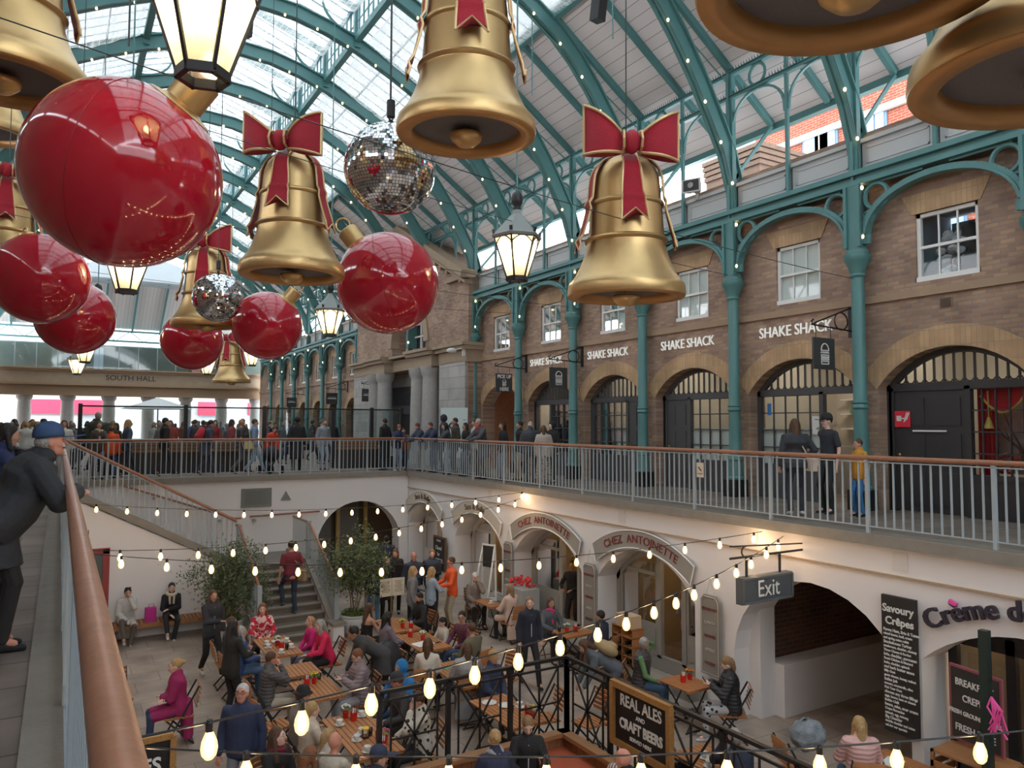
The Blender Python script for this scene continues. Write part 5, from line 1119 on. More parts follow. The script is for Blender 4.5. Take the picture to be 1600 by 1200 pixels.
# ------------------------------------------------ chairs, tables and what stands on them
tk = mat('teak_slats', (.40,.17,.065), .45, var=.28, vscale=7); chm = mat('chair_iron', (.02,.02,.02), .5)
def make_chair():
    t = thing('bistro_chair', None, 'chair'); W2 = .2
    b = MB(); [b.box((0,-.19+.076*i,.45), (.4,.06,.02)) for i in range(6)]; b.b2((-.19,-.21,.425), (-.16,.2,.44)); b.b2((.16,-.21,.425), (.19,.2,.44)); b.build('seat', tk, t)
    b = MB()
    for i in range(5):
        z = .60+.066*i; y = -.21-.10*(z-.45)/.45
        b.box((0,y-.012,z), (.38-.02*(i == 4),.016,.055), rx=-.2)
    b.build('backrest', tk, t)
    for s in (-1, 1):
        b = MB(); b.bar((s*.185,-.29,.9), (s*.185,.21,.0), .012, .028); b.bar((s*.17,.19,.43), (s*.17,-.23,.0), .012, .028); b.build('leg_frame', chm, t)
    b = MB(); b.bar((-.18,.2,.03), (.18,.2,.03), .014); b.bar((-.18,-.22,.03), (.18,-.22,.03), .014); b.build('stretcher', chm, t)
    return t
ch0 = make_chair(); ch_used = [False]
def chair(x, y, face, lab, group=None, z=LZ):
    o = ch0 if not ch_used[0] else copy_tree(ch0); ch_used[0] = True
    o.location = (x,y,z); o.rotation_euler = (0,0,radians(face-90)); tag(o, lab, 'chair', group or 'folding slatted chairs'); return o
def table(x0, y0, x1, y1, lab, z=LZ):
    cx, cy, w, l = (x0+x1)/2, (y0+y1)/2, x1-x0, y1-y0; t = thing('cafe_table', lab, 'table', (cx,cy,z), group='slatted cafe tables')
    b = MB(); n = int(round(w/.075))
    [b.b2((-w/2+w*i/n+.005,-l/2,.72), (-w/2+w*(i+1)/n-.005,l/2,.742)) for i in range(n)]; b.b2((-w/2,-l/2,.70), (w/2,-l/2+.05,.72)); b.b2((-w/2,l/2-.05,.70), (w/2,l/2,.72)); b.build('tabletop', tk, t)
    for s in (-1, 1):
        yy = s*(l/2-.12); b = MB(); b.bar((-w/2+.06,yy,.7), (w/2-.06,yy,.0), .025, .015); b.bar((w/2-.06,yy,.7), (-w/2+.06,yy,.0), .025, .015); b.bar((-w/2+.05,yy,.02), (w/2-.05,yy,.02), .02); b.build('leg_frame', chm, t)
    return t
TABS = [(3.5,14.6,4.15,16.0,'long slatted table with cups between the red fleece woman and pink sweaters'), (3.46,13.3,4.12,14.0,'small slatted table the man in charcoal suit leans over'), (3.46,12.0,4.12,13.05,'slatted table with red tin between the two quilted jackets'),
 (3.46,9.6,4.14,11.2,'long slatted table laid with cups behind the lattice fence end'), (6.1,13.5,6.78,14.8,'slatted table with open menu and white flowers'), (6.15,15.0,6.8,16.1,'slatted table with red pot by the bearded man'), (5.9,11.3,6.55,12.7,'slatted table with teal straps behind the lattice fence'),
 (5.7,9.45,6.35,10.75,'slatted table with plates close behind the lattice fence'), (9.0,15.9,9.4,16.75,'little slatted table with white cup by the white pier'), (9.1,12.85,9.85,13.4,'slatted table with flowers beside the grey cafe arch'), (8.98,9.25,9.6,9.98,'slatted table with red tin before the Exit pier'),
 (9.1,5.3,9.75,6.3,'slatted table before the savoury menu board'), (7.15,7.0,7.8,7.7,'slatted table behind the REAL ALES sign'), (.5,13.6,1.15,14.3,'slatted table mostly hidden behind the bronze handrail')]
for a in TABS: table(*a)
china = mat('china', (.72,.72,.70), .25); redtin = mat('red_tin', (.62,.02,.015), .35); leaf_m = mat('leaf_green', (.10,.20,.04), .6, var=.4, vscale=20)
def make_cup():
    t = thing('coffee_cup', None, 'cup'); b = MB(); b.smooth = True; b.lathe([(.03,.012),(.035,.03),(.045,.06),(.048,.08),(.043,.078),(.03,.03),(.005,.028)], 14); b.build('bowl', china, t, smooth=True)
    b = MB(); b.tube([(.045,0,.065),(.07,0,.06),(.07,0,.035),(.04,0,.03)], .005, 5); b.build('handle', china, t); return t
def make_saucer():
    b = MB(); b.smooth = True; b.lathe([(.01,.0),(.04,.0),(.075,.012),(.078,.016),(.04,.006),(.005,.006)], 16); return b.build('saucer', china, smooth=True)
cup0, sau0 = make_cup(), make_saucer(); cu = [0]; TZ = LZ+.742
def at_table(i, u, v): x0, y0, x1, y1 = TABS[i][:4]; return (x0+(x1-x0)*u, y0+(y1-y0)*v)
TN = ['red fleece woman\'s table','suited man\'s table','quilted jackets\' table','long table behind the fence end','table with the open menu','table by the bearded man','table with teal straps','table behind the fence with plates','little table by the white pier','table by the cafe arch','table before the Exit pier','table before the savoury board','table behind the ales sign','hidden table']
def cup(i, u, v):
    x, y = at_table(i, u, v); o, s = (cup0, sau0) if cu[0] == 0 else (copy_tree(cup0), copy_tree(sau0)); cu[0] += 1
    s.location = (x,y,TZ); o.location = (x,y,TZ+.003); o.rotation_euler = (0,0,random.random()*6)
    tag(o, 'white coffee cup standing on a saucer on the '+TN[i], 'cup', 'coffee cups on '+TN[i]); tag(s, 'white saucer under a cup on the '+TN[i], 'saucer', 'saucers on '+TN[i])
for i, u, v in ((0,.25,.62),(0,.2,.45),(0,.42,.12),(0,.8,.3),(0,.85,.62),(3,.25,.78),(3,.82,.88),(3,.3,.38),(3,.5,.5),(3,.3,.12),(3,.55,.06),(8,.5,.35),(7,.85,.5),(12,.4,.5),(12,.2,.2)): cup(i,u,v)
def plate(i, u, v, r=.12):
    x, y = at_table(i, u, v); b = MB(); b.smooth = True; b.lathe([(.01,0),(r*.6,0),(r,.018),(r*.97,.022),(r*.6,.006),(.005,.006)], 22, (x,y,TZ)); tag(b.build('plate', china, smooth=True), 'white plate lying on the '+TN[i], 'plate', 'plates on '+TN[i])
for q in ((7,.35,.8),(7,.6,.62),(6,.3,.2),(6,.75,.12),(0,.6,.7)): plate(*q)
def flowers(i, u, v, col, cname, r=.075):
    x, y = at_table(i, u, v); t = thing('flower_pot', 'small pot of '+cname+' flowers on the '+TN[i], 'potted flowers', (x,y,TZ)); b = MB(); b.lathe([(.035,0),(.05,.085),(.052,.09),(.045,.09),(.03,.07)], 14); b.build('pot', redtin, t)
    rnd = random.Random(i*7+3); b = MB(); 
    for k in range(40):
        a, e, rr = rnd.random()*6.28, rnd.random()*1.4, r*(.6+.5*rnd.random()); c = V((rr*cos(a)*cos(e), rr*sin(a)*cos(e), .1+rr*sin(e)*.8)); d = V((cos(a),sin(a),.3)); q = d.cross(V((0,0,1))).normalized()
        b.add([c-q*.015, c+d*.035, c+q*.015, c-d*.02], [(0,1,2,3)])
    b.build('foliage', leaf_m, t); b = MB(); b.smooth = True
    for k in range(16): a, rr = rnd.random()*6.28, r*.95*sqrt(rnd.random()); b.ell((rr*cos(a), rr*sin(a), .15+.05*(1-rr/r)+.01*rnd.random()), (.016,.016,.01), 6, 4)
    tag(b.build('blossoms', mat('petal_'+cname, col, .6), t, smooth=True), kind='stuff')
WH, YE, OR, PK = (.8,.8,.74), (.75,.6,.05), (.75,.22,.03), (.75,.15,.25)
for q in ((0,.5,.5,WH,'white'), (2,.55,.75,YE,'yellow'), (3,.5,.93,WH,'cream'), (3,.75,.22,PK,'pink'), (4,.55,.55,WH,'pale white'), (5,.5,.25,YE,'golden'), (5,.3,.75,PK,'rosy'), (6,.55,.5,OR,'amber'), (7,.75,.15,YE,'lemon'), (9,.3,.6,WH,'ivory'), (10,.75,.6,OR,'orange')): flowers(*q)
def tin(i, u, v):
    x, y = at_table(i, u, v); t = thing('cutlery_tin', 'red tin of paper wrapped cutlery on the '+TN[i], 'tin', (x,y,TZ), group='red tins on '+TN[i]); b = MB(); b.lathe([(.048,0),(.052,.12),(.047,.118),(.044,.02),(.01,.015)], 16); b.build('tin', redtin, t); b = MB(); [b.box((.02*cos(k*2),.02*sin(k*2),.11), (.014,.008,.12), rx=.15*cos(k*2), ry=.15*sin(k)) for k in range(4)]; b.build('sachets', china, t)
for q in ((0,.55,.35),(2,.35,.72),(3,.6,.83),(3,.7,.3),(3,.62,.12),(4,.35,.8),(5,.7,.1),(6,.6,.3),(7,.8,.28),(9,.55,.5),(10,.45,.55)): tin(*q)
def book(i, u, v, lab, w=.3, l=.22, m=None, rz=.2):
    x, y = at_table(i, u, v); b = MB(); b.box((x,y,TZ+.004), (w,l,.006), rz=rz); tag(b.build('menu_card', m or paper), lab, 'menu', None)
book(4,.4,.35,'open white menu lying on the table of the white hooded girl', .42,.3); book(11,.5,.7,'white paper menu lying by the pink quilted jacket'); book(6,.4,.75,'turquoise straps of a bag on the table by the grey cape', .22,.05, mat('teal_strap', (.02,.5,.45), .5)); book(4,.8,.3,'dark phone lying on the table by the white flowers', .15,.08, iron)
g = glassmat('tumbler', (.9,.9,.9), opac=.2)
for k, (i, u, v) in enumerate(((0,.65,.25),(2,.75,.9),(3,.62,.42),(7,.5,.4),(9,.15,.8))):
    x, y = at_table(i, u, v); b = MB(); b.smooth = True; b.lathe([(.03,0),(.035,.11),(.032,.11),(.028,.008),(.005,.006)], 14, (x,y,TZ)); tag(b.build('tumbler', g, smooth=True), 'clear glass tumbler on the '+TN[i], 'glass')
x, y = at_table(3,.5,.4); t = thing('jar', 'glass jar with yellow lid on the long table behind the fence end', 'jar', (x,y,TZ)); b = MB(); b.lathe([(.05,0),(.055,.1),(.04,.12)], 14); b.build('glass', g, t); b = MB(); b.lathe([(.05,.12),(.05,.14),(.01,.145)], 14); b.build('lid', mat('yellow_lid', (.75,.5,.02), .5), t)
# empty chairs
for k, (x, y, f, lab) in enumerate(((.95,14.6,-90,'empty slatted chair facing the camera beside the magenta coat'), (3.0,12.1,10,'empty slatted chair behind the man in navy zip jacket'), (7.15,12.1,200,'empty slatted chair right of the olive sweater'), (6.75,10.2,170,'empty slatted chair behind the fence near the corner'), (7.3,9.7,185,'empty slatted chair just outside the fence corner'), (5.0,11.6,160,'empty slatted chair between the crowded tables'), (8.75,6.9,-20,'empty slatted chair with a grey scarf by the pink jacket'), (5.35,13.3,180,'empty slatted chair piled with a dark coat'), (6.35,8.9+.0,90,'x'))):
    if lab != 'x': chair(x, y, f, lab)
# small objects
def blob(name, lab, cat, c, r, m, seed=1, n=14):
    b = MB(); b.smooth = True; rnd = random.Random(seed)
    b.ell(c, r, 20, 14); b.v = [tuple(V(v)+V((rnd.gauss(0,.012),rnd.gauss(0,.012),rnd.gauss(0,.012)))) for v in b.v]; return tag(b.build(name, m, smooth=True), lab, cat)
t = thing('tote_bag', 'magenta upright bag standing on the wall bench between two women', 'bag', (2.0,19.95,LZ+.43)); b = MB(); b.b2((-.12,-.08,0), (.12,.08,.32)); b.build('body', mat('magenta', (.5,.02,.25), .6), t); b = MB(); b.tube([(-.06,-.09,.3),(-.05,-.1,.42),(.05,-.1,.42),(.06,-.09,.3)], .008, 5); b.build('handle', mat('magenta'), t)
t = thing('paper_bag', 'white paper carrier bag standing behind the lattice fence', 'bag', (4.9,9.7,LZ)); b = MB(); b.b2((-.13,-.07,0), (.13,.07,.36)); b.build('body', paper, t); b = MB(); b.tube([(-.06,-.07,.36),(-.05,-.08,.47),(.05,-.08,.47),(.06,-.07,.36)], .006, 5); b.build('handle', mat('tan_cord', (.4,.2,.08), .7), t)
blob('coat_pile', 'black puffer coat draped over the slatted chair between tables', 'coat', (5.3,13.25,LZ+.75), (.3,.22,.38), mat('black_puffer', (.02,.022,.024), .55, bump=.8, bscale=9), 3)
blob('scarf_bundle', 'grey ruffled scarf bundled on the chair by the pink quilted jacket', 'scarf', (8.72,6.75,LZ+.98), (.26,.2,.2), mat('grey_scarf', (.2,.23,.26), .9, var=.5, vscale=12, bump=1, bscale=16), 4)
t = thing('menu_lectern', 'open cream menu on a brass stand before the queue', 'menu stand', (7.0,17.2,LZ)); b = MB(); b.cyl((0,0,0), (0,0,1.0), .025); b.cyl((0,0,0), (0,0,.03), .16); b.build('stand', mat('brass'), t); b = MB(); b.box((-.16,-.02,1.2), (.31,.02,.42), rz=.12); b.box((.16,-.02,1.2), (.31,.02,.42), rz=-.12); b.build('menu', mat('menu_cream', (.68,.62,.48), .7), t); b = MB(); [b.box((s*.16,-.034,1.34-.035*i), (.22-.04*(i%3),.004,.008), rz=-s*.12) for s in (-1,1) for i in range(8)]; b.build('print', mat('brown_print'), t)
t = thing('a_frame_sign', 'white framed pavement sign leaning on the step by the cream arch', 'sign', (9.75,17.3,LZ+.55), radians(20)); b = MB(); [b.bar(p, q, .04) for p, q in (((0,-.25,0),(0,-.2,1.45)),((0,.25,0),(0,.2,1.45)),((0,-.25,.05),(0,.25,.05)),((0,-.2,1.42),(0,.2,1.42)),((-.35,-.25,0),(0,-.2,1.4)),((-.35,.25,0),(0,.2,1.4)),((-.35,-.27,.02),(-.35,.27,.02)),((-.35,-.25,.02),(0,-.25,.02)),((-.35,.25,.02),(0,.25,.02)))]; b.build('frame', offw, t); b = MB(); b.b2((-.03,-.19,.85), (-.01,.19,1.4)); b.build('panel', chb, t)
t = thing('wine_rack', 'timber wine rack of dark bottles with boxes on top by the cafe door', 'rack', (10.0,12.0,LZ+.3)); b = MB(); [b.b2((-.15,y,0), (.15,y+.02,.75)) for y in (-.32,0,.3)]; [b.b2((-.15,-.32,z), (.15,.32,z+.015)) for z in (0,.19,.38,.57,.74)]; b.build('frame', tk, t)
b = MB(); b.b2((-.14,-.28,.76), (.12,.2,1.0)); tag(b.build('cardboard_box', mat('cardboard', (.55,.40,.26), .8), loc=(10.0,12.0,LZ+.3)), 'open cardboard box on top of the wine rack', 'box')
b0_ = None
for i in range(12):
    y, z = -.24+.16*(i%4), .09+.19*(i//4)
    if b0_ is None:
        b0_ = thing('wine_bottle', None, 'bottle'); b = MB(); b.smooth = True; b.lathe([(.037,0),(.037,.2),(.014,.25),(.014,.31)], 10); o_ = b.build('glass', mat('dark_bottle', (.01,.015,.01), .15), b0_, smooth=True); o_.rotation_euler = (0,radians(-90),0); o = b0_
    else: o = copy_tree(b0_)
    o.location = (10.12,12.0+y,LZ+.3+z-.03); tag(o, 'dark wine bottle lying in the timber rack', 'bottle', 'bottles in the wine rack')
b = MB(); b.lathe([(.07,0),(.09,.2),(.085,.2),(.06,.02)], 16, (9.93,11.55,LZ+.3)); tag(b.build('bucket', mat('zinc', (.3,.34,.36), .4, metal=.5)), 'small zinc bucket at the foot of the wine rack', 'bucket')
t = thing('window_box', 'trough of red flowers on a grey cabinet by the farther cafe arch', 'flower trough', (10.2,16.3,LZ)); b = MB(); b.b2((-.35,-.5,0), (.15,.4,1.05)); b.build('cabinet', mat('cabinet_grey', (.40,.40,.38), .6), t); b = MB(); b.smooth = True; rnd = random.Random(3); [b.ell((rnd.uniform(-.25,.1),rnd.uniform(-.45,.35),1.1+.15*rnd.random()), (.05,.05,.04), 6, 4) for _ in range(36)]; tag(b.build('blossoms', mat('geranium', (.6,.03,.03), .6, var=.5, vscale=20), t, smooth=True), kind='stuff')
# pots and shrubs
def shrub(name, lab, loc, H, R, zc, seed, stems=5, n=5200, pot=None):
    t = thing(name, lab, 'potted tree', loc); rnd = random.Random(seed)
    if pot:
        b = MB(); b.smooth = True; b.lathe([(.2,0),(.27,.08),(.33,.25),(.345,.38),(.33,.44),(.36,.46),(.36,.5),(.31,.5),(.3,.44),(.01,.42)], 28); autosmooth(b.build('pot', mat('pale_glaze', (.58,.62,.63), .35), t), 40)
        b = MB(); 
        for k in range(900):
            a, rr = rnd.random()*6.28, .33*sqrt(rnd.random()); c = V((rr*cos(a), rr*sin(a), .47+.16*rnd.random()*(1-rr))); d = V((rnd.gauss(0,1),rnd.gauss(0,1),.5)).normalized()*.035; q = d.cross(V((rnd.gauss(0,1),0,1))).normalized()*.012; b.add([c-d, c+q, c+d, c-q], [(0,1,2,3)])
        tag(b.build('underplanting', mat('ground_leaf', (.12,.20,.05), .6, var=.5, vscale=30), t), kind='stuff')
    b = MB(); tips = []
    for k in range(stems):
        a = 6.28*k/stems; p = V((.07*cos(a),.07*sin(a),.42 if pot else 0)); q = V((R*.35*cos(a+.5),R*.35*sin(a+.5),zc)); m_ = (p+q)/2+V((rnd.gauss(0,.05),rnd.gauss(0,.05),0)); b.tube([p,m_,q], [.02,.017,.012], 6)
        for j in range(7): e = q+V((rnd.gauss(0,R*.45),rnd.gauss(0,R*.45),rnd.uniform(-.1,H*.4))); b.tube([q.lerp(m_,.3*rnd.random()),(q+e)/2+V((0,0,.05)),e], [.010,.007,.004], 5); tips.append(e)
    b.build('trunk', mat('pale_bark', (.28,.22,.15), .8, var=.3, vscale=20), t)
    b = MB(); cl = [(V((rnd.gauss(0,R*.42),rnd.gauss(0,R*.42),zc+rnd.gauss(.1,H*.2))), rnd.uniform(.1,.22)) for _ in range(60)]
    for k in range(n):
        cc, s_ = cl[rnd.randrange(len(cl))]; c = cc+V((rnd.gauss(0,s_),rnd.gauss(0,s_),rnd.gauss(0,s_))); d = V((rnd.gauss(0,1),rnd.gauss(0,1),rnd.gauss(.3,1))).normalized()*.046; q = d.cross(V((rnd.gauss(0,1),rnd.gauss(0,1),1))).normalized()*.016
        b.add([c-d, c+q, c+d, c-q], [(0,1,2,3)])
    tag(b.build('foliage', mat('olive_leaf', (.10,.135,.06), .6, var=.5, vscale=5), t), kind='stuff'); return t
shrub('potted_tree', 'bushy small leaved tree in a pale glazed pot by the stair foot', (6.33,17.92,LZ), 1.5, .75, 1.55, 3, pot=True, n=7000)
shrub('potted_tree', 'bushy grey green tree at the left side of the stair steps', (3.55,18.9,LZ), 1.7, .7, 1.3, 8, stems=6, pot=True, n=7500)
# pram on the upper floor
t = thing('pushchair', 'black pushchair with yellow lining behind the far balustrade', 'pushchair', (5.9,24.9,0.0), radians(20)); b = MB(); b.smooth = True; b.ell((0,0,.62), (.25,.34,.26), 14, 8); b.build('hood', mat('black_cloth', (.02,.02,.022), .8), t, smooth=True); b = MB(); [b.bar(p, q, .025) for p, q in (((-.2,-.3,.15),(-.2,.35,1.0)),((.2,-.3,.15),(.2,.35,1.0)),((-.2,.35,1.0),(.2,.35,1.0)),((-.2,.3,.15),(-.2,-.25,.7)),((.2,.3,.15),(.2,-.25,.7)))]; b.build('frame', iron, t)
for x, y in ((-.22,-.3),(.22,-.3),(-.22,.3),(.22,.3)): b = MB(); b.cyl((x-.02,y,.13), (x+.02,y,.13), .13); b.build('wheel', iron, t)
t = thing('market_umbrella', 'white parasol open behind the glass screen', 'umbrella', (5.5,54,0)); b = MB(); b.loft([[V((2.2*cos(2*pi*i/8),2.2*sin(2*pi*i/8),2.55)) for i in range(8)], [V((.05*cos(2*pi*i/8),.05*sin(2*pi*i/8),3.3)) for i in range(8)]]); b.build('canopy', mat('parasol_white', (.6,.62,.62), .8), t); b = MB(); b.cyl((0,0,0), (0,0,3.3), .04); b.build('pole', iron, t)
# ------------------------------------------------ people
REM = []; GCH = V((0,0,0))
def capsule(b, p, q, r0, r1, n=10, fl=1.0, fd=None):
    '''closed tapered capsule; fl flattens along fd'''
    p, q = V(p), V(q); d = q-p; L = d.length; d = d/L if L > 1e-6 else V((0,0,1)); u = V((0,0,1)) if abs(d.z) < .9 else V((0,1,0))
    if fd is not None: u = V(fd)
    a = d.cross(u).normalized(); c = a.cross(d); rings = []
    def ring(o, r): rings.append([o + a*cos(2*pi*k/n)*r + c*sin(2*pi*k/n)*r*fl for k in range(n)])
    for t in (-80,-50,-20): ring(p + d*r0*sin(radians(t)), r0*cos(radians(t)))
    for t in (20,50,80): ring(q + d*r1*sin(radians(t)), r1*cos(radians(t)))
    b.loft(rings)
def ik(a, t, l1, l2, pole):
    a, t, pole = V(a), V(t), V(pole); d = t-a; L = min(d.length, (l1+l2)*.995); L = max(L, abs(l1-l2)*1.05); u = d.normalized(); t = a+u*L
    x = (l1*l1-l2*l2+L*L)/(2*L); h = sqrt(max(0, l1*l1-x*x)); n = pole - u*pole.dot(u); n.normalize() if n.length > 1e-4 else None
    return a+u*x+n*h, t
ARMS = dict(down=((.08,.04,-.52),(.3,-.6,0)), fold=((-.22,.22,-.27),(.7,-.1,-.6)), phone=((-.06,.30,-.12),(.5,0,-1)), table=((-.04,.33,-.30),(.6,-.2,-.7)), table2=((-.12,.40,-.27),(.6,-.2,-.7)), rail=((-.10,.40,-.27),(.7,0,-.7)), rail0=((-.15,.27,-.19),(.7,0,-.7)), mouth=((-.11,.17,.10),(.5,.1,-1)), hip=((.03,.02,-.36),(1,-.5,0)), head=((.0,.05,.20),(1,.3,-.2)), fwd=((-.02,.46,-.12),(.3,0,-1)), lap=((-.10,.25,-.40),(.7,-.3,-.5)), bag=((.02,.08,-.45),(.6,-.8,0)), swing=((.06,.22,-.46),(.2,-1,0)), back=((.08,-.22,-.46),(.3,-1,0)), pocket=((.02,.10,-.42),(1,-.5,0)), hang=((-.02,.2,-.5),(.4,-.3,-.3)))
SKINS = dict(f=(.62,.36,.26), m=(.52,.29,.20), t=(.42,.22,.14), p=(.70,.45,.36), r=(.60,.27,.19))
HAIRC = dict(br=(.085,.04,.02), bl=(.42,.27,.12), dk=(.014,.010,.009), gr=(.32,.31,.30), wh=(.55,.54,.52), au=(.20,.075,.03), lb=(.26,.15,.07), pk=(.75,.4,.45))
def cloth(c, kind='plain'):
    nm = 'cloth_%s_%.3f_%.3f_%.3f' % (kind, *c)
    if nm in _m: return _m[nm]
    if kind == 'puff':
        m = mat(nm, c, .55); n = m.node_tree.nodes; l = m.node_tree.links; b = n['Principled BSDF']; tc = n.new('ShaderNodeTexCoord'); w = n.new('ShaderNodeTexWave'); w.bands_direction = 'Z'; w.inputs['Scale'].default_value = 5.5; w.inputs['Distortion'].default_value = 2.0; l.new(tc.outputs['Object'], w.inputs['Vector']); bp = n.new('ShaderNodeBump'); bp.inputs['Strength'].default_value = .5; bp.inputs['Distance'].default_value = .012; l.new(w.outputs[0], bp.inputs['Height']); l.new(bp.outputs[0], b.inputs['Normal']); return m
    if kind in ('spot', 'camo', 'plaid'):
        m = mat(nm, c, .85); n = m.node_tree.nodes; l = m.node_tree.links; b = n['Principled BSDF']; tc = n.new('ShaderNodeTexCoord'); cr = n.new('ShaderNodeValToRGB'); cr.color_ramp.interpolation = 'CONSTANT'
        if kind == 'spot': t = n.new('ShaderNodeTexVoronoi'); t.inputs['Scale'].default_value = 13; cr.color_ramp.elements[0].color = (.02,.02,.02,1); cr.color_ramp.elements[1].position = .33; cr.color_ramp.elements[1].color = (*c,1)
        elif kind == 'camo': t = n.new('ShaderNodeTexNoise'); t.inputs['Scale'].default_value = 9; t.inputs['Distortion'].default_value = 1; cr.color_ramp.elements[0].color = (*c,1); cr.color_ramp.elements[1].position = .5; cr.color_ramp.elements[1].color = (.78,.55,.52,1)
        else: t = n.new('ShaderNodeTexChecker'); t.inputs['Scale'].default_value = 18; cr.color_ramp.elements[0].color = (*c,1); cr.color_ramp.elements[1].position = .5; cr.color_ramp.elements[1].color = (.06,.05,.09,1)
        l.new(tc.outputs['Object'], t.inputs['Vector']); l.new(t.outputs[0] if kind != 'plaid' else t.outputs['Fac'], cr.inputs[0]); l.new(cr.outputs[0], b.inputs['Base Color']); return m
    return mat(nm, c, .8, var=.18, vscale=9, bump=.5, bscale=12)
def person(x, y, face, pose='stand', H=1.7, top=('jacket',(.03,.03,.035)), legs=(.02,.02,.025), hair=('short','br'), skin='m', arms=('down','down'), lean=0., look=0., nod=0., shoes=(.02,.02,.02), z=None, lab='person', group=None, sex='m', lod=1, kind='plain', extra=(), build=1., hat=None, carry=None, beard=False, glasses=False, scarf=None):
    if z is None: z = LZ
    s = H/1.72; t = thing('person', lab, 'person', (x,y,z), radians(face-90), group); t.scale = (s,s,s)
    fem = sex == 'f'; sit = pose in ('sit','sitx'); bw = build
    pz = .56 if sit else .94
    la = radians(lean + (6 if sit else 2)); d = V((0,sin(la),cos(la))); P = V((0,-.03 if not sit else -.05,pz))
    if lean > 30: P.y -= .12
    nb = P + d*.53; rgt = V((1,0,0)); f = V((0,cos(la),-sin(la)))
    sw = .155 if fem else .18
    hy = -radians(look); M = Matrix.Rotation(hy, 3, 'Z') @ Matrix.Rotation(-(radians(nod)+la*.55), 3, 'X'); hc = nb + (d*.4+V((0,.25,1))*.6).normalized()*.145
    sh = [P + d*.455 + rgt*k*sw*bw**.5 for k in (-1,1)]; hands = []; el = []; wr = []
    for i, k in enumerate((-1,1)):
        tg, pl = ARMS[arms[i]]; sc = .95 if fem else 1.
        T = sh[i] + V((k*tg[0], tg[1], tg[2]))*sc; e, w = ik(sh[i], T, .285*sc, .255*sc, (k*pl[0], pl[1], pl[2])); el.append(e); wr.append(w)
        hd = (w-e).normalized()
        if arms[i] in ('fold','lap','rail','rail0'): hd = (hd+V((-k*.6,.2,-.1))).normalized()
        if arms[i] in ('table','table2','phone'): hd = (hd*.6+V((-k*.3,.6,0))).normalized()
        hands.append(hd)
    hip = [P + V((k*.085,.0,-.02)) for k in (-1,1)]
    an = {'stand':[(-.1,0,.085),(.1,.02,.085)], 'walk':[(-.09,.30,.10),(.09,-.27,.16)], 'sit':[(-.12,.40,.085),(.12,.36,.085)], 'sitx':[(-.04,.42,.085),(.12,.62,.30)], 'climb':[(-.1,.22,.26),(.1,-.05,.085)]}[pose]
    if lean > 30: an = [(a[0],a[1]-.1,a[2]) for a in an]
    kn = []; ank = []
    for i, k in enumerate((-1,1)): e, w = ik(hip[i], an[i], .43, .425, (k*.15,1,.3)); kn.append(e); ank.append(w)
    vox = {0:.010, 1:.016, 2:.024, 3:.03}[lod]
    def torso(b, inf, t0=-.1, t1=.54, hem=None):
        prof = [(-.1,.155,.105),(0,.165,.115),(.12,.15,.105),(.24,.128 if fem else .145,.098),(.36,.148 if fem else .165,.112 if not fem else .118),(.44,.165 if fem else .185,.108),(.49,.14 if fem else .16,.088),(.54,.07,.062)]
        rings = []
        for tt, rx, ry in prof:
            if tt < t0-1e-6 or tt > t1+1e-6: continue
            bl = 1+(bw-1)*(1 if tt < .4 else .5); c = P + d*tt + f*(.0 + .015*(bw-1)*8*(tt > .05)*(tt < .3)); rings.append([c + rgt*cos(2*pi*q/16)*(rx*bl+inf) + f*sin(2*pi*q/16)*(ry*bl+inf) for q in range(16)])
        b.loft(rings)
    def finish(b, nm, m, sm=2, v=vox):
        o = b.build(nm, m, t, smooth=True); REM.append((o, v, sm)); return o
    skm = mat('skin_'+skin, SKINS[skin], .5, var=.05, vscale=30)
    # body: one continuous figure
    b = MB(); torso(b, -.012)
    capsule(b, nb-d*.04, hc-V((0,0,.06)), .055, .052)
    b.ell(hc+M@V((0,-.008,.018)), (.073,.093,.098), 16, 12, M); b.ell(hc+M@V((0,.022,-.055)), (.052,.062,.062), 12, 8, M); b.ell(hc+M@V((0,.055,-.085)), (.026,.028,.024), 8, 6, M)
    capsule(b, hc+M@V((0,.088,.012)), hc+M@V((0,.108,-.022)), .010, .016, 8)
    for k in (-1,1): b.ell(hc+M@V((k*.074,-.005,-.01)), (.012,.02,.032), 8, 6, M); b.ell(hc+M@V((k*.032,.078,.028)), (.022,.014,.009), 8, 5, M); b.ell(hc+M@V((k*.038,.058,-.025)), (.022,.025,.022), 8, 5, M)
    for i, k in enumerate((-1,1)):
        capsule(b, sh[i], el[i], .043 if fem else .05, .036); capsule(b, el[i], wr[i], .036, .025)
        pc = wr[i]+hands[i]*.05; side = hands[i].cross(V((0,0,1))); side = side.normalized() if side.length > .2 else V((0,1,0)); capsule(b, wr[i]+hands[i]*.01, wr[i]+hands[i]*.075, .03, .038, 10, .42, side.cross(hands[i]))
        capsule(b, hip[i], kn[i], .07, .05); capsule(b, kn[i], ank[i], .05, .035); capsule(b, ank[i], ank[i]+V((0,.08,-.03)), .035, .03)
    o = b.build('body', skm, t, smooth=True); fg = []
    for i, k in enumerate((-1,1)):
        h = hands[i]; side = h.cross(V((0,0,1))); side = side.normalized() if side.length > .2 else V((0,1,0)); pn = side.cross(h)
        if pn.z > 0: pn = -pn
        fg.append((wr[i], h, side, pn, k))
    REM.append((o, vox, 2, fg if lod <= 1 else None))
    # top
    tk_, tc = top[0], top[1]; m = cloth(tc, kind); inf = {'tee':.008,'shirt':.01,'sweater':.018,'jacket':.024,'coat':.026,'puffer':.045,'longcoat':.03,'vest':.04,'off':.01}[tk_] + (.022 if 'bulky' in extra else 0)
    b = MB(); torso(b, inf, -.1 if tk_ not in ('tee','off') else 0, .54 if tk_ != 'off' else .40)
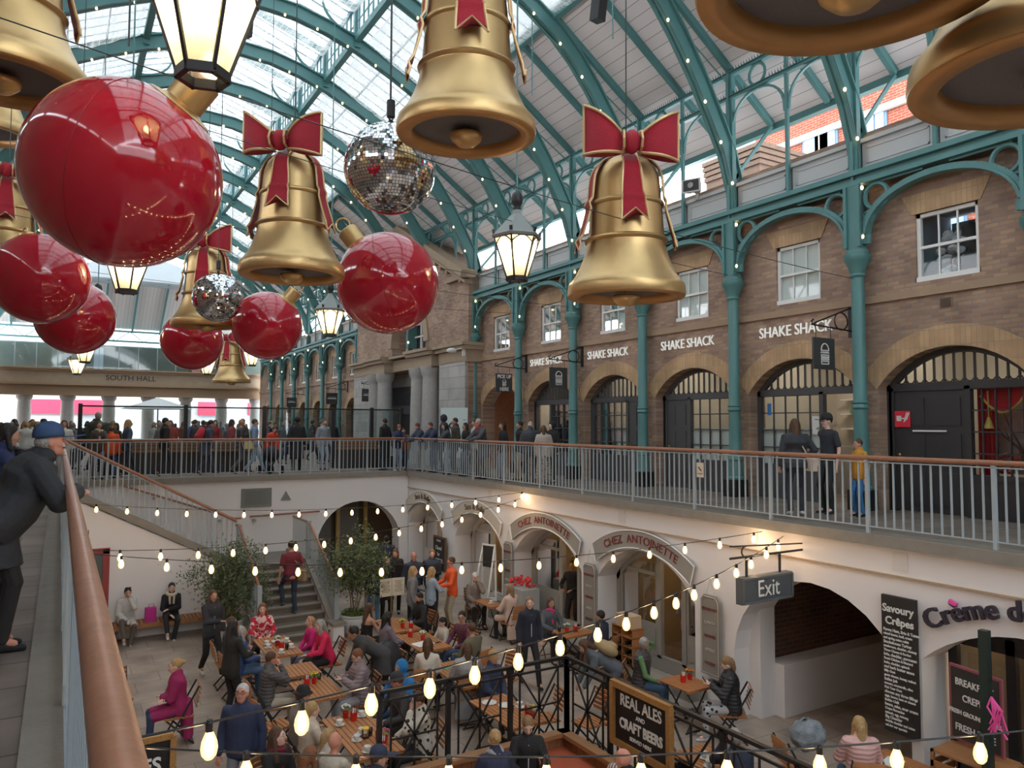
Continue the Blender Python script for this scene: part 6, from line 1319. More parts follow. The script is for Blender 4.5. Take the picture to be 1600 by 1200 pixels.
    if tk_ in ('jacket','coat','puffer','longcoat','vest'): capsule(b, P+d*.48, P+d*.56, .085, .062+inf*.5)
    if tk_ in ('coat','longcoat') and not sit:
        L = .32 if tk_ == 'coat' else .55; b.loft([[P+V((0,0,-zz))+V((cos(2*pi*q/16)*rx, sin(2*pi*q/16)*ry, 0)) for q in range(16)] for zz, rx, ry in ((-.05,.18,.135),(.15,.2,.15),(L,.23,.18))])
    elif tk_ in ('coat','longcoat') and sit:
        for i in (0,1): capsule(b, hip[i]+V((0,0,.02)), hip[i].lerp(kn[i],.9), .1, .085)
        if tk_ == 'longcoat': b.loft([[P+V((0,-.12,-zz))+V((cos(2*pi*q/16)*rx, sin(2*pi*q/16)*ry, 0)) for q in range(16)] for zz, rx, ry in ((-.1,.17,.08),(.2,.22,.1),(.45,.25,.1))])
    else:
        capsule(b, P+V((-.06,.0,-.07)), P+V((.06,.0,-.07)), .1+inf, .1+inf)
    if tk_ not in ('vest','off'):
        for i in (0,1):
            r = inf*.9
            if tk_ == 'tee': capsule(b, sh[i], sh[i].lerp(el[i],.7), .056+r, .05+r)
            else: capsule(b, sh[i], el[i], .052+r, .044+r); capsule(b, el[i], wr[i].lerp(el[i],.06), .044+r, .034+r*.8)
    if lod <= 1 and tk_ in ('jacket','coat','puffer','longcoat') : capsule(b, P+d*.5-f*.045, P+d*.56-f*.05, .06, .06)
    tp = finish(b, {'tee':'t_shirt','off':'top'}.get(tk_, 'jacket' if tk_ in ('jacket','puffer') else ('coat' if 'coat' in tk_ else tk_)), m)
    if tk_ in ('vest','off') and tk_ == 'vest':
        b = MB(); [ (capsule(b, sh[i], el[i], .06, .052), capsule(b, el[i], wr[i], .052, .04)) for i in (0,1)]; capsule(b, nb-d*.05, nb, .07, .06); finish(b, 'sweater', cloth(top[2]))
    if lod <= 1 and tk_ in ('jacket','coat','longcoat','puffer') and len(top) > 2:
        b = MB(); c0, c1 = P+d*.05+f*(.115+inf), P+d*.47+f*(.095+inf); b.bar(c0, c1, .012, .006, up=f); b.build('zip', cloth(top[2]), t)
    # trousers
    b = MB(); capsule(b, P+V((-.05,0,.0)), P+V((.05,0,.0)), .118*bw**.5, .118*bw**.5)
    for i in (0,1): capsule(b, hip[i]+V((0,0,-.01)), kn[i], .094, .07); capsule(b, kn[i], ank[i]+V((0,0,.015)), .068, .056)
    finish(b, 'trousers', cloth(legs, 'spot' if 'patterned' in extra else 'plain'))
    if 'skirt' in extra and sit is False:
        b = MB(); b.loft([[P+V((0,0,-zz))+V((cos(2*pi*q/16)*rx, sin(2*pi*q/16)*rx*.8, 0)) for q in range(16)] for zz, rx in ((-.05,.17),(.75,.26))]); finish(b, 'skirt', cloth((.30,.24,.2), 'spot'))
    for i in (0,1):
        a = ank[i]; up_ = V((0,1,-.12 if an[i][2] < .12 else -.5)).normalized(); b = MB(); capsule(b, a+V((0,-.035,-.045)), a+up_*.13+V((0,0,-.05)), .042, .038, 10, .8); capsule(b, a, a+V((0,0,-.04)), .045, .045)
        if lod >= 2: o = b.build('shoe', cloth(shoes), t, smooth=True)
        else: finish(b, 'shoe', cloth(shoes), 1, .016)
    # hair
    hs, hcol = hair; hm = mat('hair_'+hcol, HAIRC[hcol], .55, var=.35, vscale=35, bump=.6, bscale=60); b = MB()
    if hs != 'bald':
        if hs == 'fringe': b.ell(hc+M@V((0,-.03,-.0)), (.084,.085,.06), 14, 8, M)
        else:
            b.ell(hc+M@V((0,-.022,.036)), (.083,.098,.096), 16, 10, M)
        if hs in ('long','curly','pony','bob'):
            L = {'long':.30,'curly':.30,'pony':.08,'bob':.12}[hs]; w = .075 if hs != 'curly' else .1
            bk = hc+M@V((0,-.075,-.02)); capsule(b, bk, bk+(-d)*L+V((0,-.02 if lean < 30 else .0,0)), .07, .05 if hs != 'curly' else .075, 12, 1.0)
            if hs != 'pony':
                for k in (-1,1): capsule(b, hc+M@V((k*.07,-.02,.02)), hc+M@V((k*.085,.015,0))-V((0,0,.14 if hs == 'bob' else .26)), .03, .03 if hs != 'curly' else .05)
            else: capsule(b, hc+M@V((0,-.11,.03)), hc+M@V((0,-.15,.02))-V((0,0,.24)), .035, .024)
        if hs == 'bun': b.ell(hc+M@V((0,-.125,.045)), (.04,.04,.04), 10, 8)
        finish(b, 'hair', hm, 2, min(vox,.016))
    if beard: b = MB(); b.ell(hc+M@V((0,.045,-.07)), (.055,.05,.045), 12, 8, M); b.build('beard', mat('hair_'+hcol), t, smooth=True)
    if lod <= 1:
        for k in (-1,1):
            b = MB(); b.ell(hc+M@V((k*.032,.087,.012)), (.012,.007,.006), 8, 5, M); e_ = b.build('eye', mat('eye_white', (.45,.42,.4), .3), t, smooth=True)
            b = MB(); b.ell(hc+M@V((k*.032,.0925,.012)), (.006,.003,.006), 8, 5, M); b.build('iris', mat('iris', (.02,.015,.01), .2), e_)
            b = MB(); capsule(b, hc+M@V((k*.018,.090,.036)), hc+M@V((k*.05,.080,.036)), .0045, .003, 6); b.build('eyebrow', mat('brow_dark', (.06,.035,.025), .8), t, smooth=True)
        b = MB(); b.ell(hc+M@V((0,.090,-.052)), (.024,.010,.008), 10, 6, M); b.build('lips', mat('lips', (.42,.13,.11), .5), t, smooth=True)
    if glasses:
        b = MB()
        for k in (-1,1): b.tube([hc+M@V((k*.034+.024*cos(2*pi*q/12),.105,.012+.019*sin(2*pi*q/12))) for q in range(12)], .003, 4, closed=True); b.tube([hc+M@V((k*.058,.103,.014)), hc+M@V((k*.076,.02,.014))], .003, 4)
        b.tube([hc+M@V((-.01,.107,.014)), hc+M@V((.01,.107,.014))], .003, 4); b.build('glasses', iron, t)
    if hat:
        hk, hcl = hat; b = MB(); b.smooth = True
        if hk in ('cap','beanie'):
            rings = [[hc+M@V((.092*r*cos(2*pi*q/16), -.012+.107*r*sin(2*pi*q/16), zz)) for q in range(16)] for r, zz in ((1.0,.035),(1.02,.06),(.95,.10),(.75,.135),(.4,.155),(.05,.16))]; b.loft(rings)
            if hk == 'cap':
                P1 = [V((.075*sin(a), .07+.165*cos(a), 0)) for a in [radians(-85+17*q) for q in range(11)]]; up = [hc+M@(v+V((0,0,.06-.12*max(0,v.y-.1)-4*v.x*v.x))) for v in P1]; b.add(up+[v-M@V((0,0,.007)) for v in up], [tuple(range(11)), tuple(range(21,10,-1))]+[(i,i+1,12+i,11+i) for i in range(10)])
        elif hk == 'bowler': b.lathe([(.14,.05),(.145,.055),(.10,.06),(.1,.11),(.07,.16),(.01,.175)], 16, hc, M)
        elif hk == 'hood': b.ell(hc+M@V((0,-.03,.01)), (.105,.115,.125), 14, 10, M)
        elif hk == 'band': b.tube([hc+M@V((.088*cos(radians(q)),.01,.03+.1*sin(radians(q)))) for q in range(-10,191,20)], .014, 6)
        elif hk == 'shades': [b.ell(hc+M@V((k*.04,.04,.125)), (.03,.015,.02), 8, 5, M) for k in (-1,1)]
        b.build({'cap':'cap','beanie':'beanie','bowler':'hat','hood':'hood','band':'headband','shades':'sunglasses'}[hk], cloth(hcl), t, smooth=True)
        if 'monogram' in extra: text('NY', .05, paper, t, hc+M@V((0,.098,.085)), M @ Matrix(((-1,0,0),(0,0,1),(0,1,0))), .004, 'monogram', bold=.003)
    if scarf: b = MB(); b.smooth = True; b.tube([nb+V((.085*cos(2*pi*q/14), .01+.08*sin(2*pi*q/14), .0+.02*sin(4*pi*q/14))) for q in range(14)], .034, 8, closed=True); capsule(b, nb+f*.09, nb-d*.25+f*.14, .035, .03, 8, .5); b.build('scarf', cloth(scarf, 'plain'), t, smooth=True)
    for e_ in extra:
        if e_ == 'mobile': b = MB(); b.box((wr[1]+wr[0])/2+(hands[0]+hands[1])*.05+V((0,.02,.02)), (.075,.01,.15), rx=-.6); mobile = b.build('phone', iron); mobile.location = (0,0,0); mobile.parent = t
        if e_ == 'backpack': b = MB(); b.smooth = True; c = P+d*.28-f*.22; b.ell(c, (.17,.12,.24), 14, 10, Matrix.Rotation(-la, 3, 'X')); b.ell(c-d*.08-f*.09, (.11,.06,.1), 10, 8, Matrix.Rotation(-la,3,'X')); b.build('rucksack', cloth(carry or (.36,.27,.15)), t, smooth=True); b = MB(); [b.tube([P+d*.1+rgt*k*.12-f*.1, P+d*.3+rgt*k*.12+f*.13, P+d*.5+rgt*k*.11-f*.0, P+d*.45+rgt*k*.1-f*.14], .014, 5) for k in (-1,1)]; b.build('strap', cloth(carry or (.36,.27,.15)), t)
        if e_ == 'satchel': b = MB(); b.box(P+V((.2,-.1,-.02)), (.1,.34,.24), rz=.3); b.build('shoulder_bag', cloth(carry or (.33,.24,.13)), t); b = MB(); b.tube([P+V((.2,-.1,.08)), P+d*.3+rgt*.08-f*.13, P+d*.5-rgt*.12, P+d*.35-rgt*.1+f*.14, P+V((.2,.05,.08))], .015, 5); b.build('strap', cloth(carry or (.33,.24,.13)), t)
        if e_ == 'collar': b = MB(); b.tube([nb+V((.1*cos(a),.015+.095*sin(a),.02-.035*sin(a))) for a in [2*pi*q/14 for q in range(14)]], .04, 8, closed=True); capsule(b, nb+f*.1+V((-.05,0,0)), nb-d*.2+f*.14+V((-.04,0,0)), .03, .025); capsule(b, nb+f*.1+V((.05,0,0)), nb-d*.2+f*.14+V((.04,0,0)), .03, .025); b.build('fleece_collar', cloth((.62,.54,.42)), t, smooth=True)
        if e_ == 'cup': b = MB(); b.lathe([(.03,-.06),(.038,.05)], 12, wr[1]+hands[1]*.08+V((0,.03,.0))); b.build('paper_cup', china, t)
        if e_ == 'carrier': b = MB(); b.box(wr[1]+V((.05,0,-.25)), (.3,.12,.32)); b.build('carrier_bag', paper, t)
    return t
B_, NV, CH = (.016,.016,.018), (.022,.030,.060), (.045,.047,.052); JN, JL, GY = (.06,.12,.22), (.20,.30,.42), (.22,.22,.23)
def seatp(x, y, face, lab, **k):
    p = person(x, y, face, k.pop('pose','sit'), lab=lab, **k); a = radians(face)
    chair(x-.03*cos(a), y-.03*sin(a), face, 'slatted chair under the '+' '.join(lab.split(' ')[:7])); return p
S = seatp; Q = person
# --- bench and left side of the court
Q(1.50,19.98,-88,'sitx',1.68,('longcoat',(.50,.49,.47)),(.10,.08,.07),('bun','dk'),'m',('mouth','lap'),shoes=(.35,.37,.38),sex='f',extra=('cup',),hat=('shades',B_),lab='person in pale trench coat drinking from a cup on the wall bench',lod=1,z=LZ-.05)
Q(2.45,19.98,-92,'sitx',1.70,('jacket',B_),(.015,.015,.016),('bun','dk'),'p',('fold','lap'),shoes=(.7,.55,.55),sex='f',extra=('collar',),lab='person in black jacket with cream fleece collar on the wall bench',z=LZ-.05)
Q(2.78,16.35,-75,'walk',1.74,('jacket',(.035,.035,.045),(.4,.4,.4)),B_,('curly','br'),'m',('down','fold'),shoes=(.7,.7,.68),sex='f',lab='person in dark bomber jacket and white trainers walking past the bench')
Q(2.68,13.75,25,'stand',1.72,('jacket',(.02,.022,.02)),B_,('curly','dk'),'t',('table','table'),shoes=B_,sex='f',lab='person in black leather jacket standing by the first long table',extra=('mobile',))
S(3.02,14.85,5,'person in blue puffer and jeans with grey bobbed hair',top=('puffer',(.03,.07,.2)),kind='puff',legs=JN,hair=('bob','gr'),sex='f',arms=('table','table'))
S(3.0,15.65,0,'person with reddish face behind the grey bobbed head',top=('jacket',(.10,.12,.16)),legs=JN,hair=('short','br'),skin='r',arms=('table','table'))
S(3.8,16.5,-95,'person in red and white patterned fleece with long auburn hair',top=('jacket',(.55,.02,.05)),kind='camo',legs=B_,hair=('long','au'),skin='p',sex='f',arms=('table','table'),look=10)
S(4.55,15.5,185,'person in hot pink fleece with pink hairband',top=('sweater',(.62,.02,.20)),legs=(.3,.3,.38),hair=('pony','bl'),skin='p',sex='f',H=1.5,arms=('lap','lap'),hat=('band',(.75,.35,.42)))
S(4.62,14.65,180,'person in crimson pink sweater turned away at the table',top=('sweater',(.68,.02,.10)),legs=B_,hair=('bob','gr'),skin='p',sex='f',arms=('table','fold'),lean=12)
Q(5.0,13.1,172,'stand',1.75,('coat',(.055,.055,.06)),(.04,.045,.07),('short','dk'),'t',('hang','hang'),lean=55,nod=-10,lab='person in charcoal suit jacket bending low over a small table')
S(3.12,12.95,0,'person in quilted grey leather jacket lifting a drink',top=('jacket',(.09,.09,.095)),kind='puff',legs=(.45,.40,.32),hair=('short','br'),skin='r',arms=('table','mouth'))
S(4.45,12.35,178,'person in mauve puffer and glasses checking a phone',top=('puffer',(.24,.19,.21)),kind='puff',legs=(.36,.35,.38),hair=('short','au'),skin='p',sex='f',arms=('phone','phone'),glasses=True,nod=18,extra=('mobile',),look=-5)
S(3.08,10.95,5,'person in black round hat beside the cream fluffy coat',top=('jacket',(.25,.22,.2)),legs=GY,hair=('short','br'),skin='m',hat=('bowler',B_),arms=('table','table'))
S(3.05,10.35,10,'person in cream fluffy coat with blonde ponytail',top=('coat',(.62,.52,.42)),legs=GY,hair=('pony','bl'),skin='p',sex='f',arms=('table','table'))
S(3.1,9.75,5,'person with pale blonde ponytail and clip beside the bald head',top=('jacket',(.55,.5,.45)),legs=GY,hair=('pony','bl'),skin='p',sex='f',H=1.5,arms=('table','table'))
S(3.0,9.2,30,'person with bald head reaching to a cup in cream sleeves',top=('sweater',(.55,.5,.42)),legs=NV,hair=('bald','br'),skin='r',arms=('table','table2'))
S(2.62,8.95,20,'person with wavy auburn hair near the bottom edge',top=('jacket',(.12,.08,.06)),legs=B_,hair=('long','au'),skin='p',sex='f',glasses=True,arms=('lap','table'),nod=15)
S(2.45,9.75,-62,'person in black coat with burgundy scarf facing the camera',top=('coat',B_),legs=B_,hair=('curly','br'),skin='p',sex='f',arms=('lap','fold'),scarf=(.16,.015,.03),look=-25,nod=-12)
S(3.3,8.5,20,'person in navy cap at the bottom edge',top=('jacket',NV),legs=B_,hair=('short','br'),hat=('cap',(.03,.04,.08)),arms=('table','table'),look=30)
Q(2.14,10.3,-118,'stand',1.74,('jacket',(.025,.035,.085),(.05,.12,.5)),(.20,.20,.22),('short','wh'),'r',('down','down'),nod=-16,build=1.1,glasses=True,lab='person in navy zip jacket with white hair and glasses looking up')
S(1.75,13.35,178,'person in magenta coat with blonde bun on a slatted chair',top=('longcoat',(.30,.015,.10)),legs=(.03,.05,.11),hair=('bun','bl'),skin='p',sex='f',arms=('fold','fold'))
S(1.55,8.6,60,'person in black at the bottom left behind the gilt sign',top=('jacket',B_),legs=B_,hair=('short','dk'),arms=('table','table'))
S(4.55,10.85,190,'person in dark cap with white monogram at the long table',top=('jacket',(.05,.05,.055)),legs=B_,hair=('short','br'),skin='r',hat=('cap',(.03,.03,.04)),extra=('monogram',),arms=('table','table'),nod=15,look=40)
S(4.85,11.45,200,'person in bright blue hooded jacket behind the dark cap',top=('puffer',(.02,.16,.42)),legs=JN,hair=('short','br'),arms=('table','table'),hat=('hood',(.02,.18,.45)))
S(4.5,9.95,172,'person in white coat with black spots drinking at the long table',top=('jacket',(.62,.58,.5)),kind='spot',legs=B_,hair=('short','br'),sex='f',arms=('mouth','table'),nod=8)
# --- middle tables
S(5.72,12.35,55,'person in white jumper seen from behind with brown hair',top=('sweater',(.66,.62,.55)),legs=B_,hair=('long','br'),sex='f',arms=('table','lap'))
S(6.2,11.75,70,'person in long grey cape seen from behind with brown hair',top=('longcoat',(.33,.34,.36)),legs=GY,hair=('long','br'),sex='f',arms=('table','table'),build=1.2,z=LZ+.0)
S(6.9,12.85,110,'person in olive sweatshirt with curly brown hair',top=('sweater',(.13,.12,.08)),legs=JN,hair=('short','br'),arms=('table','lap'),look=25)
S(7.15,13.75,195,'person in dark red checked shirt and glasses',top=('shirt',(.22,.03,.05)),kind='plaid',legs=JN,hair=('short','dk'),skin='m',glasses=True,arms=('table','table'),look=-35)
S(7.0,14.35,190,'person in cream hoodie with black fringe and ponytail',top=('sweater',(.58,.54,.46)),legs=GY,hair=('pony','dk'),skin='p',sex='f',H=1.4,arms=('table','table'),nod=25)
S(5.78,14.45,5,'person in mauve grey jacket with long black hair',top=('jacket',(.18,.15,.19)),legs=(.05,.055,.06),hair=('long','dk'),skin='p',sex='f',arms=('table','table'),nod=10)
S(5.72,15.35,15,'person in off shoulder black top with long brown hair',top=('off',B_),legs=B_,hair=('long','br'),skin='m',sex='f',arms=('phone','phone'),extra=('mobile',))
S(7.1,15.75,188,'person in black jacket with beard and striped shirt',top=('jacket',B_),legs=B_,hair=('short','dk'),beard=True,arms=('table','lap'),nod=10)
S(6.35,11.05+.1,-75,'person in navy jacket with fair hair holding a small bouquet',top=('jacket',(.03,.045,.10)),legs=NV,hair=('short','bl'),sex='f',arms=('lap','lap'),nod=20)
# --- queue by the arch
Q(7.37,18.5,-95,'stand',1.68,('coat',B_,(.3,.3,.3)),B_,('bob','bl'),'p',('down','pocket'),sex='f',lab='person in black coat with blonde fringe standing in the queue')
Q(7.95,19.3,-110,'stand',1.72,('coat',(.025,.02,.02)),B_,('long','au'),'p',('down','down'),sex='f',look=20,nod=12,lab='person in dark coat with long auburn hair in the queue')
Q(8.05,18.3,-100,'stand',1.78,('jacket',(.035,.045,.07)),B_,('bald','br'),'r',('fold','down'),nod=10,lab='person in navy jacket with bald head in the queue')
Q(7.45,16.95,-20,'stand',1.68,('jacket',(.2,.2,.22)),(.15,.18,.22),('long','bl'),'p',('table','down'),sex='f',glasses=True,lab='person with long blonde hair and glasses beside the menu stand')
Q(8.6,18.35,-110,'stand',1.80,('vest',(.03,.04,.07),B_),B_,('short','lb'),'p',('fold','down'),nod=12,kind='puff',lab='person in navy quilted vest with fair hair in the queue')
Q(7.85,16.75,10,'stand',1.66,('shirt',(.30,.38,.48)),B_,('long','bl'),'p',('table2','table'),sex='f',lab='person in pale denim shirt handing over something to orange sweater')
Q(8.5,17.0,170,'stand',1.80,('sweater',(.80,.11,.025)),(.40,.33,.24),('short','br'),'r',('table','table'),glasses=True,lab='person in bright orange sweater and beige trousers')
Q(8.45,21.2,80,'stand',1.80,('jacket',(.03,.03,.06)),B_,('short','dk'),'t',lab='person in navy jacket walking into the dark far archway')
Q(7.45,19.9,60,'stand',1.62,('jacket',(.60,.56,.50)),(.3,.25,.22),('short','dk'),'m',sex='f',lab='person in white hooded jacket behind the potted tree')
Q(7.05,18.45,95,'stand',1.72,('jacket',(.02,.03,.05)),(.13,.26,.42),('long','dk'),'m',('down','back'),shoes=(.6,.6,.58),sex='f',lab='person in navy top and blue jeans seen from behind')
Q(4.98,18.75,95,'climb',1.76,('tee',(.16,.02,.035)),(.03,.045,.08),('short','dk'),'m',('down','bag'),shoes=(.1,.1,.1),z=LND-6*(LND-LZ)/9,extra=('satchel',),build=1.1,lab='person in maroon T-shirt with tan shoulder bag climbing the steps')
# --- right tables
S(9.25,17.15,-100,'person with pale blonde hair sipping by the white pier',top=('longcoat',(.24,.19,.16)),legs=B_,hair=('long','wh'),skin='p',sex='f',arms=('mouth','lap'))
S(9.3,15.45,100,'person in pink beige trench coat seen from behind',top=('longcoat',(.60,.44,.36)),legs=(.02,.02,.025),hair=('long','lb'),skin='p',sex='f',arms=('table','table'))
Q(8.05,12.65,-100,'walk',1.72,('jacket',(.02,.024,.04),(.6,.6,.6)),B_,('bun','lb'),'p',('down','down'),sex='f',look=20,shoes=B_,lab='person in navy anorak with topknot walking between the tables')
S(9.35,13.85,-95,'person in slate coat with pink scarf and long dark hair',top=('jacket',(.10,.105,.12)),legs=B_,hair=('long','br'),skin='m',sex='f',arms=('table','table'),scarf=(.55,.05,.2))
S(9.6,12.35,115,'person in navy jacket with grey black hair by the wine rack',top=('jacket',(.03,.035,.06)),legs=NV,hair=('short','dk'),arms=('table','lap'),skin='m')
Q(8.2,10.45,165,'stand',1.72,('jacket',(.09,.105,.13)),(.04,.045,.06),('long','br'),'m',('hang','hang'),lean=58,extra=('backpack',),sex='f',shoes=(.1,.12,.05),lab='person in grey blue jacket bending forward under a tan rucksack')
S(9.05,10.45,-50,'person in green sweater and dark vest with hand behind head',top=('vest',(.05,.042,.045),(.12,.24,.10)),kind='puff',legs=(.05,.10,.19),hair=('short','gr'),skin='r',arms=('head','lap'),look=-60,build=1.1,glasses=True)
S(9.5,8.85,140,'person in black puffer with curly ponytail reading a phone',top=('puffer',(.02,.02,.024)),kind='puff',legs=(.42,.42,.44),hair=('pony','lb'),skin='p',sex='f',arms=('phone','phone'),nod=25,extra=('patterned','mobile'),shoes=(.5,.5,.5))
Q(11.45,11.75,30,'stand',1.72,('shirt',(.50,.42,.50)),B_,('short','dk'),'m',('table','table'),lab='person in lilac shirt and black trousers inside the nearer cafe arch')
Q(11.0,15.3,-150,'stand',1.75,('shirt',B_),B_,('short','dk'),'t',('table','table'),lab='person in black working inside the farther cafe arch')
S(9.05,6.2,50,'person in pink quilted jacket with long blonde hair from behind',top=('puffer',(.66,.40,.38)),kind='puff',legs=JN,hair=('long','bl'),skin='p',sex='f',arms=('table','table'))
S(7.35,6.75,75,'person with grey hair in navy behind the ales fence',top=('jacket',NV),legs=B_,hair=('short','gr'),skin='r',arms=('mouth','table'))
S(7.2,8.05,-60,'person with long black hair beside the ales sign',top=('jacket',B_),legs=B_,hair=('long','dk'),skin='p',sex='f',arms=('lap','lap'))
# --- timber booth
Q(4.75,8.25,75,'sit',1.70,('jacket',(.03,.035,.08)),B_,('bun','bl'),'p',sex='f',scarf=(.3,.33,.36),arms=('table','table'),lab='person in navy with blonde bun in the timber booth')
Q(5.35,8.45,-115,'sit',1.70,('jacket',B_,(.6,.6,.6)),B_,('short','lb'),'p',('table','table'),nod=25,sex='f',lab='person in black blazer reading a paper in the booth corner',)
Q(5.75,6.95,120,'sit',1.74,('jacket',B_),B_,('bald','br'),'r',('table','table'),lab='person with bald head low at the bottom edge in the booth')
# --- upper left: the leaning man and the person behind him
Q(-.33,6.45,5,'stand',1.64,('coat',(.028,.032,.038)),(.018,.018,.02),('fringe','gr'),'r',('rail0','rail0'),lean=29,nod=-20,hat=('cap',(.035,.075,.17)),build=1.3,extra=('bulky',),lod=0,z=0,shoes=(.02,.022,.026),lab='person in dark anorak and navy cap leaning on the near handrail')
Q(-.55,8.6,5,'stand',1.60,('jacket',(.02,.03,.10)),(.02,.02,.03),('bob','dk'),'m',('rail','rail'),lean=14,z=0,sex='f',lab='person with dark hair in blue behind the leaning capped man')
# --- upper far walkway
U = lambda x, y, f, pose, H, top, legs, hair, lab, **k: Q(x,y,f,pose,H,top,legs,hair,k.pop('skin','m'),k.pop('arms',('down','down')),z=0,lod=2,lab=lab,**k)
U(.12,24.9,-95,'stand',1.68,('jacket',(.6,.57,.5)),(.35,.35,.36),('long','br'),'person in white coat near the top of the stairs',sex='f')
U(1.0,25.8,80,'stand',1.92,('jacket',(.04,.05,.035)),(.04,.05,.08),('short','gr'),'tall person in dark green coat seen from behind',build=1.15)
U(.98,24.6,-80,'stand',1.64,('jacket',(.07,.05,.04)),(.2,.2,.22),('long','br'),'person with beige scarf and brown jacket by the far railing',sex='f',scarf=(.55,.47,.38),arms=('rail','down'))
U(1.32,24.95,70,'stand',1.5,('puffer',(.75,.10,.02)),(.05,.1,.3),('short','br'),'person in orange puffer with blue bag')
U(1.75,24.8,10,'walk',1.70,('jacket',(.05,.08,.12)),(.03,.035,.05),('long','bl'),'person in dark denim jacket walking to the right',sex='f')
U(2.75,24.8,5,'walk',1.76,('jacket',(.02,.02,.022)),(.03,.03,.04),('short','dk'),'person in black hooded jacket walking left of the red rucksack')
U(3.9,24.8,5,'walk',1.72,('coat',(.05,.06,.10)),(.04,.05,.09),('short','dk'),'person in navy coat stooping with a red rucksack',lean=14,extra=('backpack',),carry=(.5,.03,.05))
U(4.95,24.85,0,'walk',1.74,('tee',(.06,.055,.06)),(.1,.1,.12),('bald','br'),'person with shaved head in charcoal T-shirt',skin='t')
U(5.35,24.75,-10,'walk',1.74,('jacket',(.18,.25,.38)),(.22,.33,.45),('short','br'),'person in pale blue denim jacket striding with a yellow bag',extra=('satchel',),carry=(.65,.55,.2))
U(6.1,26.0,-60,'stand',1.55,('puffer',(.6,.06,.03)),(.1,.12,.2),('short','br'),'person in red jacket stooping by the pushchair',lean=25)
U(6.95,25.7,85,'stand',1.80,('longcoat',B_),B_,('short','dk'),'person in long black coat and beanie seen from behind',hat=('beanie',B_))
U(7.85,25.6,-70,'stand',1.76,('jacket',(.25,.28,.32)),(.28,.34,.42),('short','br'),'person in grey jacket and pale jeans by the dark post')
U(9.72,24.7,120,'stand',1.78,('longcoat',B_),(.05,.06,.1),('short','dk'),'person in long black coat carrying a white carrier bag',extra=('carrier',))
U(10.0,24.22,-92,'stand',1.60,('jacket',(.03,.04,.09)),(.28,.38,.50),('short','au'),'young person in navy leaning on the rail corner in light jeans',arms=('rail','rail'),lean=15,nod=25,shoes=(.6,.6,.6))
U(10.35,24.5,-110,'stand',1.45,('jacket',(.30,.12,.04)),(.05,.06,.12),('short','dk'),'small person in rust brown coat at the railing corner')
W_ = 10.62
U(W_,23.5,182,'stand',1.66,('puffer',(.04,.055,.09)),(.28,.22,.16),('short','br'),'person in grey blue puffer resting on the rail past the stone columns',arms=('rail','rail'),lean=20,skin='r')
U(W_+.1,22.75,190,'stand',1.68,('puffer',(.03,.04,.09)),(.06,.09,.15),('short','br'),'person in navy puffer leaning on the gallery rail',arms=('rail','rail'),lean=18)
U(11.3,23.3,150,'stand',1.92,('jacket',(.025,.03,.05)),(.05,.05,.07),('short','dk'),'tall person in dark hood before the portico column',hat=('hood',(.025,.03,.05)))
U(11.2,22.2,175,'stand',1.80,('jacket',(.06,.045,.035)),(.04,.04,.05),('short','dk'),'person in brown jacket standing before the directory sign',skin='t')
U(W_,21.5,165,'stand',1.66,('jacket',(.05,.06,.07)),(.15,.22,.32),('long','dk'),'person with long dark hair leaning in profile on the rail',sex='f',arms=('rail','rail'),lean=12)
U(10.8,20.7,178,'stand',1.64,('sweater',(.02,.02,.022)),(.08,.12,.2),('long','dk'),'person in black sweater with white stripes at the rail',sex='f')
U(11.2,20.8,175,'stand',1.74,('jacket',(.45,.45,.45)),B_,('short','dk'),'person in white shirt half hidden by the grey haired man')
U(W_,19.25,186,'stand',1.78,('coat',(.07,.075,.09)),(.06,.04,.04),('short','gr'),'person in grey overcoat with checked scarf leaning on the rail',arms=('rail','rail'),lean=14,skin='r',scarf=(.35,.06,.07),glasses=True)
U(11.0,18.75,178,'stand',1.66,('sweater',B_),(.16,.24,.34),('long','dk'),'person in black top and jeans with headband on the gallery',sex='f',skin='t')
U(11.4,18.45,170,'stand',1.68,('jacket',B_),(.3,.25,.2),('short','dk'),'person in black beside the one with a headband',skin='t')
U(11.0,17.25,60,'stand',1.68,('puffer',(.035,.04,.055)),(.05,.05,.06),('fringe','gr'),'person in navy puffer with thinning grey hair seen from behind',kind='puff')
U(11.6,17.1,200,'stand',1.68,('jacket',B_),B_,('short','dk'),'person in black hood facing the court between two puffers',sex='f',hat=('hood',B_),skin='p')
U(11.0,16.6,60,'stand',1.56,('puffer',(.42,.35,.31)),(.3,.26,.24),('bob','br'),'person in beige puffer and patterned skirt on the gallery',sex='f',kind='puff',extra=('skirt',))
Q(11.3,8.9,55,'stand',1.70,('jacket',(.035,.038,.048)),(.03,.032,.045),('curly','br'),'m',('down','pocket'),z=0,lod=1,sex='f',build=1.45,shoes=(.5,.5,.5),extra=('satchel',),carry=(.6,.45,.35),lab='person in black denim jacket with crossbody strap before the shop windows')
Q(12.0,8.75,165,'stand',1.78,('tee',(.03,.032,.042)),B_,('short','dk'),'p',('down','back'),z=0,lod=1,hat=('cap',B_),glasses=True,lab='person in black cap and T-shirt standing by the open shop door')
Q(12.1,8.2,160,'stand',1.35,('jacket',(.55,.25,.03)),(.03,.15,.35),('short','br'),'m',z=0,lod=1,lab='small person in mustard and blue partly behind the teal column')
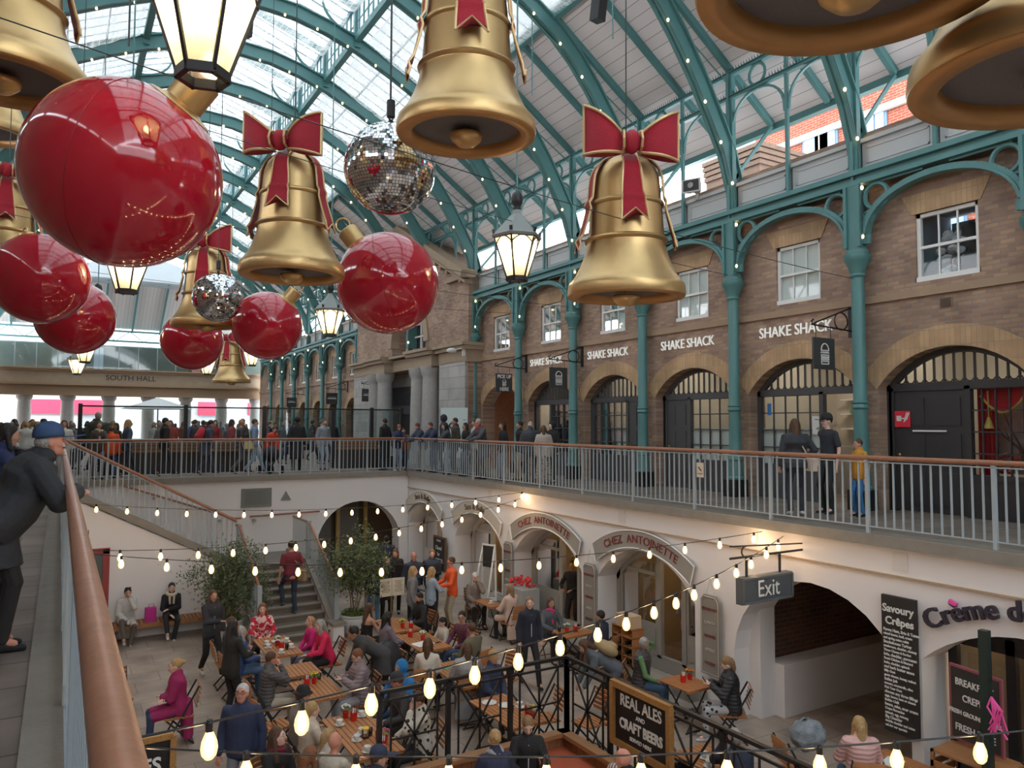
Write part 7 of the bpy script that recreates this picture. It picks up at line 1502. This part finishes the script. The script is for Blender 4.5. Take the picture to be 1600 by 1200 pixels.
# --- crowd far behind: a few figures repeated
rnd = random.Random(21); tmpl = []
cols = [('black',B_,('short','dk')),('navy',NV,('short','br')),('grey',(.15,.16,.17),('short','gr')),('brown',(.12,.07,.04),('long','br')),('red',(.45,.04,.04),('long','dk')),('white',(.55,.55,.52),('long','bl')),('blue',(.06,.14,.3),('short','br'))]
for k, (nm, c, hh) in enumerate(cols):
    tmpl.append(Q(0,0,0,'walk' if k % 3 == 0 else 'stand',1.66+.03*(k % 4),('jacket',c),(.04,.045,.07),hh,'mpt'[k % 3],z=0,lod=3,lab='tiny distant person in '+nm+' in the crowd beyond the glass screens',group='distant people in '+nm,sex='f' if hh[0] == 'long' else 'm'))
FARP = []
for k in range(90):
    if k >= 72: x, y = rnd.uniform(-1.3,-.25), rnd.uniform(25.5,40)
    elif k < 26: x, y = rnd.uniform(-.9,9.8), rnd.uniform(28.2,33)
    elif k < 48: x, y = rnd.uniform(-3,11), rnd.uniform(33,45)
    else: x, y = rnd.uniform(-6,11.5), rnd.uniform(45,59)
    FARP.append((x,y,rnd.uniform(0,360),k % 7))
# ------------------------------------------------ festoon lights (strings hung from wall to wall)
fil = mat('filament', (1,.7,.35), .5, emit=(1,.66,.36), es=75)
bg_ = bpy.data.materials.new('bulb_glass'); bg_.use_nodes = True; n_ = bg_.node_tree.nodes; l_ = bg_.node_tree.links; n_.remove(n_['Principled BSDF'])
t_ = n_.new('ShaderNodeBsdfTransparent'); e_ = n_.new('ShaderNodeEmission'); e_.inputs[0].default_value = (1,.55,.20,1); e_.inputs[1].default_value = 1.6; g_ = n_.new('ShaderNodeMixShader'); g_.inputs[0].default_value = .55; l_.new(t_.outputs[0], g_.inputs[1]); l_.new(e_.outputs[0], g_.inputs[2]); l_.new(g_.outputs[0], n_['Material Output'].inputs[0])
def make_fbulb(sc):
    t = thing('bulb', None, None); del_ = None
    b = MB(); b.smooth = True; b.lathe([(.012,-.035),(.02,-.05),(.036,-.09),(.040,-.12),(.034,-.15),(.018,-.17),(.003,-.175)], 14); b.v = [(x*sc,y*sc,z*sc) for x,y,z in b.v]; b.build('glass', bg_, t, smooth=True)
    b = MB(); b.lathe([(.009,-.055),(.020,-.08),(.023,-.12),(.013,-.155)], 8); b.v = [(x*sc,y*sc,z*sc) for x,y,z in b.v]; b.build('filament', fil, t, smooth=True)
    b = MB(); b.lathe([(.012,.012),(.02,.0),(.02,-.04),(.015,-.045)], 12); b.v = [(x*sc,y*sc,z*sc) for x,y,z in b.v]; b.build('socket', iron, t); return t
fb = {}
def festoon(name_lab, A, B, sag, fr, sc=1.0, wr=.006):
    A, B = V(A), V(B); t = thing('festoon_lights', name_lab, 'string light', (0,0,0))
    pt = lambda u: A.lerp(B, u) - V((0,0,4*sag*u*(1-u)))
    b = MB(); b.tube([pt(i/40) for i in range(41)], wr, 6); b.build('wire', iron, t)
    for u in fr:
        if sc not in fb: fb[sc] = make_fbulb(sc); o = fb[sc]
        else: o = copy_tree(fb[sc])
        o.parent = t; o.location = pt(u)
        for k in ('label','category','group'):
            if k in o: del o[k]
    return t
fr_ = lambda a, d, n: [a+d*i for i in range(n)]
FS = [('festoon string highest, along the far wall from the stair railing to the gallery edge', (0,18.9,-.08), (10.22,16.3,-.12), .31, fr_(.073,.0575,17)),
      ('festoon string rising across the court past the potted trees to the gallery edge', (0,12.9,-.26), (10.22,16.2,-.23), .37, fr_(.085,.0582,16)),
      ('festoon string level across the court above the queue to the bracket', (0,12.6,-.22), (10.22,8.75,-.20), .36, fr_(.081,.0566,17)),
      ('festoon string with big bulbs climbing from the near handrail to the Exit bracket', (.1,3.6,.26), (10.2,8.3,-.22), .28, [.055,.105,.152,.2,.244,.294,.351,.412,.466,.527,.582,.633,.705,.778,.839,.911,.972]),
      ('festoon string nearest the camera along the bottom edge', (.1,5.2,-.28), (10.2,-.3,.62), .47, [.037,.09,.146,.194,.245,.295,.341,.391,.433,.479,.53,.58])]
for q in FS: festoon(*q)
# thin dark guy wires across the hall at decoration height
for k, (a, c) in enumerate((((-3.6,8.78,5.6),(12.9,11.9,5.0)), ((-3.6,11.9,5.2),(12.9,15.0,4.9)), ((-3.6,15.0,5.4),(12.9,18.1,5.1)), ((-3.6,21.2,5.6),(12.9,21.2,5.3)), ((-3.6,5.6,4.6),(12.9,8.78,4.4)))):
    A, B = V(a), V(c); b = MB(); b.tube([A.lerp(B, i/16)-V((0,0,.9*i/16*(1-i/16))) for i in range(17)], .006, 4); tag(b.build('guy_wire', cable_m), 'thin dark cable stretched across the hall between columns', 'cable', 'thin cables across the hall')
# left gilt sign
t = thing('gilt_sign', 'gilt framed black sign cut off by the near handrail at the bottom', 'sign', (.80,10.1,-2.58), radians(2)); b = MB(); b.b2((-.5,-.02,-.4), (.5,.02,.4)); b.build('board', mat('sign_black'), t); b = MB(); [b.bar(p, q, .06, .07) for p, q in (((-.5,-.03,.4),(.5,-.03,.4)),((-.5,-.03,-.4),(.5,-.03,-.4)),((-.5,-.03,-.4),(-.5,-.03,.4)),((.5,-.03,-.4),(.5,-.03,.4)))]; b.build('frame', giltf, t); b = MB(); b.bar((-.4,0,-.95), (-.4,0,-.4), .04); b.bar((.4,0,-.95), (.4,0,-.4), .04); b.build('leg', iron, t); text('TABLES', .24, chalk, t, (.0,-.03,.08), R_N, .008, 'letters', .95, bold=.006); text('ALES', .24, chalk, t, (.0,-.03,-.2), R_N, .008, 'letters', .95, bold=.006)
# pinned spotlights under the gallery edge
# ------------------------------------------------ finish: fuse each figure's surfaces
for q in REM:
    o, v, sm = q[:3]; m1 = o.modifiers.new('fuse', 'REMESH'); m1.mode = 'VOXEL'; m1.voxel_size = v; m1.use_smooth_shade = True
    m2 = o.modifiers.new('soften', 'SMOOTH'); m2.factor = .5; m2.iterations = sm
bpy.context.view_layer.update(); dg = bpy.context.evaluated_depsgraph_get(); new = []
for q in REM:
    me = bpy.data.meshes.new_from_object(q[0].evaluated_get(dg), preserve_all_data_layers=False, depsgraph=dg); new.append(me)
for q, me in zip(REM, new):
    o = q[0]; mt = o.data.materials[0]; o.modifiers.clear(); o.data = me; me.materials.clear(); me.materials.append(mt)
    me.polygons.foreach_set('use_smooth', [True]*len(me.polygons)); me.polygons.foreach_set('material_index', [0]*len(me.polygons))
    if len(q) > 3 and q[3]:
        b = MB()
        for w, h, side, pn, k in q[3]:
            base = w + h*.085
            for j in range(4):
                a = base + side*(-.028+.0185*j); L = (.062,.070,.066,.052)[j if k > 0 else 3-j]; c1 = a+h*L*.5+pn*.006; c2 = c1+(h*.8+pn*.6).normalized()*L*.5; b.tube([a-h*.012, a, c1, c2, c2+(h*.6+pn*.8).normalized()*.008], [.0085,.009,.0082,.007,.003], 7)
            ts = side*(-k) if True else side; a = w+h*.035+ts*.026; b.tube([a-h*.01, a+ts*.016+h*.012, a+ts*.026+h*.038+pn*.01, a+ts*.026+h*.06+pn*.016], [.011,.0105,.009,.005], 7)
        bm = bmesh.new(); bm.from_mesh(me); vs = [bm.verts.new(v) for v in b.v]
        for f_ in b.f:
            try: bm.faces.new([vs[i] for i in f_]).smooth = True
            except ValueError: pass
        bmesh.ops.recalc_face_normals(bm, faces=bm.faces); bm.to_mesh(me); bm.free()
for n, (x, y, a, k) in enumerate(FARP):
    o = tmpl[k] if n < 7 and n % 7 == k else copy_tree(tmpl[k]); o.location = (x,y,0); o.rotation_euler = (0,0,radians(a)); 
    s_ = .92+.12*((n*37) % 10)/10; o.scale = (s_,s_,s_)
